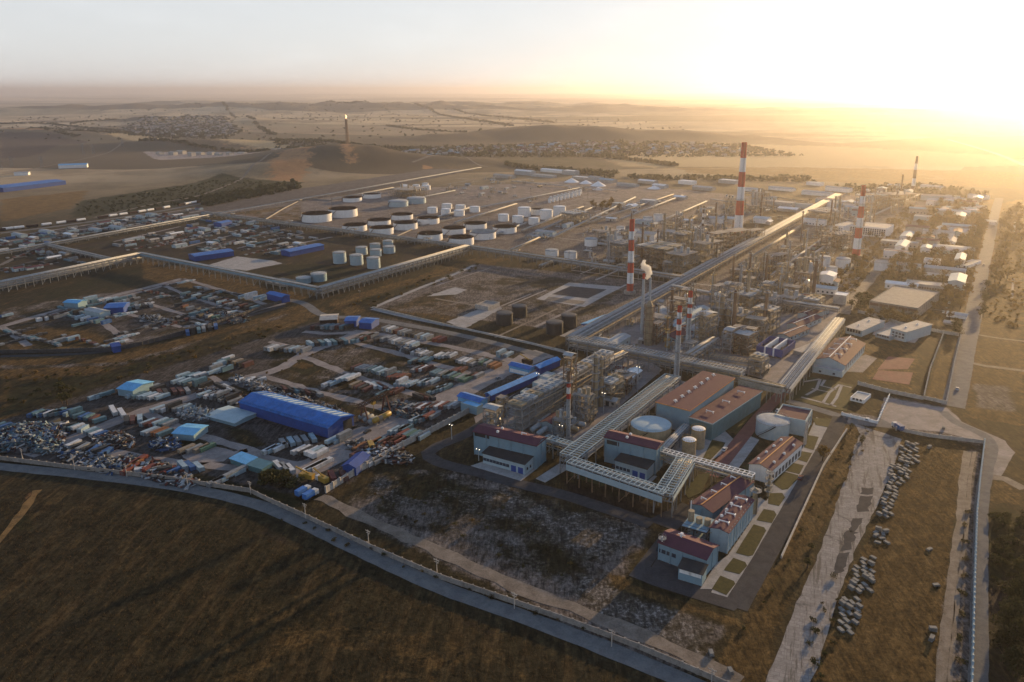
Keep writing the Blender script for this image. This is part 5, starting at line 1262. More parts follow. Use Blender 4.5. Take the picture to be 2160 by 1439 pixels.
# ------------------------------------------------------------------ process equipment
def column(label, bx, by, ty, wpx, m=None, plats=4, name='distillation_column', seed=0, group=None):
    r_ = random.Random(seed); p = G(bx, by); k = mpp(p); h = hgt(p, ty); r = wpx * k / 2; m = m or M_tan
    t = thing(name, label, 'process column', p, ROT + r_.uniform(-.4, .4), group)
    mb = MB(); mb.cyl(0, 0, 0, h * .12, r * 1.12, r, 16, 0, cap=False); mb.cyl(0, 0, h * .12, h * .6, r, r, 16, 0, cap=False); mb.cyl(0, 0, h * .6, h * .64, r, r * .82, 16, 0, cap=False); mb.cyl(0, 0, h * .64, h - r * .8, r * .82, r * .82, 16, 0, cap=False); mb.dome(0, 0, h - r * .8, r * .82, r * .8, 16, 4)
    mb.build('shell', m, t, True)
    mb = MB()
    for j in range(plats):
        z = h * (.22 + .74 * j / max(1, plats - 1)) if plats > 1 else h * .9
        mb.cyl(0, 0, z, z + .2, r + 1.2, r + 1.2, 14); mb.cyl(0, 0, z + 1.15, z + 1.25, r + 1.2, r + 1.2, 14, 0, cap=False)
        for i in range(7):
            a = i * 2 * math.pi / 7; mb.bar((math.cos(a) * (r + 1.15), math.sin(a) * (r + 1.15), z), (math.cos(a) * (r + 1.15), math.sin(a) * (r + 1.15), z + 1.2), .12)
    if plats: mb.build('platforms', M_yellow if r_.random() < .3 else M_steel, t)['kind'] = 'stuff'
    mb = MB(); a = r_.uniform(0, 6)
    mb.tube([(0, 0, h - .2), (math.cos(a) * r * .6, math.sin(a) * r * .6, h + .9), (math.cos(a) * (r + .8), math.sin(a) * (r + .8), h - .5), (math.cos(a) * (r + .8), math.sin(a) * (r + .8), 1)], r * .16, 7)
    mb.build('overhead_pipe', M_pipe, t, True)
    mb = MB(); a += 2
    for s in (-.1, .1): mb.bar((math.cos(a + s) * (r + .35), math.sin(a + s) * (r + .35), 0), (math.cos(a + s) * (r + .35), math.sin(a + s) * (r + .35), h), .12)
    for i in range(int(h / 1.5)): mb.bar((math.cos(a - .1) * (r + .35), math.sin(a - .1) * (r + .35), i * 1.5), (math.cos(a + .1) * (r + .35), math.sin(a + .1) * (r + .35), i * 1.5), .1)
    mb.build('ladder', M_dark, t)
    return t
def frame_unit(label, L_, A_, B_, top=None, h=None, lev=3, m=None, seed=0, vessels=3, top_kind='cooler', name='process_structure', bays=5.0, d=None, deckm=None, roofm=None):
    """open steel structure: columns, beams, decks, bracing, drums and vessels on the decks, fin-fan coolers or a roof on top"""
    r_ = random.Random(seed); a, w, dd, hh, rz = fit(L_, A_, B_, top, h); dd = d or dd; m = m or M_steel
    t = thing(name, label, 'process unit', a, rz)
    nx, ny = max(1, round(w / bays)), max(1, round(dd / bays)); lh = hh / lev
    fr = MB()
    for i in range(nx + 1):
        for j in range(ny + 1):
            if 0 < i < nx and 0 < j < ny and (i + j) % 2: continue
            fr.bar((-w + i * w / nx, j * dd / ny, 0), (-w + i * w / nx, j * dd / ny, hh), .34)
    for l in range(1, lev + 1):
        z = l * lh
        for j in range(ny + 1): fr.bar((-w, j * dd / ny, z - .2), (0, j * dd / ny, z - .2), .3)
        for i in range(nx + 1): fr.bar((-w + i * w / nx, 0, z - .25), (-w + i * w / nx, dd, z - .25), .3)
        for (x0, y0, x1, y1) in ((-w, 0, 0, 0), (0, 0, 0, dd)):
            fr.bar((x0, y0, z + 1.1), (x1, y1, z + 1.1), .12)
        for i in range(nx):
            if (i + l) % 2 == 0: fr.bar((-w + i * w / nx, -.02, z - lh), (-w + (i + 1) * w / nx, -.02, z - .3), .2)
        for j in range(ny):
            if (j + l) % 2 == 0: fr.bar((.02, j * dd / ny, z - lh), (.02, (j + 1) * dd / ny, z - .3), .2)
    fr.build('frame', m, t)
    for l in range(1, lev + 1):
        z = l * lh; q = MB(); c0 = r_.uniform(0, .4)
        q.box(-w * (1 - c0 * (l < lev)), 0 - .1, .1, dd - .1, z - .12, z); q.build('deck', deckm or M_concd, t)
    for l in range(lev):
        z = l * lh
        for v in range(vessels):
            x = -w * (v + r_.uniform(.3, .7)) / vessels; y = dd * r_.uniform(.25, .75); rr = min(lh * .3, w / vessels * .3, 1.7) * r_.uniform(.6, 1.0)
            q = MB()
            if r_.random() < .5:
                q.tube([(x, max(.6, y - 3), z + rr + .6), (x, min(dd - .6, y + 3), z + rr + .6)], rr, 12); q.box(x - .3, x + .3, y - 2, y - 1.5, z, z + .8); q.box(x - .3, x + .3, y + 1.2, y + 1.7, z, z + .8); q.build('drum', r_.choice([M_pale, M_tan, M_pipe, M_white]), t, True)
            else:
                q.cyl(x, y, z, z + lh * .72, rr, rr, 12); q.dome(x, y, z + lh * .72, rr, rr * .6, 12, 3); q.build('vessel', r_.choice([M_pale, M_tan, M_pipe, M_steel]), t, True)
        q = MB()
        for k in range(5):
            y = dd * r_.uniform(.05, .95); zz = z + lh * r_.uniform(.5, .9)
            x0_ = -w * r_.uniform(.05, .3); x1_ = -w * r_.uniform(.6, 1)
            q.tube([(x0_, y, z + .1), (x0_, y, zz), (x1_, y, zz), (x1_, y, z + .1)], r_.uniform(.12, .3), 6)
        q.build('piping', r_.choice([M_pipe, M_pale, M_tan]), t, True)['kind'] = 'stuff'
    if top_kind == 'cooler':
        n = max(2, round(max(w, dd) / 5))
        for i in range(n):
            q = MB()
            if w >= dd: x0, x1, y0, y1 = -w + i * w / n + .3, -w + (i + 1) * w / n - .3, .4, dd - .4
            else: x0, x1, y0, y1 = -w + .4, -.4, i * dd / n + .3, (i + 1) * dd / n - .3
            q.box(x0, x1, y0, y1, hh + 1.2, hh + 2.3)
            for cx_, cy2 in ((.3, .5), (.7, .5)):
                q.cyl(x0 + (x1 - x0) * cx_, y0 + (y1 - y0) * cy2, hh + 2.3, hh + 2.9, min(x1 - x0, y1 - y0) * .22, min(x1 - x0, y1 - y0) * .24, 14, 0)
            for x in (x0, x1 - .2):
                for y in (y0, y1 - .2): q.box(x, x + .2, y, y + .2, hh, hh + 1.2)
            q.build('fan_cooler', r_.choice([M_pale, M_steel, M_tan]), t)
    elif top_kind == 'roof':
        q = MB(); q.gable(-w, 0, 0, dd, hh + 1.6, .7, 'x', .4, .15)
        for x in (-w, -.2):
            for y in (0, dd - .2): q.box(x, x + .2, y, y + .2, hh, hh + 1.7)
        q.build('roof', roofm or M_pale, t)
    elif top_kind == 'vessels':
        for i in range(3):
            q = MB(); x, y, rr = -w * (i + .5) / 3, dd / 2, min(w / 8, 1.4); q.cyl(x, y, hh, hh + lh * r_.uniform(.6, 1.3), rr, rr, 12); q.build('vessel', r_.choice([M_pale, M_tan]), t, True)
    q = MB()                                       # zigzag stair on the right side
    for l in range(lev):
        y0, y1 = (.1, .9) if l % 2 == 0 else (.9, .1)
        q.bar((.9, dd * y0, l * lh), (.9, dd * y1, (l + 1) * lh), .9, .15)
    q.build('stair', M_tan if r_.random() < .5 else M_steel, t)
    return t
def drum(label, x, y, Lm, r, m, ang=0.0, name='horizontal_drum'):
    p = G(x, y); t = thing(name, label, 'drum', p, ROT + ang)
    q = MB(); q.tube([(-Lm / 2 - r * .5, 0, r + 1), (-Lm / 2, 0, r + 1), (Lm / 2, 0, r + 1), (Lm / 2 + r * .5, 0, r + 1)], r, 12, 0, [r * .4, r, r, r * .4]); q.build('shell', m, t, True)
    q = MB()
    for s in (-.3, .3): q.box(Lm * s - .3, Lm * s + .3, -r * .7, r * .7, 0, 1.2)
    q.build('saddles', M_concd, t)['kind'] = 'stuff'
    return t
# --- the long unit beside the container yard
frame_unit('very long grey process unit with fan coolers along its roof beside the garages', (1070, 912), (1102, 921), (1264, 790), h=14, lev=4, vessels=3, seed=1, name='process_structure', bays=6)
q_ = [((1255, 862), 747, 11, M_tan, 6, 'tall tan column behind the long process unit, the left of a close pair'), ((1267, 857), 752, 9, M_tan, 5, 'tall tan column behind the long process unit, the right of a close pair'),
      ((1306, 824), 781, 8, M_tan, 3, 'short tan column at the far end of the paved process yard, left'), ((1318, 820), 783, 7, M_tan, 3, 'short tan column at the far end of the paved process yard, right'),
      ((1290, 824), 790, 9, M_pale, 3, 'grey domed column at the far end of the paved process yard'), ((1238, 866), 815, 7, M_pale, 3, 'grey column in the middle of the paved process yard'), ((1214, 880), 830, 6, M_pale, 3, 'grey column beside the banded grey stack')]
for i, (b_, ty, w_, m_, np_, lab) in enumerate(q_): column(lab, b_[0], b_[1], ty, w_, m_, np_, seed=i)
frame_unit('tall lattice tower with a pale top at the back of the long process unit', (1188, 862), (1204, 866), (1210, 858), 758, lev=7, vessels=1, top_kind='roof', seed=3, m=M_brown, bays=4)
frame_unit('small tan lattice tower by the yard wall', (1047, 877), (1062, 881), (1068, 874), 841, lev=4, vessels=1, top_kind='none', seed=4, m=M_tan, bays=4)
frame_unit('squat lattice structure with a pale roof behind the left plant house', (1020, 903), (1046, 910), (1058, 900), 872, lev=3, vessels=2, top_kind='roof', seed=5, bays=4)
frame_unit('dense grey structure in the middle of the paved process yard', (1210, 890), (1238, 898), (1249, 888), 838, lev=5, vessels=2, top_kind='vessels', seed=6, bays=4)
frame_unit('low grey structure beside the banded grey stack', (1166, 924), (1188, 930), (1197, 921), 888, lev=3, vessels=2, top_kind='vessels', seed=7, bays=4)
frame_unit('tan structure at the far end of the paved process yard', (1262, 850), (1288, 857), (1310, 838), 818, lev=3, vessels=2, top_kind='cooler', seed=8, m=M_tan, bays=5)
frame_unit('brown structure beyond the paved process yard', (1286, 826), (1322, 834), (1340, 820), 800, lev=3, vessels=2, top_kind='none', seed=9, m=M_brown, bays=5)
for i, (L_, A_, B_, h_, lab) in enumerate((((1123, 822), (1142, 827), (1160, 814), 4, 'pale flat roofed pump shelter behind the long process unit'), ((1098, 842), (1116, 846), (1128, 838), 4, 'pale flat roofed pump shelter behind the long process unit'), ((1138, 808), (1156, 812), (1170, 802), 4, 'pale flat roofed pump shelter behind the long process unit'), ((1082, 858), (1094, 862), (1104, 855), 5, 'pale flat roofed pump shelter behind the long process unit'))):
    house(lab, L_, A_, B_, h=h_, roof='flat', roofm=M_pale, wallm=M_clad2, name='pump_shelter')
for i, (x, y) in enumerate(((1140, 900), (1152, 890), (1164, 880), (1130, 910), (1220, 902), (1250, 880), (1285, 850), (1300, 842), (1205, 912), (1144, 918))):
    drum('pale horizontal drum in the paved process yard', x, y, 7, 1.3, [M_pale, M_pipe, M_tan][i % 3], (i % 2) * 1.57)
# --- equipment deck inside the lower right plant
frame_unit('dark equipment deck with grey pumps on its roof in the lower right plant', (1436, 1144), (1488, 1160), (1510, 1132), h=7, lev=2, vessels=4, top_kind='vessels', seed=11, m=M_dark, bays=4, deckm=M_clad)
for i in range(3):
    x, y = 1538 - i * 7, 1052 + i * 9 + 26
    drum('blue banded fan drum beside the tall ribbed block', x + 16, y - 26, 3.4, 1.7, M_blue2 if i % 2 == 0 else M_white, 0, 'fan_drum')
column('tan pot bellied vessel behind the tall ribbed block', 1590, 1082, 1030, 13, M_tan, 1, 'upright_vessel', 21)
column('slim pale stack at the left corner of the maroon gabled hall', 1456, 1098, 1056, 3.5, M_white, 0, 'vent_stack', 22)
column('slim pale vent at the left corner of the front clad block', 1395, 1180, 1131, 3.2, M_white, 1, 'vent_stack', 23)
column('tan lattice mast beside the gabled building on posts', 1620, 1046, 996, 6, M_tan, 4, 'vent_stack', 24)
column('pale chimney column at the corner of the round tank block', 1697, 938, 890, 6, M_conc, 0, 'vent_stack', 25)
# --- central units
big_units = [((1464, 734), (1484, 740), (1498, 728), 672, 7, 1, M_tan, 'roof', 'tall tan lattice stair tower behind the slender striped stacks'), ((1496, 690), (1508, 693), (1516, 685), 604, 8, 1, M_steel, 'none', 'tall grey lattice tower beside the tan column'),
             ((1528, 708), (1562, 716), (1578, 702), 668, 4, 3, M_tan, 'vessels', 'tan structure with white vessels behind the tiered white tower'), ((1580, 702), (1622, 711), (1634, 698), 664, 4, 3, M_tan, 'cooler', 'long tan structure with fan coolers left of the maroon roofs'),
             ((1523, 743), (1540, 747), (1549, 738), 704, 4, 1, M_pale, 'roof', 'small tiered white tower left of the banded heat exchanger block'), ((1547, 747), (1576, 754), (1588, 742), 714, 5, 3, M_brown, 'roof', 'brown block with many horizontal bands beside the tiered white tower'),
             ((1576, 790), (1604, 797), (1616, 787), 764, 3, 2, M_concd, 'cooler', 'grey posted block behind the crossing rack'), ((1530, 662), (1580, 672), (1600, 658), 630, 4, 4, M_tan, 'cooler', 'wide tan structure in front of the far pipe rack'),
             ((1590, 664), (1626, 671), (1640, 658), 634, 3, 3, M_steel, 'vessels', 'grey structure left of the golden trees'), ((1640, 655), (1672, 661), (1684, 650), 630, 3, 3, M_pale, 'vessels', 'pale cluster structure near the avenue'), ((1690, 660), (1722, 666), (1734, 656), 640, 2, 3, M_tan, 'cooler', 'low tan structure near the avenue end'),
             ((1370, 724), (1384, 728), (1392, 720), 684, 5, 1, M_brown, 'none', 'brown lattice tower at the foot of the twin exhaust stacks'), ((1440, 760), (1456, 764), (1466, 756), 726, 3, 2, M_steel, 'none', 'grey structure at the foot of the slender striped stacks'),
             ((1280, 548), (1312, 555), (1326, 545), 520, 3, 3, M_steel, 'cooler', 'grey structure behind the chimney by the ash pond'), ((1340, 560), (1404, 572), (1424, 556), 532, 3, 5, M_brown, 'cooler', 'long brown structure topped with tan fan coolers behind the smoking stack'), ((1400, 578), (1440, 585), (1456, 572), 540, 4, 3, M_tan, 'vessels', 'tall tan structure left of the broad double rack'),
             ((1455, 560), (1486, 566), (1500, 552), 516, 4, 3, M_tan, 'vessels', 'tan structure under the thin smutty chimney'), ((1490, 535), (1510, 539), (1522, 530), 494, 5, 2, M_brown, 'none', 'dark brown tower left of the tallest chimney'), ((1522, 520), (1548, 525), (1556, 514), 490, 3, 3, M_brown, 'none', 'brown furnace structure left of the tallest chimney base'), ((1566, 514), (1582, 517), (1592, 508), 488, 3, 2, M_brown, 'none', 'brown furnace structure right of the tallest chimney base'),
             ((1620, 567), (1640, 571), (1650, 562), 540, 3, 2, M_brown, 'none', 'brown furnace block in front of two thin dark stacks'), ((1744, 520), (1766, 524), (1776, 514), 500, 3, 2, M_brown, 'cooler', 'brown structure left of the glowing chimney'), ((1580, 440), (1596, 443), (1604, 436), 408, 4, 2, M_steel, 'vessels', 'hazy structure right of the tallest chimney'), ((1800, 440), (1830, 445), (1840, 436), 418, 3, 3, M_tan, 'cooler', 'hazy structure behind the glowing chimney'), ((1850, 432), (1886, 438), (1896, 428), 412, 3, 3, M_tan, 'vessels', 'hazy structure near the farthest chimney'), ((1700, 470), (1740, 476), (1750, 466), 452, 3, 3, M_tan, 'cooler', 'hazy structure right of the broad pipe rack'),
             ((1250, 510), (1274, 515), (1284, 505), 490, 3, 2, M_steel, 'vessels', 'grey structure among the refinery tanks'), ((1412, 530), (1440, 536), (1450, 526), 500, 4, 2, M_tan, 'cooler', 'tan structure behind the long brown coolers'), ((1180, 470), (1210, 475), (1222, 466), 455, 2, 2, M_tan, 'cooler', 'low tan structure beyond the closed white tanks'), ((820, 414), (860, 418), (872, 408), 402, 2, 4, M_tan, 'vessels', 'low structure behind the domed white tanks')]
for i, (L_, A_, B_, top, lev, ves, m_, tk, lab) in enumerate(big_units):
    frame_unit(lab, L_, A_, B_, top, lev=lev, vessels=ves, top_kind=tk, seed=50 + i, m=m_, bays=5)
cols = [(1519, 706, 620, 13, M_tan, 6, 'tall tan column standing between the lattice towers'), (1645, 622, 560, 6, M_pale, 4, 'tall grey column beyond the far pipe rack'), (1553, 668, 600, 4, M_tan, 3, 'thin tan column'), (1567, 664, 606, 4, M_pale, 3, 'thin grey column'), (1600, 660, 600, 5, M_tan, 3, 'thin tan column'), (1616, 658, 612, 4, M_pale, 3, 'thin grey column'), (1632, 640, 600, 4, M_tan, 3, 'thin tan column'),
        (1286, 543, 497, 7, M_pale, 4, 'grey column behind the ash pond chimney'), (1465, 552, 480, 6, M_pale, 5, 'tall pale column, the left of a pair under the smutty chimney'), (1474, 554, 482, 6, M_pale, 5, 'tall pale column, the right of a pair under the smutty chimney'), (1438, 575, 512, 4, M_tan, 4, 'slim tan column left of the broad rack'), (1366, 532, 497, 6, M_tan, 3, 'tan column behind the long brown coolers'), (1498, 530, 496, 6, M_brown, 3, 'brown column left of the tallest chimney'),
        (1638, 545, 517, 3, M_brown, 0, 'thin dark stack, the left of two'), (1653, 553, 504, 4.5, M_brown, 0, 'thin dark stack, the right of two'), (1586, 445, 400, 5, M_pale, 3, 'hazy column right of the tallest chimney'), (1594, 447, 404, 4, M_pale, 3, 'hazy column right of the tallest chimney'), (1898, 424, 368, 4, M_brown, 3, 'hazy dark column near the farthest chimney'), (1884, 430, 392, 4, M_tan, 3, 'hazy tan column near the farthest chimney'), (1862, 432, 398, 4, M_tan, 3, 'hazy tan column near the farthest chimney'), (1838, 436, 400, 4, M_tan, 3, 'hazy tan column near the farthest chimney'), (1760, 452, 414, 4, M_tan, 3, 'hazy tan column behind the office block'),
        (1346, 540, 500, 5, M_tan, 3, 'tan column among the central units'), (1392, 545, 505, 5, M_pale, 4, 'grey column among the central units'), (1420, 552, 508, 5, M_tan, 4, 'tan column among the central units'), (1330, 530, 492, 4, M_pale, 3, 'grey column among the central units'), (1456, 510, 470, 4, M_pale, 3, 'grey column among the central units'), (1510, 560, 512, 5, M_tan, 4, 'tan column among the central units'), (1688, 640, 600, 4, M_pale, 3, 'grey column near the avenue'), (1665, 650, 612, 4, M_tan, 3, 'tan column near the avenue'), (1720, 655, 622, 4, M_tan, 3, 'tan column near the avenue'), (1540, 690, 642, 5, M_white, 3, 'white column in the tan structure'), (1560, 694, 648, 5, M_white, 3, 'white column in the tan structure'), (1388, 690, 640, 4, M_tan, 3, 'tan column near the twin exhaust stacks'), (1407, 740, 700, 4, M_pale, 3, 'grey column near the twin exhaust stacks')]
for i, (bx, by, ty, w_, m_, np_, lab) in enumerate(cols): column(lab, bx, by, ty, w_, m_, np_, seed=100 + i)
# the rest of the crowded core: more frames and columns between the named ones
def scatter0(poly, n, seed, sep):
    r_ = random.Random(seed); P = [G(*q) for q in poly]; xs = [p.x for p in P]; ys = [p.y for p in P]; out = []
    for _ in range(n * 80):
        x, y = r_.uniform(min(xs), max(xs)), r_.uniform(min(ys), max(ys))
        c = False
        for i in range(len(P)):
            a, b_ = P[i], P[(i + 1) % len(P)]
            if (a.y > y) != (b_.y > y) and x < (b_.x - a.x) * (y - a.y) / (b_.y - a.y) + a.x: c = not c
        if c and all((x - a) ** 2 + (y - b_) ** 2 > sep * sep for a, b_ in out): out.append((x, y))
        if len(out) >= n: break
    return out
for gi, (poly, nf, nc, where) in enumerate((([(1250, 555), (1440, 585), (1545, 515), (1500, 480), (1330, 500)], 14, 18, 'in the central units'), ([(1380, 735), (1440, 650), (1500, 645), (1640, 680), (1600, 760), (1500, 755)], 9, 14, 'behind the crossing rack'), ([(1520, 600), (1600, 560), (1740, 560), (1730, 640), (1600, 650)], 12, 14, 'right of the broad rack'), ([(1640, 540), (1760, 460), (1900, 420), (1900, 450), (1800, 520), (1700, 560)], 10, 16, 'in the golden haze'), ([(1420, 480), (1560, 430), (1640, 450), (1540, 500)], 8, 10, 'around the tallest chimney'))):
    r_ = random.Random(900 + gi)
    for i, (x, y) in enumerate(scatter0(poly, nf, 900 + gi, 18)):
        px, py = proj((x, y, 0)); w_, d_ = r_.uniform(8, 16), r_.uniform(6, 11)
        A_ = Vector((x, y, 0)); L_ = A_ - V * w_; B_ = A_ + U * d_
        frame_unit('open steel structure with decks and vessels ' + where, proj(L_), proj(A_), proj(B_), h=r_.uniform(9, 20), lev=r_.choice([2, 3, 4]), vessels=2, seed=950 + gi * 20 + i, m=r_.choice([M_tan, M_tan, M_brown, M_steel]), top_kind=r_.choice(['cooler', 'vessels', 'none']), bays=5)
    for i, (x, y) in enumerate(scatter0(poly, nc, 930 + gi, 14)):
        px, py = proj((x, y, 0)); hh_ = r_.uniform(15, 38); ty = proj((x, y, hh_))[1]
        column('slim process column ' + where, px, py, ty, r_.uniform(1.2, 2.6) / mpp((x, y, 0)), r_.choice([M_tan, M_pale, M_tan, M_brown]), r_.choice([2, 3, 4]), seed=980 + gi * 20 + i)
# busy small equipment: drums, skids and low frames through the process areas
def in_poly(x, y, P):
    c = False
    for i in range(len(P)):
        (ax, ay), (bx, by) = P[i], P[(i + 1) % len(P)]
        if (ay > y) != (by > y) and x < (bx - ax) * (y - ay) / (by - ay) + ax: c = not c
    return c
def scatter(poly, n, seed, sep=0.0):
    r_ = random.Random(seed); P = [G(*q) for q in poly]; xs = [p.x for p in P]; ys = [p.y for p in P]; Q = [(p.x, p.y) for p in P]
    out = []; tries = 0
    while len(out) < n and tries < n * 60:
        tries += 1
        x, y = r_.uniform(min(xs), max(xs)), r_.uniform(min(ys), max(ys))
        if in_poly(x, y, Q) and all((x - a) ** 2 + (y - b_) ** 2 > sep * sep for a, b_ in out): out.append((x, y))
    return out
def skid_mesh(seed):
    r_ = random.Random(seed); q = MB(); q.box(-3, 3, -2, 2, 0, .3, 2)
    for i in range(3): q.cyl(-2 + i * 2, r_.uniform(-1, 1), .3, r_.uniform(1.5, 4), .6, .6, 10, r_.choice([0, 1]))
    q.tube([(-3, -1.6, 1), (-3, -1.6, 2.4), (3, -1.6, 2.4), (3, 1.4, 2.4), (3, 1.4, .3)], .25, 6, 1)
    for x in (-2.8, 2.8):
        for y in (-1.8, 1.8): q.bar((x, y, 0), (x, y, 3.2), .2, mi=2)
    q.bar((-2.8, -1.8, 3.2), (2.8, -1.8, 3.2), .2, mi=2); q.bar((-2.8, 1.8, 3.2), (2.8, 1.8, 3.2), .2, mi=2)
    return q.mesh('pump_skid', [M_pale, M_tan, M_steel])
SK = [skid_mesh(i) for i in range(5)]
def exch_mesh(seed):
    r_ = random.Random(seed); q = MB()
    for i in range(2): q.tube([(-4, i * 2 - 1, 1.6), (4, i * 2 - 1, 1.6)], .75, 10, 0)
    q.tube([(3, -1, 2.3), (3, -1, 4), (3, 2, 4), (-3, 2, 4), (-3, 2, .2)], .3, 6, 1)
    for x in (-2.5, 2.5): q.box(x - .3, x + .3, -1.8, 1.8, 0, 1.1, 2)
    return q.mesh('heat_exchanger', [r_.choice([M_pale, M_tan, M_pipe]), M_pipe, M_concd])
EX = [exch_mesh(i) for i in range(4)]
def shed_mesh(w, d, h, rm, wm):
    q = MB(); q.shed_walls(-w / 2, w / 2, -d / 2, d / 2, 0, h, 1.0, 'x', 0); q.gable(-w / 2, w / 2, -d / 2, d / 2, h + .02, 1.0, 'x', .3, .12, 1)
    q.box(-.9, .9, -d / 2 - .06, -d / 2 + .02, 0, 2.4, 2); q.box(w * .25, w * .25 + 1.2, -d / 2 - .05, -d / 2 + .02, 1.2, 2.2, 2)
    return q.mesh('small_shed', [wm, rm, M_dark])
SH = [shed_mesh(9, 5, 3, M_pale, M_conc), shed_mesh(14, 6, 3.5, M_white, M_conc), shed_mesh(11, 6, 3.2, M_maroon, M_clad2), shed_mesh(18, 7, 4, M_pale, M_clad2), shed_mesh(8, 5, 3, M_conc, M_concd)]
areas = [([(1240, 560), (1440, 585), (1560, 500), (1500, 440), (1300, 480), (1230, 540)], 60, 'in the central refinery units'), ([(1230, 715), (1420, 618), (1500, 640), (1560, 700), (1640, 790), (1560, 782), (1300, 735)], 46, 'in the units behind the crossing rack'),
         ([(1500, 590), (1740, 480), (1830, 520), (1740, 650), (1620, 640)], 44, 'in the golden units right of the broad rack'), ([(1560, 420), (1760, 420), (1640, 480), (1560, 500)], 20, 'by the tallest chimney'), ([(1780, 470), (1960, 400), (1900, 400), (1780, 410), (1730, 450)], 30, 'in the hazy far units'),
         ([(860, 408), (1060, 372), (1240, 400), (1180, 440), (1000, 420)], 40, 'on the bare ground beyond the tanks'), ([(1100, 510), (1260, 440), (1420, 420), (1240, 500)], 30, 'between the far pipe runs'), ([(1110, 880), (1270, 790), (1350, 760), (1380, 790), (1200, 930)], 18, 'on the paved process yard')]
for i, (poly, n, where) in enumerate(areas):
    for j, (x, y) in enumerate(scatter(poly, n, 200 + i, 6)):
        k = rnd.random()
        if k < .42: inst('pump_skid', rnd.choice(SK), f'small pump skid {where}', 'pump skid', (x, y, 0), ROT + rnd.choice([0, 1.57]), f'pump skids {where}', (rnd.uniform(.8, 1.5),) * 3)
        elif k < .75: inst('heat_exchanger', rnd.choice(EX), f'pair of horizontal exchangers {where}', 'exchanger', (x, y, 0), ROT + rnd.choice([0, 1.57]), f'exchangers {where}', (rnd.uniform(.8, 1.4),) * 3)
        else: inst('small_shed', rnd.choice(SH), f'small pitched roof shed {where}', 'shed', (x, y, 0), ROT + rnd.choice([0, 1.57]), f'small sheds {where}', (rnd.uniform(.8, 1.3),) * 3)

for gi, (poly, n, where, wr) in enumerate((([(1860, 596), (1930, 485), (2060, 435), (2060, 520), (2040, 600), (2020, 650), (1960, 640)], 24, 'among the amber trees between avenue and boulevard', (14, 40)), ([(1930, 470), (1990, 415), (2095, 425), (2085, 470)], 14, 'in the golden haze by the boulevard end', (18, 44)), ([(1700, 450), (1880, 405), (1960, 395), (1900, 440), (1760, 500)], 18, 'in the hazy plant left of the avenue', (14, 36)), ([(1700, 640), (1760, 600), (1790, 640), (1760, 660)], 5, 'near the avenue end', (10, 20)))):
    r_ = random.Random(1200 + gi)
    for x, y in scatter0(poly, n, 1200 + gi, 20):
        A_ = Vector((x, y, 0)); w_ = r_.uniform(*wr); d_ = r_.uniform(8, 13); a_, b_ = (V, U) if r_.random() < .6 else (U, -V)
        if a_ is U: A_, a_, b_ = A_, V, U; w_, d_ = d_, w_
        house('low pale building ' + where, proj(A_ - V * w_), proj(A_), proj(A_ + U * d_), h=r_.uniform(4, 9), roof=r_.choice(['gable', 'flat', 'gable']), axis='x' if w_ > d_ else 'y', rh=1.4, roofm=r_.choice([M_conc, M_pale, M_white, M_clad2, M_maroon]), wallm=r_.choice([M_white, M_conc, M_clad2]), name='low_building', win=[dict(rows=1, cols=max(2, int(w_ / 4)), z0=1.2, wz=1.3, ww=1.5, side='front')] if r_.random() < .6 else None)
# ------------------------------------------------------------------ container yard, vehicles, stacks
CC = dict(grey=(.30, .33, .36), white=(.75, .78, .82), brown=(.14, .055, .05), red=(.26, .07, .055), teal=(.13, .26, .33), blue=(.05, .16, .40), pale=(.40, .55, .66), orange=(.36, .15, .06), green=(.10, .22, .17), tan=(.32, .27, .21), dark=(.05, .055, .06))
CM = {k: mat('container_' + k, tuple(x * .62 for x in v), .75, .05, var=.3, scale=.5, streak=.4) for k, v in CC.items()}
M_tyre = mat('tyre', (.02, .02, .02), .9, var=.3)
def cont_mesh(c, L):
    q = MB(); q.box(-1.1, 1.1, -L / 2, L / 2, .15, 2.0, 0)
    for s in (-1, 1):
        k = int(L / .6)
        for i in range(k): q.box(s * 1.1 - .05, s * 1.1 + .05, -L / 2 + (i + .25) * L / k, -L / 2 + (i + .7) * L / k, .3, 1.9, 0)
    for x in (-1.08, 1.08):
        for y in (-L / 2, L / 2): q.box(x - .1, x + .1, y - .1, y + .1, 0, 2.05, 0)
    for x in (-.6, -.2, .2, .6): q.bar((x, -L / 2 - .06, .3), (x, -L / 2 - .06, 1.9), .07, mi=1)
    return q.mesh('container', [CM[c], M_steel])
def trailer_mesh(c, L):
    q = MB(); q.box(-1.1, 1.1, -L / 2, L / 2, 1.0, 2.6, 0); q.box(-1.15, 1.15, -L / 2 + .1, L / 2 - .1, .85, 1.1, 1)
    for y in (-L * .36, -L * .27, -L * .18):
        for x in (-1.1, 1.1): q.tube([(x - .18, y, .5), (x + .18, y, .5)], .5, 12, 2)
    for x in (-.9, .9): q.box(x - .1, x + .1, L * .3, L * .3 + .2, 0, .9, 1)
    return q.mesh('semi_trailer', [CM[c], M_dark, M_tyre])
def tanker_mesh(c, L):
    q = MB(); q.tube([(0, -L / 2, 2.3), (0, -L / 2 + .3, 2.3), (0, L / 2 - .3, 2.3), (0, L / 2, 2.3)], 1.2, 14, 0, [.8, 1.2, 1.2, .8]); q.box(-1.1, 1.1, -L / 2, L / 2, .9, 1.1, 1)
    for y in (-L * .36, -L * .27):
        for x in (-1.1, 1.1): q.tube([(x - .18, y, .5), (x + .18, y, .5)], .5, 12, 2)
    q.box(-.25, .25, -.5, .5, 3.4, 3.75, 1)
    return q.mesh('tanker_trailer', [CM[c], M_dark, M_tyre])
MC = {}
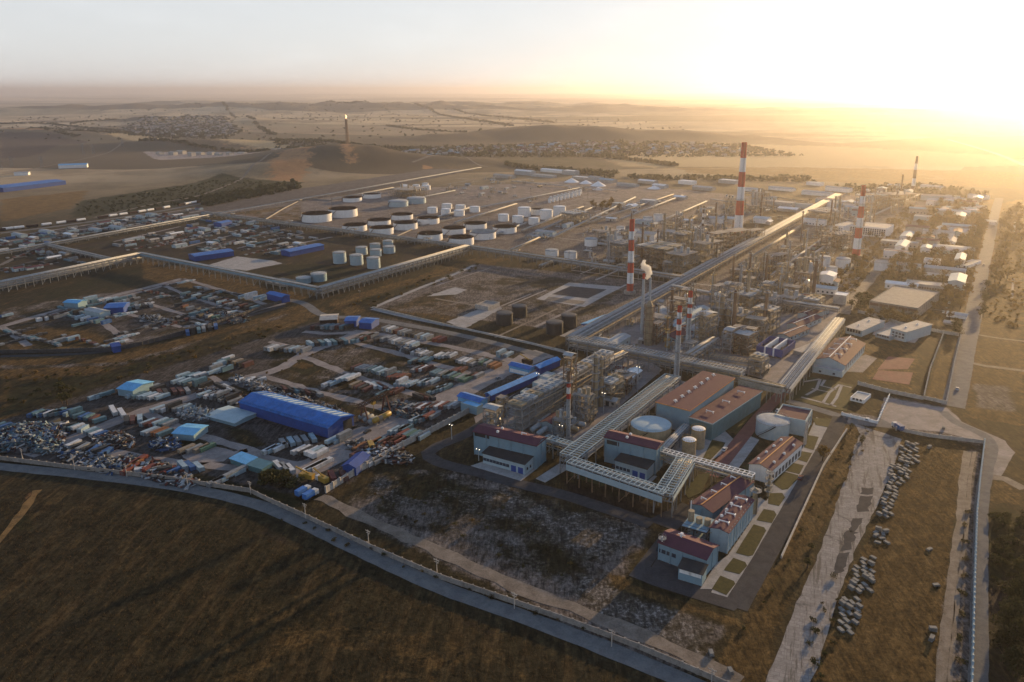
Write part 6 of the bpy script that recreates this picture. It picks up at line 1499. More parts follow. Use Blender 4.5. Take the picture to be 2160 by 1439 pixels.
def got(kind, c, L):
    if (kind, c, L) not in MC: MC[(kind, c, L)] = dict(container=cont_mesh, semi_trailer=trailer_mesh, tanker_trailer=tanker_mesh)[kind](c, L)
    return MC[(kind, c, L)]
WORD = dict(container='shipping container', semi_trailer='box trailer', tanker_trailer='tank trailer')
LATER = []
def later(*a): LATER.append(a)
def flush():
    LATER.sort(key=lambda a: a[4].length); n = 0; far = MB(); ks = list(CC)
    for kd, c, L, lab, p, rz, grp in LATER:
        if kd == 'container':
            n += 1
            if n > 296:
                far.box(p.x - 1.22, p.x + 1.22, p.y - L / 2, p.y + L / 2, p.z, p.z + 2.55, ks.index(c), rz, (p.x, p.y, 0)); continue
        inst(kd, got(kd, c, L), lab, 'container' if kd == 'container' else 'trailer', p, rz, grp)
    if far.v: stuff(far.build('distant_containers', [CM[k] for k in ks]), 'containers in the farther left compounds', 'containers')
def row(x0, y0, x1, y1, cols_, where, kind='container', L=8.0, turn=0.0, jit=.03, S=(2.88, 450, 640), swap=.12):
    if S: x0, y0, x1, y1 = S[1] + x0 / S[0], S[2] + y0 / S[0], S[1] + x1 / S[0], S[2] + y1 / S[0]
    a, b_ = G(x0, y0), G(x1, y1); n = len(cols_)
    for i, c in enumerate(cols_):
        if c is None: continue
        p = a.lerp(b_, i / max(1, n - 1)) + Vector((rnd.uniform(-.5, .5), rnd.uniform(-.5, .5), 0))
        kd = kind if rnd.random() > swap else rnd.choice(['semi_trailer', 'container'])
        adj = dict(pale='pale blue', brown='rust brown', dark='black').get(c, c)
        later(kd, c, L, f'{adj} {WORD[kd]} {where}', p, ROT + turn + rnd.uniform(-jit, jit), f'{adj} {WORD[kd]}s {where}')
        if kind == 'container' and rnd.random() < .02 and kd == 'container':
            later('container', c, L, f'{adj} container stacked on another {where}', p + Vector((0, 0, 2.1)), ROT + turn, f'{adj} stacked containers {where}')
g, w_, br, rd, te, bl, pa, og, gr, ta, dk = 'grey white brown red teal blue pale orange green tan dark'.split()
row(1050, 160, 1200, 195, [g, w_, g, br, g, g, dk], 'in the top row of the yard')
row(1230, 200, 1390, 232, [dk, g, pa, g, None, rd, rd], 'at the right end of the top row')
row(865, 235, 975, 205, [te, pa, br, gr, br, g], 'at the top left corner of the yard grid')
row(1000, 232, 1080, 222, [dk, g, g], 'on the grass plot of the second row')
row(1090, 232, 1220, 262, [g, w_, g, g, w_, pa], 'in the second row of the yard')
row(1200, 300, 1310, 318, [dk, w_, g, w_, g], 'in the scrappy part of the third row')
row(1365, 330, 1455, 322, [w_, pa, w_, g, w_], 'in the pale block of the third row')
row(1500, 352, 1590, 372, [g, w_, w_, ta, g], 'left half of the row ending in orange')
row(1620, 358, 1720, 388, [g, gr, g, og, og], 'right half of the row ending in orange')
row(1745, 320, 1800, 318, [pa, g, pa], 'alone at the right end of the yard')
row(870, 395, 990, 412, [br, g, g, g, te, pa], 'in the left of the long middle row')
row(1000, 420, 1110, 442, [te, pa, te, g, te], 'in the centre of the long middle row')
row(1085, 455, 1170, 455, [rd, br, rd, og], 'in the short red block')
row(1210, 360, 1310, 352, [te, dk, te, te], 'around the small walled plot')
row(1230, 410, 1300, 402, [g, rd, w_, br], 'inside the small walled plot')
row(1345, 425, 1420, 445, [te, te, g, te], 'left in the green block')
row(1430, 440, 1540, 470, [gr, te, gr, g, gr, gr], 'middle of the green block')
row(1460, 418, 1520, 412, [br, rd, br], 'lying across the green block', turn=.1)
row(1555, 452, 1610, 445, [dk, br, g], 'at the right of the green block')
row(1130, 495, 1220, 500, [pa, w_, pa, w_, pa], 'beside the pale sheeted heap')
row(1270, 490, 1340, 480, [pa, te, w_, pa], 'in the light blue block by the broad road')
row(1330, 545, 1420, 518, [te, pa, te, pa, te], 'in the teal block by the broad road')
row(700, 500, 740, 490, [w_, pa], 'in the middle of the grassy yard plots')
row(760, 470, 850, 462, [dk, w_, pa, w_], 'in the plots behind the blue warehouse', 'semi_trailer', 11)
row(860, 500, 940, 530, [ta, br, dk, br], 'behind the gantry crane')
row(960, 505, 1060, 520, [w_, pa, br, g], 'in the row behind the gantry crane', L=11, turn=1.3)
row(1020, 560, 1130, 540, [te, te, br, rd, br], 'right of the gantry crane')
row(1250, 575, 1310, 580, [dk, br, dk], 'at the road end of the crane plot', turn=1.4)
row(400, 525, 640, 560, [dk, br, dk, te, dk, br, dk, g], 'in the line behind the blue warehouse', L=7, turn=1.4)
row(170, 480, 290, 470, [w_, g, w_, w_, g, w_], 'in the pale heap left of the blue warehouse', L=6, jit=.9)
row(50, 520, 130, 545, [dk, w_, dk], 'left of the blue warehouse end', 'semi_trailer', 12, 1.4)
row(10, 560, 130, 605, [g, w_, g, pa, dk, g], 'in the block left of the blue warehouse')
row(0, 430, 80, 405, [pa, te, pa, te], 'by the left yard gate')
row(20, 395, 90, 345, [g, pa, te, w_], 'in the upper left yard plot')
row(120, 360, 210, 380, [dk, ta, dk, br], 'on the grassy upper left plot', L=7)
row(340, 280, 560, 290, [g, w_, g, dk, g, pa, g, g], 'in the block below the top left corner')
row(590, 255, 800, 240, [pa, dk, te, pa, te, dk, te], 'along the yard road near the top left corner', turn=1.2)
row(620, 150, 830, 150, [br, dk, g, te, g, br, te, dk], 'behind the top left sheds')
row(1190, 645, 1480, 625, [g, g, br, w_, rd, g, br, w_, rd, g, w_, g], 'in the row along the boundary wall')
row(1225, 720, 1340, 690, [pa, te, g, te, rd, g], 'below the boundary wall row')
row(1100, 780, 1180, 770, [pa, pa, dk, te], 'beside the broad yard road, upper')
row(1160, 800, 1280, 815, [rd, te, gr, te, dk, pa], 'beside the broad yard road, second line')
row(990, 850, 1130, 845, [og, te, br, rd, br, br, rd], 'in the red block beside the broad yard road')
row(900, 880, 960, 875, [og, br, og], 'at the orange end of the red block')
row(870, 925, 1110, 905, [br, g, pa, w_, g, w_, br, w_, g], 'in the scrap lines above the dark blue shed', L=6, jit=.5)
row(900, 990, 1010, 965, [w_, g, w_, g], 'beside the dark blue shed')
row(340, 900, 400, 885, [w_, pa, w_], 'on the lower yard plot, left', turn=.05)
row(430, 860, 600, 830, [g, pa, g, g, pa], 'on the lower yard plot, back line', turn=1.1)
row(520, 900, 650, 915, [w_, w_, dk, w_, pa, w_], 'on the lower yard plot, front line')
row(720, 850, 800, 830, [pa, pa, g], 'alone beside the blue warehouse corner')
row(600, 1005, 660, 990, [w_, pa, w_], 'by the yard gate track', L=12)
row(390, 1000, 460, 1020, [w_, g, w_], 'by the dark trees at the gate', turn=1.2)
row(720, 1065, 790, 1060, [rd, br], 'by the gate below the dark blue shed', turn=1.0)
S4 = (3.6, 0, 780)
row(1400, 60, 1560, 50, [pa, te, pa, w_, g], 'in the top corner of the left yard part', S=S4)
row(1360, 95, 1560, 120, [pa, pa, te, ta, te, dk], 'in the second line of the left yard part', S=S4)
row(1070, 130, 1200, 150, [w_, dk, g, dk], 'right of the blue and white shed', S=S4)
row(1010, 205, 1230, 215, [pa, te, pa, pa, w_, pa], 'below the blue and white shed', S=S4)
row(740, 215, 820, 200, [pa, pa, te], 'left of the blue and white shed', S=S4)
row(1210, 185, 1430, 170, [br, dk, br, br, g], 'along the upper side of the left yard road', S=S4, turn=1.2)
row(1200, 310, 1400, 300, [pa, g, w_, dk, g, pa], 'left of the grey low shed', S=S4)
row(1560, 195, 1760, 240, [pa, w_, g, dk, g, dk], 'in the last block before the blue warehouse', S=S4)
row(860, 325, 930, 345, [w_, w_], 'on the bare plot by the left road', S=S4, turn=1.2, L=12)
row(960, 395, 1060, 385, [dk, br, pa], 'along the lower side of the left yard road', S=S4, turn=1.0)
row(1120, 415, 1300, 420, [pa, br, rd, pa, te, g], 'in the first line of the loop plot', S=S4)
row(1130, 480, 1260, 490, [pa, g, og, og, te], 'in the second line of the loop plot', S=S4)
row(690, 480, 770, 505, [pa, te, w_, bl], 'at the left tip of the loop plot', S=S4, L=6)
row(1430, 620, 1580, 605, [ta, g, ta, gr], 'on the island plot of the lower loop', S=S4)
row(260, 350, 460, 340, [bl, te, pa, bl, w_, te, g, te], 'in the blue scrap yard, first line', S=S4, L=6, jit=.5)
row(460, 325, 760, 390, [te, bl, pa, te, te, bl, te, br, te], 'in the blue scrap yard, second line', S=S4, L=6, jit=.5)
row(420, 420, 640, 460, [dk, g, w_, dk, te, w_, pa], 'in the blue scrap yard, third line', S=S4, L=6, jit=.7)
row(0, 440, 80, 450, [te, bl, te], 'at the very left end of the scrap yard', S=S4, L=6)
row(560, 580, 800, 640, [w_, dk, g, dk, bl, dk, bl], 'beside the left lower track', S=S4, L=7, jit=.6)
row(980, 770, 1050, 705, [rd, og, rd], 'in the red pile by the roadside wall', S=S4, L=9, turn=.3)
row(1090, 775, 1330, 780, [w_, rd, g, w_, dk, rd, bl], 'in the mixed line by the roadside wall', S=S4, L=6, jit=.7)
row(1390, 740, 1510, 750, [pa, bl, pa], 'at the end of the mixed line by the roadside wall', S=S4, turn=1.3)
row(1680, 850, 1800, 800, [g, w_, pa, g], 'beside the lower gate track', S=S4, L=12)
# left compound
S3 = (3.086, 0, 420)
row(290, 785, 400, 770, [w_, br, w_, dk, g], 'in the left compound near the track', S=S3, L=11)
row(400, 760, 510, 740, [dk, br, te, dk], 'in the left compound behind the blue shed', S=S3)
row(840, 715, 980, 700, [te, g, dk, g], 'in the left compound middle plot', S=S3, turn=1.2)
row(1210, 625, 1500, 680, [te, dk, pa, dk, te, g, dk, br, w_], 'in the left compound long row, first half', S=S3)
row(1440, 680, 1660, 715, [pa, br, g, dk, br, dk, te], 'in the left compound long row, second half', S=S3)
row(1590, 640, 1740, 650, [pa, w_, pa, pa], 'in the pale block of the left compound', S=S3, L=11)
row(1160, 700, 1330, 740, [dk, br, g, dk, te], 'in the scrappy plot of the left compound', S=S3, L=6, jit=.6)
row(1260, 760, 1460, 790, [te, dk, g, gr, dk], 'at the bottom of the scrappy left plot', S=S3, L=6, jit=.6)
row(590, 670, 780, 660, [pa, te, w_, pa, te], 'along the upper left compound track', S=S3, L=10)
row(520, 780, 690, 810, [pa, w_, bl, te, bl], 'at the lower left of the compound', S=S3, L=7, jit=.4)
row(0, 780, 50, 770, [bl, pa], 'at the left edge of the compound', S=S3, L=8)
row(400, 930, 480, 915, [g, pa], 'in the dry grass of the left compound', S=S3)
row(1220, 880, 1400, 840, [bl, dk, te, g, dk, bl], 'along the dark wall of the left compound', S=S3, L=8, turn=1.0)
# heaps of junk
def heap(label, px, py, rx, ry, h, n, cols_, seed, name='scrap_heap'):
    r_ = random.Random(seed); p = G(px, py); q = MB()
    q.dome(0, 0, -.3, rx, h * .7, 18, 4, 0)
    q.v = [(a, b_ * ry / rx, c) for a, b_, c in q.v]
    mats = [M_dark] + [mat('scrap_' + c, tuple(x * .36 for x in CC[c]), .8, 0, var=.45, scale=.8) for c in cols_]
    for i in range(n):
        a, rr = r_.uniform(0, 6.28), math.sqrt(r_.random()); x, y = math.cos(a) * rx * rr, math.sin(a) * ry * rr
        z = h * .7 * math.sqrt(max(0, 1 - rr * rr)); s = r_.uniform(.4, 1.5)
        d = Vector((r_.uniform(-1, 1), r_.uniform(-1, 1), r_.uniform(-.5, .6))).normalized() * s * r_.uniform(.6, 1.8)
        c_ = Vector((x, y, max(.2, z + .2))); q.bar(c_ - d, c_ + d, s * r_.uniform(.4, 1.4), s * r_.uniform(.1, .6), 1 + r_.randrange(len(cols_)))
    o = q.build(name, mats); o.location = p; o.rotation_euler = (0, 0, ROT); tag(o, label, 'scrap heap'); return o
heap('large mixed scrap heap of white, blue and rusty pieces at the left', 60, 925, 20, 15, 5, 620, [w_, bl, g, pa, dk, br, te], 1)
heap('orange rusty scrap heap beside the large mixed heap', 104, 930, 8, 6, 3, 160, [og, br, og, w_], 2)
heap('blue grey mound of sheeted scrap below the mixed heap', 88, 946, 11, 5, 2.5, 120, [pa, te, g], 3)
heap('pale sheeted heap left of the blue warehouse', 415, 876, 12, 7, 2.5, 160, [w_, pa, g], 4)
heap('scrap heap with blue and white bits on the loop plot', 350, 940, 9, 6, 2.5, 140, [bl, w_, dk], 5)
heap('low dark scrap heap on the loop plot', 240, 930, 14, 7, 2, 200, [dk, g, w_, br], 6)
heap('rubble heap behind the big blue warehouse', 640, 850, 34, 5, 2, 320, [ta, w_, g, br], 7)
heap('scrap heap in the crane plot', 862, 868, 16, 9, 2, 200, [dk, br, te, g], 8)
heap('scatter of small scrap beside the roadside wall, left', 190, 970, 26, 7, 1.6, 260, [dk, g, w_, bl], 9)
heap('scatter of small scrap beside the roadside wall, right', 330, 995, 28, 7, 1.6, 240, [dk, rd, w_, g], 10)
heap('white and grey scrap line behind the red block', 800, 955, 20, 8, 2, 260, [w_, g, dk, br], 11)
heap('pale junk in the scrappy third row', 870, 740, 14, 6, 1.6, 120, [w_, g, dk], 12)
heap('scattered junk on the left compound middle plot', 470, 670, 26, 12, 1.5, 200, [dk, g, te, br], 13)
heap('scattered junk along the left compound road', 330, 676, 20, 8, 1.5, 120, [dk, g, w_], 14)
heap('junk by the upper left yard plot', 470, 836, 18, 7, 1.6, 160, [dk, w_, br], 15)
heap('white junk left of the big blue warehouse', 530, 812, 20, 6, 2, 160, [w_, g, ta], 16)
# gantry crane, yellow tanks, trucks, cars
def gantry():
    a, b_ = G(766, 893), G(818, 868); p = (a + b_) / 2; L = (b_ - a).length; t = thing('gantry_crane', 'rusty gantry crane straddling the scrap plot', 'crane', p, math.atan2(b_.y - a.y, b_.x - a.x))
    q = MB()
    for x in (-L / 2 + 1, L / 2 - 1):
        for s in (-1, 1): q.bar((x, s * 3.2, 0), (x, s * .6, 9.2), .6)
        q.bar((x, -3.4, .4), (x, 3.4, .4), .5)
    q.build('legs', CM['brown'], t)['kind'] = 'stuff'
    q = MB()
    for y in (-.6, .6):
        for z in (9.2, 10.8): q.bar((-L / 2 - 3, y, z), (L / 2 + 3, y, z), .35)
        k = int(L / 2)
        for i in range(k): q.bar((-L / 2 + i * L / k, y, 9.2), (-L / 2 + (i + 1) * L / k, y, 10.8), .2)
    q.build('girder', M_rust, t)
    q = MB(); q.box(-2, 0, -.9, .9, 7.6, 9.1); q.bar((-1, 0, 7.6), (-1, 0, 4), .15); q.build('trolley', M_yellow, t)
gantry()
for i, (x, y) in enumerate(((798, 893), (806, 889), (814, 885))):
    drum('yellow ended tank lying beside the gantry crane', x, y, 6, 1.4, M_yellow if i != 1 else CM['tan'], 1.57, 'lying_tank')
for i, (x, y) in enumerate(((768, 885), (778, 890), (788, 894))):
    drum('grey tank lying beside the gantry crane', x, y, 6, 1.2, CM['grey'], 1.57, 'lying_tank')
def truck(label, px, py, rz, cab, box, name='truck', crane=False):
    p = G(px, py); t = thing(name, label, 'truck', p, rz)
    q = MB(); q.box(-1.2, 1.2, -3.5, 1.2, 1.0, 3.2); q.build('cargo_body', box, t)
    q = MB(); q.box(-1.15, 1.15, 1.5, 3.5, .7, 2.7); q.box(-1.1, 1.1, 1.6, 3.2, 2.7, 2.85); c = q.build('cab', cab, t)
    q = MB(); q.box(-1.0, 1.0, 3.48, 3.54, 1.7, 2.5); q.build('windscreen', M_glass, c)
    q = MB(); q.box(-.5, .5, -3.5, 3.3, .6, .95); q.build('chassis', M_dark, t)
    for x in (-1, 1):
        for y in (-2.6, -1.6, 2.4):
            q = MB(); q.tube([(x - .18, y, .5), (x + .18, y, .5)], .5, 14); q.build('wheel', M_tyre, t)
    if crane:
        q = MB(); q.bar((0, -1.5, 3.2), (0, 5.5, 5.2), .5); q.build('boom', M_yellow, t)
truck('blue truck with blue and white body parked by the dark trees, left of two', 640, 1043, -.5, CM['white'], M_blue)
truck('blue truck with blue and white body parked by the dark trees, right of two', 656, 1050, -.5, CM['white'], M_blue)
truck('yellow crane truck on the gate track', 648, 1012, 1.2, M_yellow, M_yellow, crane=True)
truck('white and yellow mobile crane by the gate', 680, 1018, .9, CM['white'], M_yellow, crane=True)
truck('yellow loader parked beside the red container block', 783, 946, .4, M_yellow, M_yellow)
truck('white bus like truck on the lower yard plot', 655, 966, .9, CM['white'], CM['white'])
truck('white truck crossing the dirt at the junction', 1893, 906, .2, CM['white'], CM['blue'])
truck('rusty crane truck parked at the top of the blue garages', 1112, 768, .9, M_rust, M_rust, crane=True)
def car_mesh(m):
    q = MB(); q.box(-.85, .85, -2.1, 2.1, .35, .85, 0)
    vs = [(-.8, -1.5, .85), (.8, -1.5, .85), (.8, 1.0, .85), (-.8, 1.0, .85), (-.65, -1.1, 1.4), (.65, -1.1, 1.4), (.65, .4, 1.4), (-.65, .4, 1.4)]
    q._add(vs, [(0, 1, 5, 4), (1, 2, 6, 5), (2, 3, 7, 6), (3, 0, 4, 7)], 1); q._add(vs[4:], [(0, 1, 2, 3)], 0)
    for x in (-.8, .8):
        for y in (-1.3, 1.3): q.tube([(x - .1, y, .33), (x + .1, y, .33)], .33, 10, 2)
    return q.mesh('car', [m, M_glass, M_tyre])
CAR = {k: car_mesh(CM[k]) for k in ('white', 'dark', 'red', 'grey')}
for x, y, c, lab in ((2019, 822, 'white', 'white car driving along the boulevard'), (1688, 1010, 'red', 'red car on the works road by the lawns'), (1829, 887, 'white', 'white car at the forecourt wall'), (1640, 868, 'white', 'white car near the red paving'), (1528, 950, 'white', 'white car parked beside the red paving'), (2062, 655, 'dark', 'dark car far along the boulevard'), (2075, 560, 'white', 'white car far along the boulevard'), (2070, 600, 'grey', 'grey car far along the boulevard'),
                     (1100, 806, 'white', 'white car by the garage row'), (1050, 800, 'grey', 'grey car on the broad yard road'), (840, 905, 'dark', 'dark car on the broad yard road'), (775, 912, 'dark', 'dark car near the blue warehouse corner'), (1990, 660, 'white', 'white car in the small car park'), (1996, 650, 'grey', 'grey car in the small car park'), (2002, 640, 'white', 'white car at the back of the small car park')):
    inst('car', CAR[c], lab, 'car', G(x, y, .05), ROT if x < 1900 else -.5)
# concrete slab stacks beside the broken runway
def slab_mesh(seed):
    r_ = random.Random(seed); q = MB(); n = r_.randint(2, 4)
    for i in range(n):
        a = r_.uniform(-.12, .12); dx = r_.uniform(-.2, .2)
        q.box(-1.1 + dx, 1.1 + dx, -.62, .62, i * .34, i * .34 + .27, 0, a, (0, 0, 0))
    return q.mesh('slab_stack', [mat('slab_concrete', (.15, .16, .165), .85, var=.35, scale=.8)])
SL = [slab_mesh(i) for i in range(6)]
S7 = (2.485, 1500, 860)
for n_, (poly, cnt, where) in enumerate((([(995, 190), (1085, 180), (1080, 300), (985, 290)], 20, 'in the farthest block beside the broken runway'), ([(950, 300), (1050, 290), (1030, 390), (925, 400)], 20, 'in the second block beside the broken runway'), ([(925, 410), (985, 400), (940, 580), (870, 580)], 20, 'in the third block beside the broken runway'),
                                     ([(850, 640), (910, 640), (935, 720), (865, 715)], 10, 'in the small tumbled pile beside the broken runway'), ([(775, 785), (855, 780), (835, 970), (725, 965)], 21, 'in the fifth block beside the broken runway'), ([(690, 1000), (785, 995), (755, 1180), (670, 1185)], 26, 'in the nearest block beside the broken runway'))):
    P = [(S7[1] + a / S7[0], S7[2] + b_ / S7[0]) for a, b_ in poly]
    for (x, y) in scatter(P, cnt, 300 + n_, 2.3):
        inst('slab_stack', rnd.choice(SL), f'stack of grey concrete slabs {where}', 'slab stack', (x, y, 0), -1.2 + rnd.uniform(-.15, .15) if n_ != 3 else rnd.uniform(0, 3), f'concrete slab stacks {where}')
for (x, y) in ((1960, 1160), (1975, 1235), (1965, 1350), (1968, 1330), (1960, 945), (1990, 905), (1541, 1418), (1500, 1380)):
    inst('slab_stack', rnd.choice(SL), 'lone pale concrete block lying in the dry grass', 'concrete block', G(x, y), rnd.uniform(0, 3), 'lone concrete blocks in the grass')
# railway wagons on the left
q = MB(); q.tube([(0, -5.5, 2.5), (0, -5.2, 2.5), (0, 5.2, 2.5), (0, 5.5, 2.5)], 1.5, 12, 0, [1.1, 1.5, 1.5, 1.1]); q.box(-1.3, 1.3, -6, 6, .8, 1.1, 1)
for y in (-4.4, -3, 3, 4.4):
    for x in (-.8, .8): q.tube([(x - .1, y, .45), (x + .1, y, .45)], .45, 10, 1)
WAG = [q.mesh('rail_wagon', [M_white, M_dark]), None]
q = MB(); q.box(-1.5, 1.5, -6, 6, 1.1, 3.6, 0); q.box(-1.3, 1.3, -5.6, 5.6, .8, 1.1, 1)
for y in (-4.4, -3, 3, 4.4):
    for x in (-.8, .8): q.tube([(x - .1, y, .45), (x + .1, y, .45)], .45, 10, 1)
WAG[1] = q.mesh('rail_wagon', [M_rust, M_dark])
line = spline([G(a, b_) for a, b_ in ((0, 488), (130, 473), (300, 449), (420, 428), (470, 418))], 13)
for i, p in enumerate(line[:-1]):
    if i % 9 == 8: continue
    d = line[i + 1] - p; k = 0 if i % 3 else 1
    inst('rail_wagon', WAG[k], ('white tank wagon' if k == 0 else 'rust brown boxcar') + ' on the railway along the left green belt', 'rail wagon', p, math.atan2(d.y, d.x) - math.pi / 2, 'white tank wagons on the railway' if k == 0 else 'brown boxcars on the railway')
# low sheds and sidings in the two far left yards
for n_, (poly, cnt, where) in enumerate((([(0, 505), (420, 440), (440, 452), (0, 535)], 50, 'in the railway yard at the far left'), ([(230, 520), (460, 460), (700, 500), (620, 540), (480, 530), (300, 530)], 60, 'in the fenced yard behind the corner pipe rack'), ([(0, 560), (90, 520), (200, 540), (0, 585)], 12, 'in the small yard at the left edge'))):
    for (x, y) in scatter(poly, cnt, 330 + n_, 11):
        k = rnd.random()
        if k < .5: inst('small_shed', rnd.choice(SH), f'small shed {where}', 'shed', (x, y, 0), ROT + rnd.choice([0, 1.57]), f'small sheds {where}', (rnd.uniform(.7, 1.4), rnd.uniform(.7, 1.2), rnd.uniform(.6, 1)))
        else:
            c = rnd.choice([te, g, pa, w_, dk, dk, br, bl]); L = rnd.choice([9.0, 12]); adj = dict(pale='pale blue', brown='rust brown', dark='black').get(c, c)
            later('container', c, L, f'{adj} shipping container {where}', Vector((x, y, 0)), ROT + 1.57 * rnd.randint(0, 1), f'{adj} shipping containers {where}')
def rack_mesh(L, m1, m2, seed):
    r_ = random.Random(seed); q = MB(); k = int(L / 3)
    for i in range(k):
        if r_.random() < .15: continue
        x = -L / 2 + (i + .5) * L / k; q.box(x - L / k * .46, x + L / k * .46, -1.5 + r_.uniform(0, .5), 1.5 - r_.uniform(0, .5), 0, r_.uniform(.7, 2.0), r_.choice([0, 0, 1, 2]))
    return q.mesh('storage_row', [m1, m2, M_dark])
RK = [rack_mesh(24 + 6 * i, a_, b9, i) for i, (a_, b9) in enumerate(((CM[g], CM[pa]), (CM[pa], CM[w_]), (CM[dk], CM[g]), (CM[te], CM[g]), (CM[g], CM[br])))]
for n_, (poly, cnt, where) in enumerate((([(0, 505), (420, 442), (436, 450), (0, 530)], 34, 'in the railway yard at the far left'), ([(240, 520), (460, 462), (690, 500), (620, 535), (480, 530), (310, 528)], 44, 'in the fenced yard behind the corner pipe rack'), ([(0, 690), (90, 668), (385, 596), (580, 640), (420, 690), (240, 735), (0, 735)], 30, 'in the left compound'), ([(0, 560), (90, 520), (230, 545), (0, 588)], 10, 'in the small yard at the left edge'), ([(1000, 600), (1110, 580), (1200, 590), (1100, 640)], 0, '-'))):
    for (x, y) in scatter(poly, cnt, 360 + n_, 9):
        inst('storage_row', rnd.choice(RK), f'low row of stored goods {where}', 'storage row', (x, y, 0), ROT + (1.57 if rnd.random() < .6 else 0), f'rows of stored goods {where}')
for i, (a, b_) in enumerate((((330, 520), (520, 470)), ((380, 524), (560, 478)), ((440, 520), (600, 484)), ((240, 510), (380, 478)), ((500, 524), (640, 492)), ((560, 528), (700, 500)))):
    strip('yard_siding', [a, b_], 4, .03, M_hard, .3, False)
for i, (a, b_) in enumerate((((0, 512), (430, 444)), ((0, 503), (420, 438)), ((60, 512), (440, 452)))):
    strip('railway', [a, b_], 5, .035, M_hard, .3, False)
flush()
# ---- poles, masts
def pole(label, bx, by, ty, arms=True, lit=False, name='utility_pole', m=None):
    p = G(bx, by); h = max(6, hgt(p, ty)); t = thing(name, label, 'pole', p, -.6)
    q = MB(); q.cyl(0, 0, 0, h, .2, .13, 8); q.build('pole', m or M_conc, t)
    q = MB()
    if lit:
        q.bar((-.8, 0, h), (.8, 0, h), .15); q.build('cross_arm', M_steel, t)
        for s in (-1, 1):
            e = MB(); e.box(s * .8 - .4, s * .8 + .4, -.35, .35, h - .3, h + .1); hd = e.build('lamp_head', M_steel, t)
            e = MB(); e.dome(0, 0, 0, .2, .2, 10, 3); e.v = [(a + s * .8, b_ - .36, c + h - .25) for a, b_, c in e.v]; e.build('lamp', M_lamp, hd)
    else:
        q.bar((-1.2, 0, h - .5), (1.2, 0, h - .5), .18); q.bar((-.9, 0, h - 1.3), (.9, 0, h - 1.3), .16); q.bar((0, .1, h - 2.2), (1.0, .1, h - .5), .1)
        for x in (-1.1, -.4, .4, 1.1): q.cyl(x, 0, h - .45, h - .15, .1, .1, 6)
        q.build('cross_arm', M_conc, t)
for (bx, by, ty) in ((49, 974, 946), (158, 992, 958), (268, 1006, 984), (396, 1026, 996), (529, 1043, 1018), (645, 1094, 1062), (778, 1149, 1118), (922, 1211, 1180), (1085, 1284, 1250), (1290, 1364, 1330), (1500, 1448, 1410)):
    pole('pale utility pole beside the lower road wall', bx, by, ty)
for (bx, by, ty, lab) in ((953, 927, 895, 'mast with lit twin lamps at the works road bend'), (1345, 828, 773, 'mast with lit lamps before the crossing rack'), (1184, 928, 896, 'mast with lit lamps in front of the grey stack structure'), (1273, 872, 828, 'mast with lit lamps beside the tall tan columns'), (1135, 812, 787, 'mast with lit lamps behind the garage row'), (1444, 880, 842, 'mast with lit lamps before the big maroon hall'), (1010, 972, 950, 'short mast with lit lamps at the left plant house'), (1130, 985, 951, 'short mast with lit lamps at the right end of the left plant house')):
    pole(lab, bx, by, ty, lit=True, name='light_mast', m=M_pale)
for i, (bx, by, ty) in enumerate(((700, 437, 410), (668, 470, 440), (520, 470, 446), (1030, 470, 440), (900, 520, 492), (820, 470, 440), (1120, 420, 396), (300, 505, 480), (1000, 400, 378), (1390, 470, 440), (1200, 560, 530), (760, 640, 612), (1180, 440, 415), (1240, 420, 395))):
    pole('thin dark lighting mast among the far tanks', bx, by, ty, name='light_mast', m=M_dark)
def pylon(bx, by, ty):
    p = G(bx, by); h = hgt(p, ty); z = tz(p.x, p.y); t = thing('pylon', 'lattice power pylon on the far left plain', 'pylon', (p.x, p.y, z), .6)
    q = MB()
    for s in ((-1, -1), (1, -1), (1, 1), (-1, 1)): q.bar((s[0] * 3, s[1] * 3, 0), (s[0] * .5, s[1] * .5, h), .4)
    for j in range(8):
        z0, z1 = h * j / 8, h * (j + 1) / 8; a, b_ = 3 - 2.5 * j / 8, 3 - 2.5 * (j + 1) / 8
        q.bar((-a, -a, z0), (b_, -b_, z1), .25); q.bar((a, a, z0), (-b_, b_, z1), .25)
    q.build('mast', M_steel, t)
    q = MB()
    for f, l in ((.7, 7), (.84, 6), (.97, 4)): q.bar((-l, 0, h * f), (l, 0, h * f), .4)
    q.build('cross_arm', M_steel, t)
for a in ((177, 326, 303), (198, 325, 304), (89, 352, 330), (25, 352, 330), (2, 358, 334), (260, 318, 300), (330, 314, 298), (1138, 332, 318)): pylon(*a)
# ------------------------------------------------------------------ trees, bushes, hedges
def leaf_mat(name, lo, hi):
    m = bpy.data.materials.new(name); nt, b = nodes_of(m)
    geo = N(nt, 'ShaderNodeNewGeometry'); oi = N(nt, 'ShaderNodeObjectInfo')
    f = math_(nt, 'ADD', math_(nt, 'MULTIPLY', geo.outputs['Random Per Island'], .5), math_(nt, 'MULTIPLY', oi.outputs['Random'], .5))
    nt.links.new(mix(nt, f, lo, hi), b.inputs['Base Color']); b.inputs['Roughness'].default_value = .8; b.inputs['Specular IOR Level'].default_value = .15
    b.inputs['Subsurface Weight'].default_value = 0
    tr = N(nt, 'ShaderNodeBsdfTranslucent'); nt.links.new(mix(nt, f, lo, hi), tr.inputs['Color'])
    ms = N(nt, 'ShaderNodeMixShader'); ms.inputs[0].default_value = .3
    nt.links.new(b.outputs[0], ms.inputs[1]); nt.links.new(tr.outputs[0], ms.inputs[2])
    nt.links.new(ms.outputs[0], [n for n in nt.nodes if n.type == 'OUTPUT_MATERIAL'][0].inputs[0])
    return m
M_leaf = leaf_mat('glow_warmed_foliage', (.045, .036, .010), (.17, .105, .028))  # orange of the golden glow put into the leaf colour
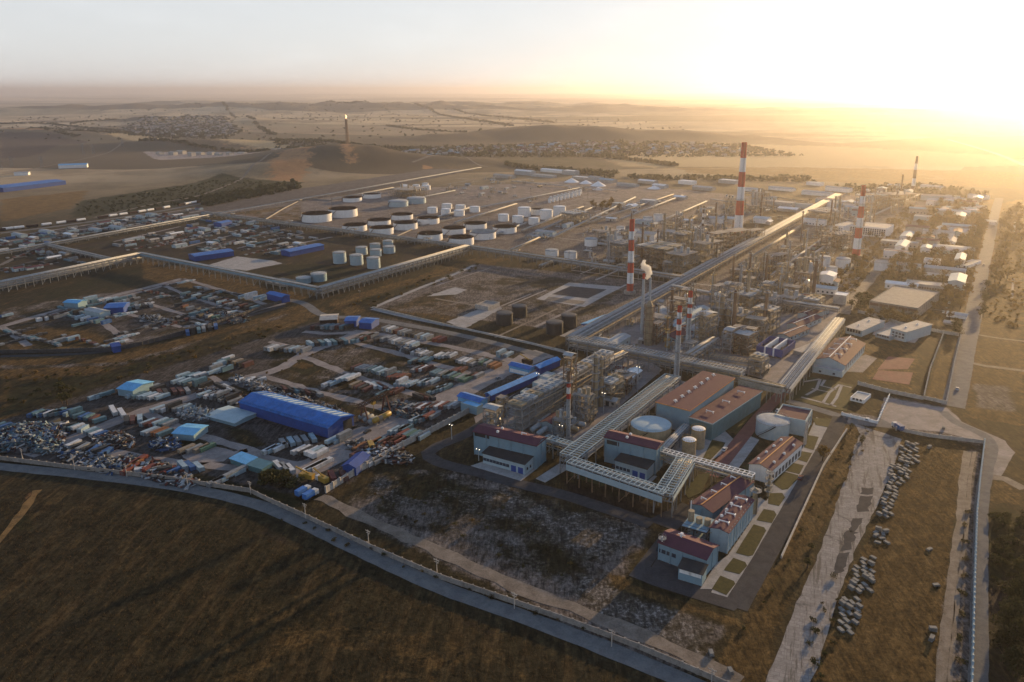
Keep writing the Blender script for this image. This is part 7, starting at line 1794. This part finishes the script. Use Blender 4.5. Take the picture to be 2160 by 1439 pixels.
M_leafd = leaf_mat('dark_foliage', (.018, .022, .009), (.065, .062, .024))
M_bark = mat('bark', (.07, .05, .035), .9, var=.4)
def leaves(q, c, r, n, r_, s, mi=1, flat=.8):
    for i in range(n):
        d = Vector((r_.gauss(0, 1), r_.gauss(0, 1), r_.gauss(0, 1))).normalized() * (r_.random() ** .45)
        p = Vector(c) + Vector((d.x * r, d.y * r, d.z * r * flat)); ss = s * r_.uniform(.6, 1.4)
        a = Vector((r_.uniform(-1, 1), r_.uniform(-1, 1), r_.uniform(-1, 1))).normalized(); b_ = a.orthogonal().normalized()
        q._add([p - a * ss, p + b_ * ss * .6, p + a * ss, p - b_ * ss * .6], [(0, 1, 2, 3)], mi)
def tree_parts(seed, h=9.0, lm=None, dens=1.0):
    r_ = random.Random(seed); tr, cr = MB(), MB()
    tr.tube([(0, 0, 0), (.1, .05, h * .25), (.0, .1, h * .5), (.15, .1, h * .75)], .3, 7, 0, [.32, .25, .17, .06])
    k = r_.randint(5, 8)
    for i in range(k):
        a = i * 6.28 / k + r_.uniform(-.4, .4); z = h * r_.uniform(.42, .82); rr = h * r_.uniform(.14, .27)
        c = (math.cos(a) * h * r_.uniform(.1, .26), math.sin(a) * h * r_.uniform(.1, .26), z)
        tr.tube([(0, .05, z * .6), (c[0] * .6, c[1] * .6, z * .85), c], .1, 5, 0, [.12, .08, .03])
        leaves(cr, c, rr, int(34 * dens), r_, h * .055 / dens ** .4, 0)
    leaves(cr, (0, 0, h * .84), h * .2, int(34 * dens), r_, h * .055 / dens ** .4, 0)
    return tr, cr
def tree_mesh(seed, h, lm, dens=1.0):
    tr, cr = tree_parts(seed, h, lm, dens); o = MB(); o._add(tr.v, tr.f, 0); o._add(cr.v, cr.f, 1); return o.mesh('tree', [M_bark, lm])
TR = [tree_mesh(i, 8.5, M_leaf, .8) for i in range(6)]; TD = [tree_mesh(20 + i, 8.5, M_leafd, .9) for i in range(4)]
TP = {}
for ms_ in (TR, TD): TP[id(ms_)] = []
for k_, (ms_, n_, h_, lm_, dn_, s0_) in enumerate(((TR, 6, 8.5, M_leaf, .8, 0), (TD, 4, 8.5, M_leafd, .9, 20))):
    for i in range(n_):
        tr, cr = tree_parts(s0_ + i, h_, lm_, dn_); TP[id(ms_)].append((tr.mesh('trunk', M_bark), cr.mesh('crown', lm_)))
def bush_mesh(seed, lm, n=90):
    r_ = random.Random(seed); q = MB()
    for i in range(4): q.tube([(0, 0, 0), (r_.uniform(-.7, .7), r_.uniform(-.7, .7), 1.2)], .05, 4, 0)
    for i in range(4): leaves(q, (r_.uniform(-.8, .8), r_.uniform(-.8, .8), r_.uniform(.5, 1.1)), .8, n // 4, r_, .28, 1)
    return q.mesh('bush', [M_bark, lm])
BU = [bush_mesh(i, M_leafd) for i in range(4)] + [bush_mesh(9 + i, M_leaf) for i in range(2)]
BOXES = []
for o in list(THINGS):
    if o.get('category') in ('building',) and o.type == 'EMPTY':
        for c in o.children:
            if c.name.startswith('wall'):
                xs = [v.co.x for v in c.data.vertices]; ys = [v.co.y for v in c.data.vertices]
                BOXES.append((o.location.copy(), o.rotation_euler.z, min(xs), max(xs), min(ys), max(ys)))
def free(x, y, mrg=2.0):
    for loc, rz, x0, x1, y0, y1 in BOXES:
        dx, dy = x - loc.x, y - loc.y; a, b_ = dx * math.cos(rz) + dy * math.sin(rz), -dx * math.sin(rz) + dy * math.cos(rz)
        if x0 - mrg < a < x1 + mrg and y0 - mrg < b_ < y1 + mrg: return False
    return True
def grove(poly, n, seed, label, group, meshes, smin=.7, smax=1.3, sep=3.5, name='tree', cat='tree', far=False):
    r_ = random.Random(seed)
    for (x, y) in scatter(poly, n, seed, sep):
        if not free(x, y): continue
        s = r_.uniform(smin, smax)
        if name == 'tree' and y < 900 and id(meshes) in TP:
            tm, cm = r_.choice(TP[id(meshes)]); t = thing('tree', label, cat, (x, y, 0), r_.uniform(0, 6.3), group); t.scale = (s * r_.uniform(.9, 1.3), s * r_.uniform(.9, 1.3), s)
            for nm_, me_ in (('trunk', tm), ('crown', cm)):
                o = bpy.data.objects.new(nm_, me_); col.objects.link(o); o.parent = t
            continue
        inst(name, r_.choice(meshes), label, cat, (x, y, tz(x, y) if far else 0), r_.uniform(0, 6.3), group, (s * r_.uniform(.9, 1.3), s * r_.uniform(.9, 1.3), s))
FARLINE = []
grove([(1850, 592), (1930, 478), (1990, 425), (2060, 430), (2090, 450), (2068, 520), (2045, 600), (2030, 640), (1956, 640), (1950, 625), (1872, 602)], 165, 1, 'amber tree in the wood between the avenue and the boulevard', 'amber trees between the avenue and the boulevard', TR, 1.0, 1.7, 5)
grove([(1955, 640), (2030, 645), (2024, 700), (1960, 688)], 16, 2, 'amber tree right of the wide brown hall', 'amber trees right of the wide brown hall', TR, .6, 1.0, 5)
grove([(1836, 662), (1932, 678), (1936, 692), (1834, 674)], 16, 3, 'dark amber tree in front of the wide brown hall', 'trees in front of the wide brown hall', TR, .7, 1.1, 4)
grove([(1788, 655), (1815, 630), (1838, 640), (1826, 662)], 9, 4, 'dark tree left of the wide brown hall', 'trees left of the wide brown hall', TD, .8, 1.2, 4)
grove([(1740, 575), (1820, 505), (1905, 440), (1920, 470), (1850, 555), (1790, 630)], 30, 5, 'amber tree along the left of the avenue', 'trees along the left of the avenue', TR, .6, 1.1, 7)
grove([(2118, 440), (2170, 430), (2170, 560), (2110, 600), (2084, 640), (2090, 560)], 38, 6, 'amber tree right of the boulevard', 'amber trees right of the boulevard', TR, 1.0, 1.6, 6)
grove([(2070, 610), (2090, 600), (2082, 660), (2066, 680)], 7, 7, 'dark tree at the boulevard bend', 'dark trees at the boulevard bend', TD, .9, 1.3, 4)
grove([(2010, 690), (2030, 690), (2028, 712), (2012, 708)], 5, 8, 'dark tree at the boulevard corner by the tan shed', 'dark trees by the tan shed', TD, .7, 1.0, 3)
grove([(1246, 432), (1318, 428), (1322, 444), (1252, 446)], 12, 9, 'dark tree in the clump beyond the closed white tanks', 'trees beyond the closed white tanks', TR, .9, 1.5, 6)
FARLINE.append(([(400, 424), (620, 386), (640, 398), (440, 436)], 'dark tree in the green belt left of the tank farm'))
FARLINE.append(([(1760, 395), (1960, 390), (2090, 410), (1990, 425), (1800, 410)], 'hazy amber tree at the far edge of the works'))
grove([(545, 1000), (600, 1004), (625, 1026), (594, 1036), (552, 1018)], 22, 12, 'big dark bush by the yard gate', 'dark bushes by the yard gate', BU[:4], 1.6, 2.6, 1.6, 'bush', 'bush')
grove([(120, 836), (160, 832), (158, 856), (128, 858)], 5, 13, 'dark tree on the golden strip above the yard', 'dark trees on the golden strip', TD, .7, 1.0, 3)
FARLINE.append(([(1300, 366), (1100, 352), (1060, 344), (1070, 352), (1290, 376)], 'tree in the far tree line before the green field'))
FARLINE.append(([(1320, 372), (1700, 376), (1720, 384), (1340, 380)], 'tree in the far tree line beyond the chimneys'))
for (x, y, s, lab, ms) in ((1735, 972, .95, 'lone reddish tree by the works road', TR), (1703, 1198, .5, 'lone dark tree above the broken runway', TD), (1818, 935, .5, 'dark tree at the top of the dry grass strip', TD), (1795, 905, .4, 'small tree near the forecourt', TD)):
    p = G(x, y); tr, cr = tree_parts(int(x), 8.5 * s, M_leafd if ms is TD else M_leaf, 1.5)
    t = thing('tree', lab, 'tree', p, 1.0); tr.build('trunk', M_bark, t); cr.build('crown', M_leafd if ms is TD else M_leaf, t)
# nearest trees at the lower right: trunk and crown as parts
for i, (x, y, h_) in enumerate(((2128, 1350, 15), (2155, 1300, 14), (2150, 1400, 15), (2112, 1400, 12), (2140, 1450, 14), (2160, 1240, 12), (2130, 1290, 9))):
    p = G(x, y); tr, cr = tree_parts(60 + i, h_, M_leafd, 5.0)
    t = thing('tree', 'big dark tree at the lower right corner', 'tree', p, i)
    tr.build('trunk', M_bark, t); cr.build('crown', M_leafd, t)
grove([(2092, 1090), (2160, 1080), (2160, 1230), (2100, 1250)], 34, 16, 'dark bush right of the lower road', 'dark bushes right of the lower road', BU[:4], .9, 2.0, 2.5, 'bush', 'bush')
for (y, x) in ((1081, 2040), (1109, 2033), (1143, 2034), (1180, 2033), (1216, 2031), (1254, 2031), (1298, 2028), (1347, 2026), (1394, 2024)):
    inst('bush', BU[0], 'dark bush in the line along the pale green fence', 'bush', G(x, y), y * .7, 'dark bushes along the pale green fence', (1.5, 1.2, .8))
grove([(0, 800), (420, 735), (560, 690), (620, 690), (420, 762), (0, 870)], 60, 17, 'dark bush on the golden strip above the yard', 'dark bushes on the golden strip', BU, .6, 1.5, 6, 'bush', 'bush')
grove([(690, 655), (1000, 555), (1040, 560), (800, 650)], 30, 18, 'dark bush on the rough ground beside the tall pipe rack', 'dark bushes beside the tall pipe rack', BU, .8, 1.6, 6, 'bush', 'bush')
grove([(760, 1050), (860, 1000), (1080, 1060), (1240, 1190), (1160, 1235), (860, 1100)], 34, 19, 'low dark bush on the rubble ground', 'low bushes on the rubble ground', BU, .4, .9, 5, 'bush', 'bush')
grove([(560, 1090), (900, 1215), (1300, 1360), (1290, 1340), (900, 1195), (640, 1080)], 26, 20, 'dark bush behind the lower road wall', 'dark bushes behind the lower road wall', BU, .5, 1.0, 5, 'bush', 'bush')
grove([(1790, 905), (1850, 905), (1700, 1180), (1560, 1400), (1520, 1400), (1660, 1180)], 22, 21, 'small bush in the dry strip left of the runway', 'bushes in the dry strip left of the runway', BU, .4, .9, 6, 'bush', 'bush')
grove([(1730, 1180), (1790, 1200), (1740, 1439), (1690, 1439)], 12, 22, 'small dark bush at the right edge of the runway', 'bushes at the right edge of the runway', BU[:4], .5, 1.1, 4, 'bush', 'bush')
grove([(470, 760), (640, 720), (700, 760), (560, 800)], 12, 23, 'small bush on the yard plots', 'bushes on the yard plots', BU, .5, 1.0, 5, 'bush', 'bush')
# dry grass tufts on the near field: uncountable
def tufts(name, poly, n, seed, m_, s, label, fade=True):
    r_ = random.Random(seed); q = MB()
    for (x, y) in scatter(poly, n, seed, 0):
        for k in range(3):
            a = r_.uniform(0, 6.3); h_ = s * r_.uniform(.5, 1.3); dx, dy = math.cos(a) * h_ * .5, math.sin(a) * h_ * .5; w2 = s * .22; ox, oy = r_.uniform(-s, s), r_.uniform(-s, s)
            q._add([(x + ox - dy * w2, y + oy + dx * w2, -.05), (x + ox + dy * w2, y + oy - dx * w2, -.05), (x + ox + dx, y + oy + dy, h_)], [(0, 1, 2)])
    o = q.build(name, m_); stuff(o, label, 'grass'); return o
M_dry = leaf_mat('dry_grass_blades', (.06, .04, .016), (.20, .125, .05))
M_weed = leaf_mat('weed_blades', (.02, .022, .009), (.06, .055, .022))
tufts('dry_grass', [(0, 1030), (560, 1130), (1000, 1310), (1330, 1445), (0, 1445)], 9000, 1, M_dry, .55, 'dry grass over the near field')
tufts('dry_grass', [(1900, 930), (2010, 935), (2020, 1000), (1980, 1439), (1730, 1439), (1770, 1290)], 7000, 2, M_dry, .5, 'dry golden grass between the runway and the track')
tufts('dry_grass', [(1790, 900), (1850, 905), (1700, 1180), (1610, 1439), (1510, 1439), (1660, 1170)], 4000, 3, M_dry, .45, 'dry grass between the works wall and the runway')
tufts('weeds', [(780, 1030), (900, 990), (1060, 1070), (1220, 1190), (1180, 1246), (860, 1110)], 4500, 4, M_weed, .6, 'dark weeds over the rubble ground')
# hedgerows and distant tree masses
def far_leaves(name, px, n, s, label, spread=8.0, poly=False, lm=None, seed=0):
    r_ = random.Random(seed); q = MB()
    pts = scatter(px, n, seed) if poly else None
    if not poly:
        P = spline([G(a, b_) for a, b_ in px], 20); pts = []
        for i in range(n):
            p = P[r_.randrange(len(P))]; pts.append((p.x + r_.uniform(-spread, spread), p.y + r_.uniform(-spread, spread)))
    for x, y in pts:
        ss = s * r_.uniform(.6, 1.4); z = tz(x, y)
        for k in range(7):
            a = Vector((r_.uniform(-1, 1), r_.uniform(-1, 1), r_.uniform(-1, 1))).normalized(); b_ = a.orthogonal().normalized(); c = Vector((x + r_.uniform(-ss, ss), y + r_.uniform(-ss, ss), z + ss * r_.uniform(.1, 1.1)))
            q._add([c - a * ss * .7, c + b_ * ss * .6, c + a * ss * .7, c - b_ * ss * .6], [(0, 1, 2, 3)])
    o = q.build(name, lm or M_leafd); stuff(o, label, 'trees'); return o
for i, (px, n) in enumerate((([(878, 240), (960, 250), (1078, 267)], 420), ([(959, 243), (1060, 250), (1159, 260)], 360), ([(60, 229), (200, 230), (370, 238), (480, 236)], 520), ([(467, 238), (520, 258), (578, 286)], 220), ([(560, 236), (700, 240), (880, 238)], 420), ([(150, 266), (330, 254), (400, 246)], 200), ([(0, 264), (100, 266), (240, 276)], 260), ([(60, 284), (110, 290), (160, 294)], 90), ([(1240, 330), (1330, 338), (1420, 350)], 160), ([(580, 300), (640, 306), (740, 312), (860, 316)], 320), ([(820, 268), (900, 276), (980, 280)], 140), ([(300, 312), (440, 318), (560, 326)], 120))):
    far_leaves('hedgerow', px, n, 5.5 if px[0][1] < 245 else 4.5, 'dark line of trees across the far fields', 9, seed=70 + i)
far_leaves('distant_trees', [(240, 276), (330, 256), (460, 250), (515, 278), (480, 294), (330, 296), (250, 290)], 1500, 4.5, 'trees among the far village on the left', poly=True, seed=90)
far_leaves('distant_trees', [(560, 300), (760, 320), (900, 312), (1100, 306), (1300, 300), (1560, 305), (1700, 330), (1300, 332), (1000, 332), (780, 342), (600, 330)], 2600, 4.0, 'trees among the far town beyond the works', poly=True, seed=91)
far_leaves('distant_trees', [(60, 270), (250, 276), (250, 292), (110, 288)], 260, 4.0, 'trees below the far village', poly=True, seed=92)
far_leaves('distant_trees', [(160, 430), (420, 388), (470, 380), (560, 384), (440, 424), (170, 458)], 380, 1.5, 'low scrub in the green belt', poly=True, seed=93)
far_leaves('distant_trees', [(0, 250), (600, 235), (1300, 250), (1500, 280), (1000, 300), (500, 300), (0, 300)], 700, 4.0, 'scattered far bushes on the hills', poly=True, seed=94)
for i, (P_, lab) in enumerate(FARLINE): far_leaves('distant_trees', P_, 220, 4.2, lab.replace('tree ', 'trees ', 1), poly=True, seed=120 + i)
far_leaves('undergrowth', [(1850, 592), (1930, 478), (1990, 425), (2060, 430), (2090, 450), (2068, 520), (2045, 640), (1956, 640), (1872, 602)], 1500, 1.9, 'amber undergrowth between the avenue and the boulevard', poly=True, lm=M_leaf, seed=130)
far_leaves('undergrowth', [(2118, 440), (2170, 430), (2170, 700), (2090, 680), (2090, 560)], 320, 1.5, 'amber undergrowth right of the boulevard', poly=True, lm=M_leaf, seed=131)
far_leaves('undergrowth', [(1720, 600), (1820, 505), (1925, 430), (1930, 460), (1860, 540), (1790, 630)], 450, 1.6, 'amber undergrowth left of the avenue', poly=True, lm=M_leaf, seed=132)
# ---- houses of the far town and village
def farhouse(seed, wm, rm):
    r_ = random.Random(seed); w, d, h = r_.uniform(9, 14), r_.uniform(7, 9), r_.uniform(3, 4.2); q = MB()
    q.shed_walls(-w / 2, w / 2, -d / 2, d / 2, -1, h, 2.2, 'x', 0); q.gable(-w / 2, w / 2, -d / 2, d / 2, h + .02, 2.2, 'x', .5, .2, 1); q.box(w * .2, w * .2 + .7, -.4, .4, h + 1, h + 3.2, 0)
    for x in (-.3, 0, .3): q.box(w * x - .6, w * x + .6, -d / 2 - .06, -d / 2 + .02, 1.0, 2.3, 2)
    return q.mesh('town_house', [wm, rm, M_dark])
FH = [farhouse(1, M_conc, M_concd), farhouse(2, M_concd, M_rust), farhouse(3, M_conc, M_steel), farhouse(4, M_white, M_maroon), farhouse(5, M_concd, M_clad)]
def town(poly, n, seed, label, group, sep=15):
    for (x, y) in scatter(poly, n, seed, sep):
        inst('town_house', rnd.choice(FH), label, 'house', (x, y, tz(x, y)), rnd.choice([.2, 1.77]) + rnd.uniform(-.1, .1), group, (rnd.uniform(1, 1.5),) * 3)
town([(770, 338), (880, 318), (1000, 314), (1010, 326), (880, 334)], 70, 400, 'small pale house at the left end of the far town', 'houses at the left end of the far town')
town([(1000, 314), (1150, 304), (1300, 303), (1300, 328), (1100, 326), (1010, 328)], 110, 401, 'small pale house in the middle of the far town', 'houses in the middle of the far town')
town([(1300, 303), (1500, 306), (1620, 322), (1540, 330), (1310, 330)], 70, 402, 'small hazy house at the right end of the far town', 'houses at the right end of the far town')
q = MB()
for (x, y) in scatter([(250, 276), (330, 258), (455, 251), (510, 276), (470, 292), (330, 293)], 520, 403, 14):
    z = tz(x, y); a = rnd.uniform(5, 8); b_ = rnd.uniform(4, 6); m_ = rnd.choice([0, 0, 1, 2])
    q.box(x - a, x + a, y - b_, y + b_, z - 1, z + 4, 0); q.gable(x - a, x + a, y - b_, y + b_, z + 4.02, 2.2, 'x', .4, .3, m_)
stuff(q.build('distant_village', [M_concd, M_steel, M_rust]), 'closely packed pale houses of the far village on the left hillside', 'village')
# ------------------------------------------------------------------ labels: where several share one, say which by its place
ORD = 'leftmost second third fourth fifth sixth seventh eighth ninth tenth eleventh twelfth thirteenth fourteenth fifteenth sixteenth'.split()
by = {}
for o in THINGS: by.setdefault(o['label'], []).append(o)
for lab, os_ in by.items():
    if len(os_) < 2: continue
    if len(os_) <= 16 and len(lab.split()) <= 12:
        os_.sort(key=lambda o: proj(o.location)[0])
        for i, o in enumerate(os_):
            o['label'] = lab + (', leftmost' if i == 0 else ', rightmost' if i == len(os_) - 1 else f', {ORD[i]} from left')
            if 'group' not in o: o['group'] = lab
    else:
        for o in os_:
            if 'group' not in o: o['group'] = lab
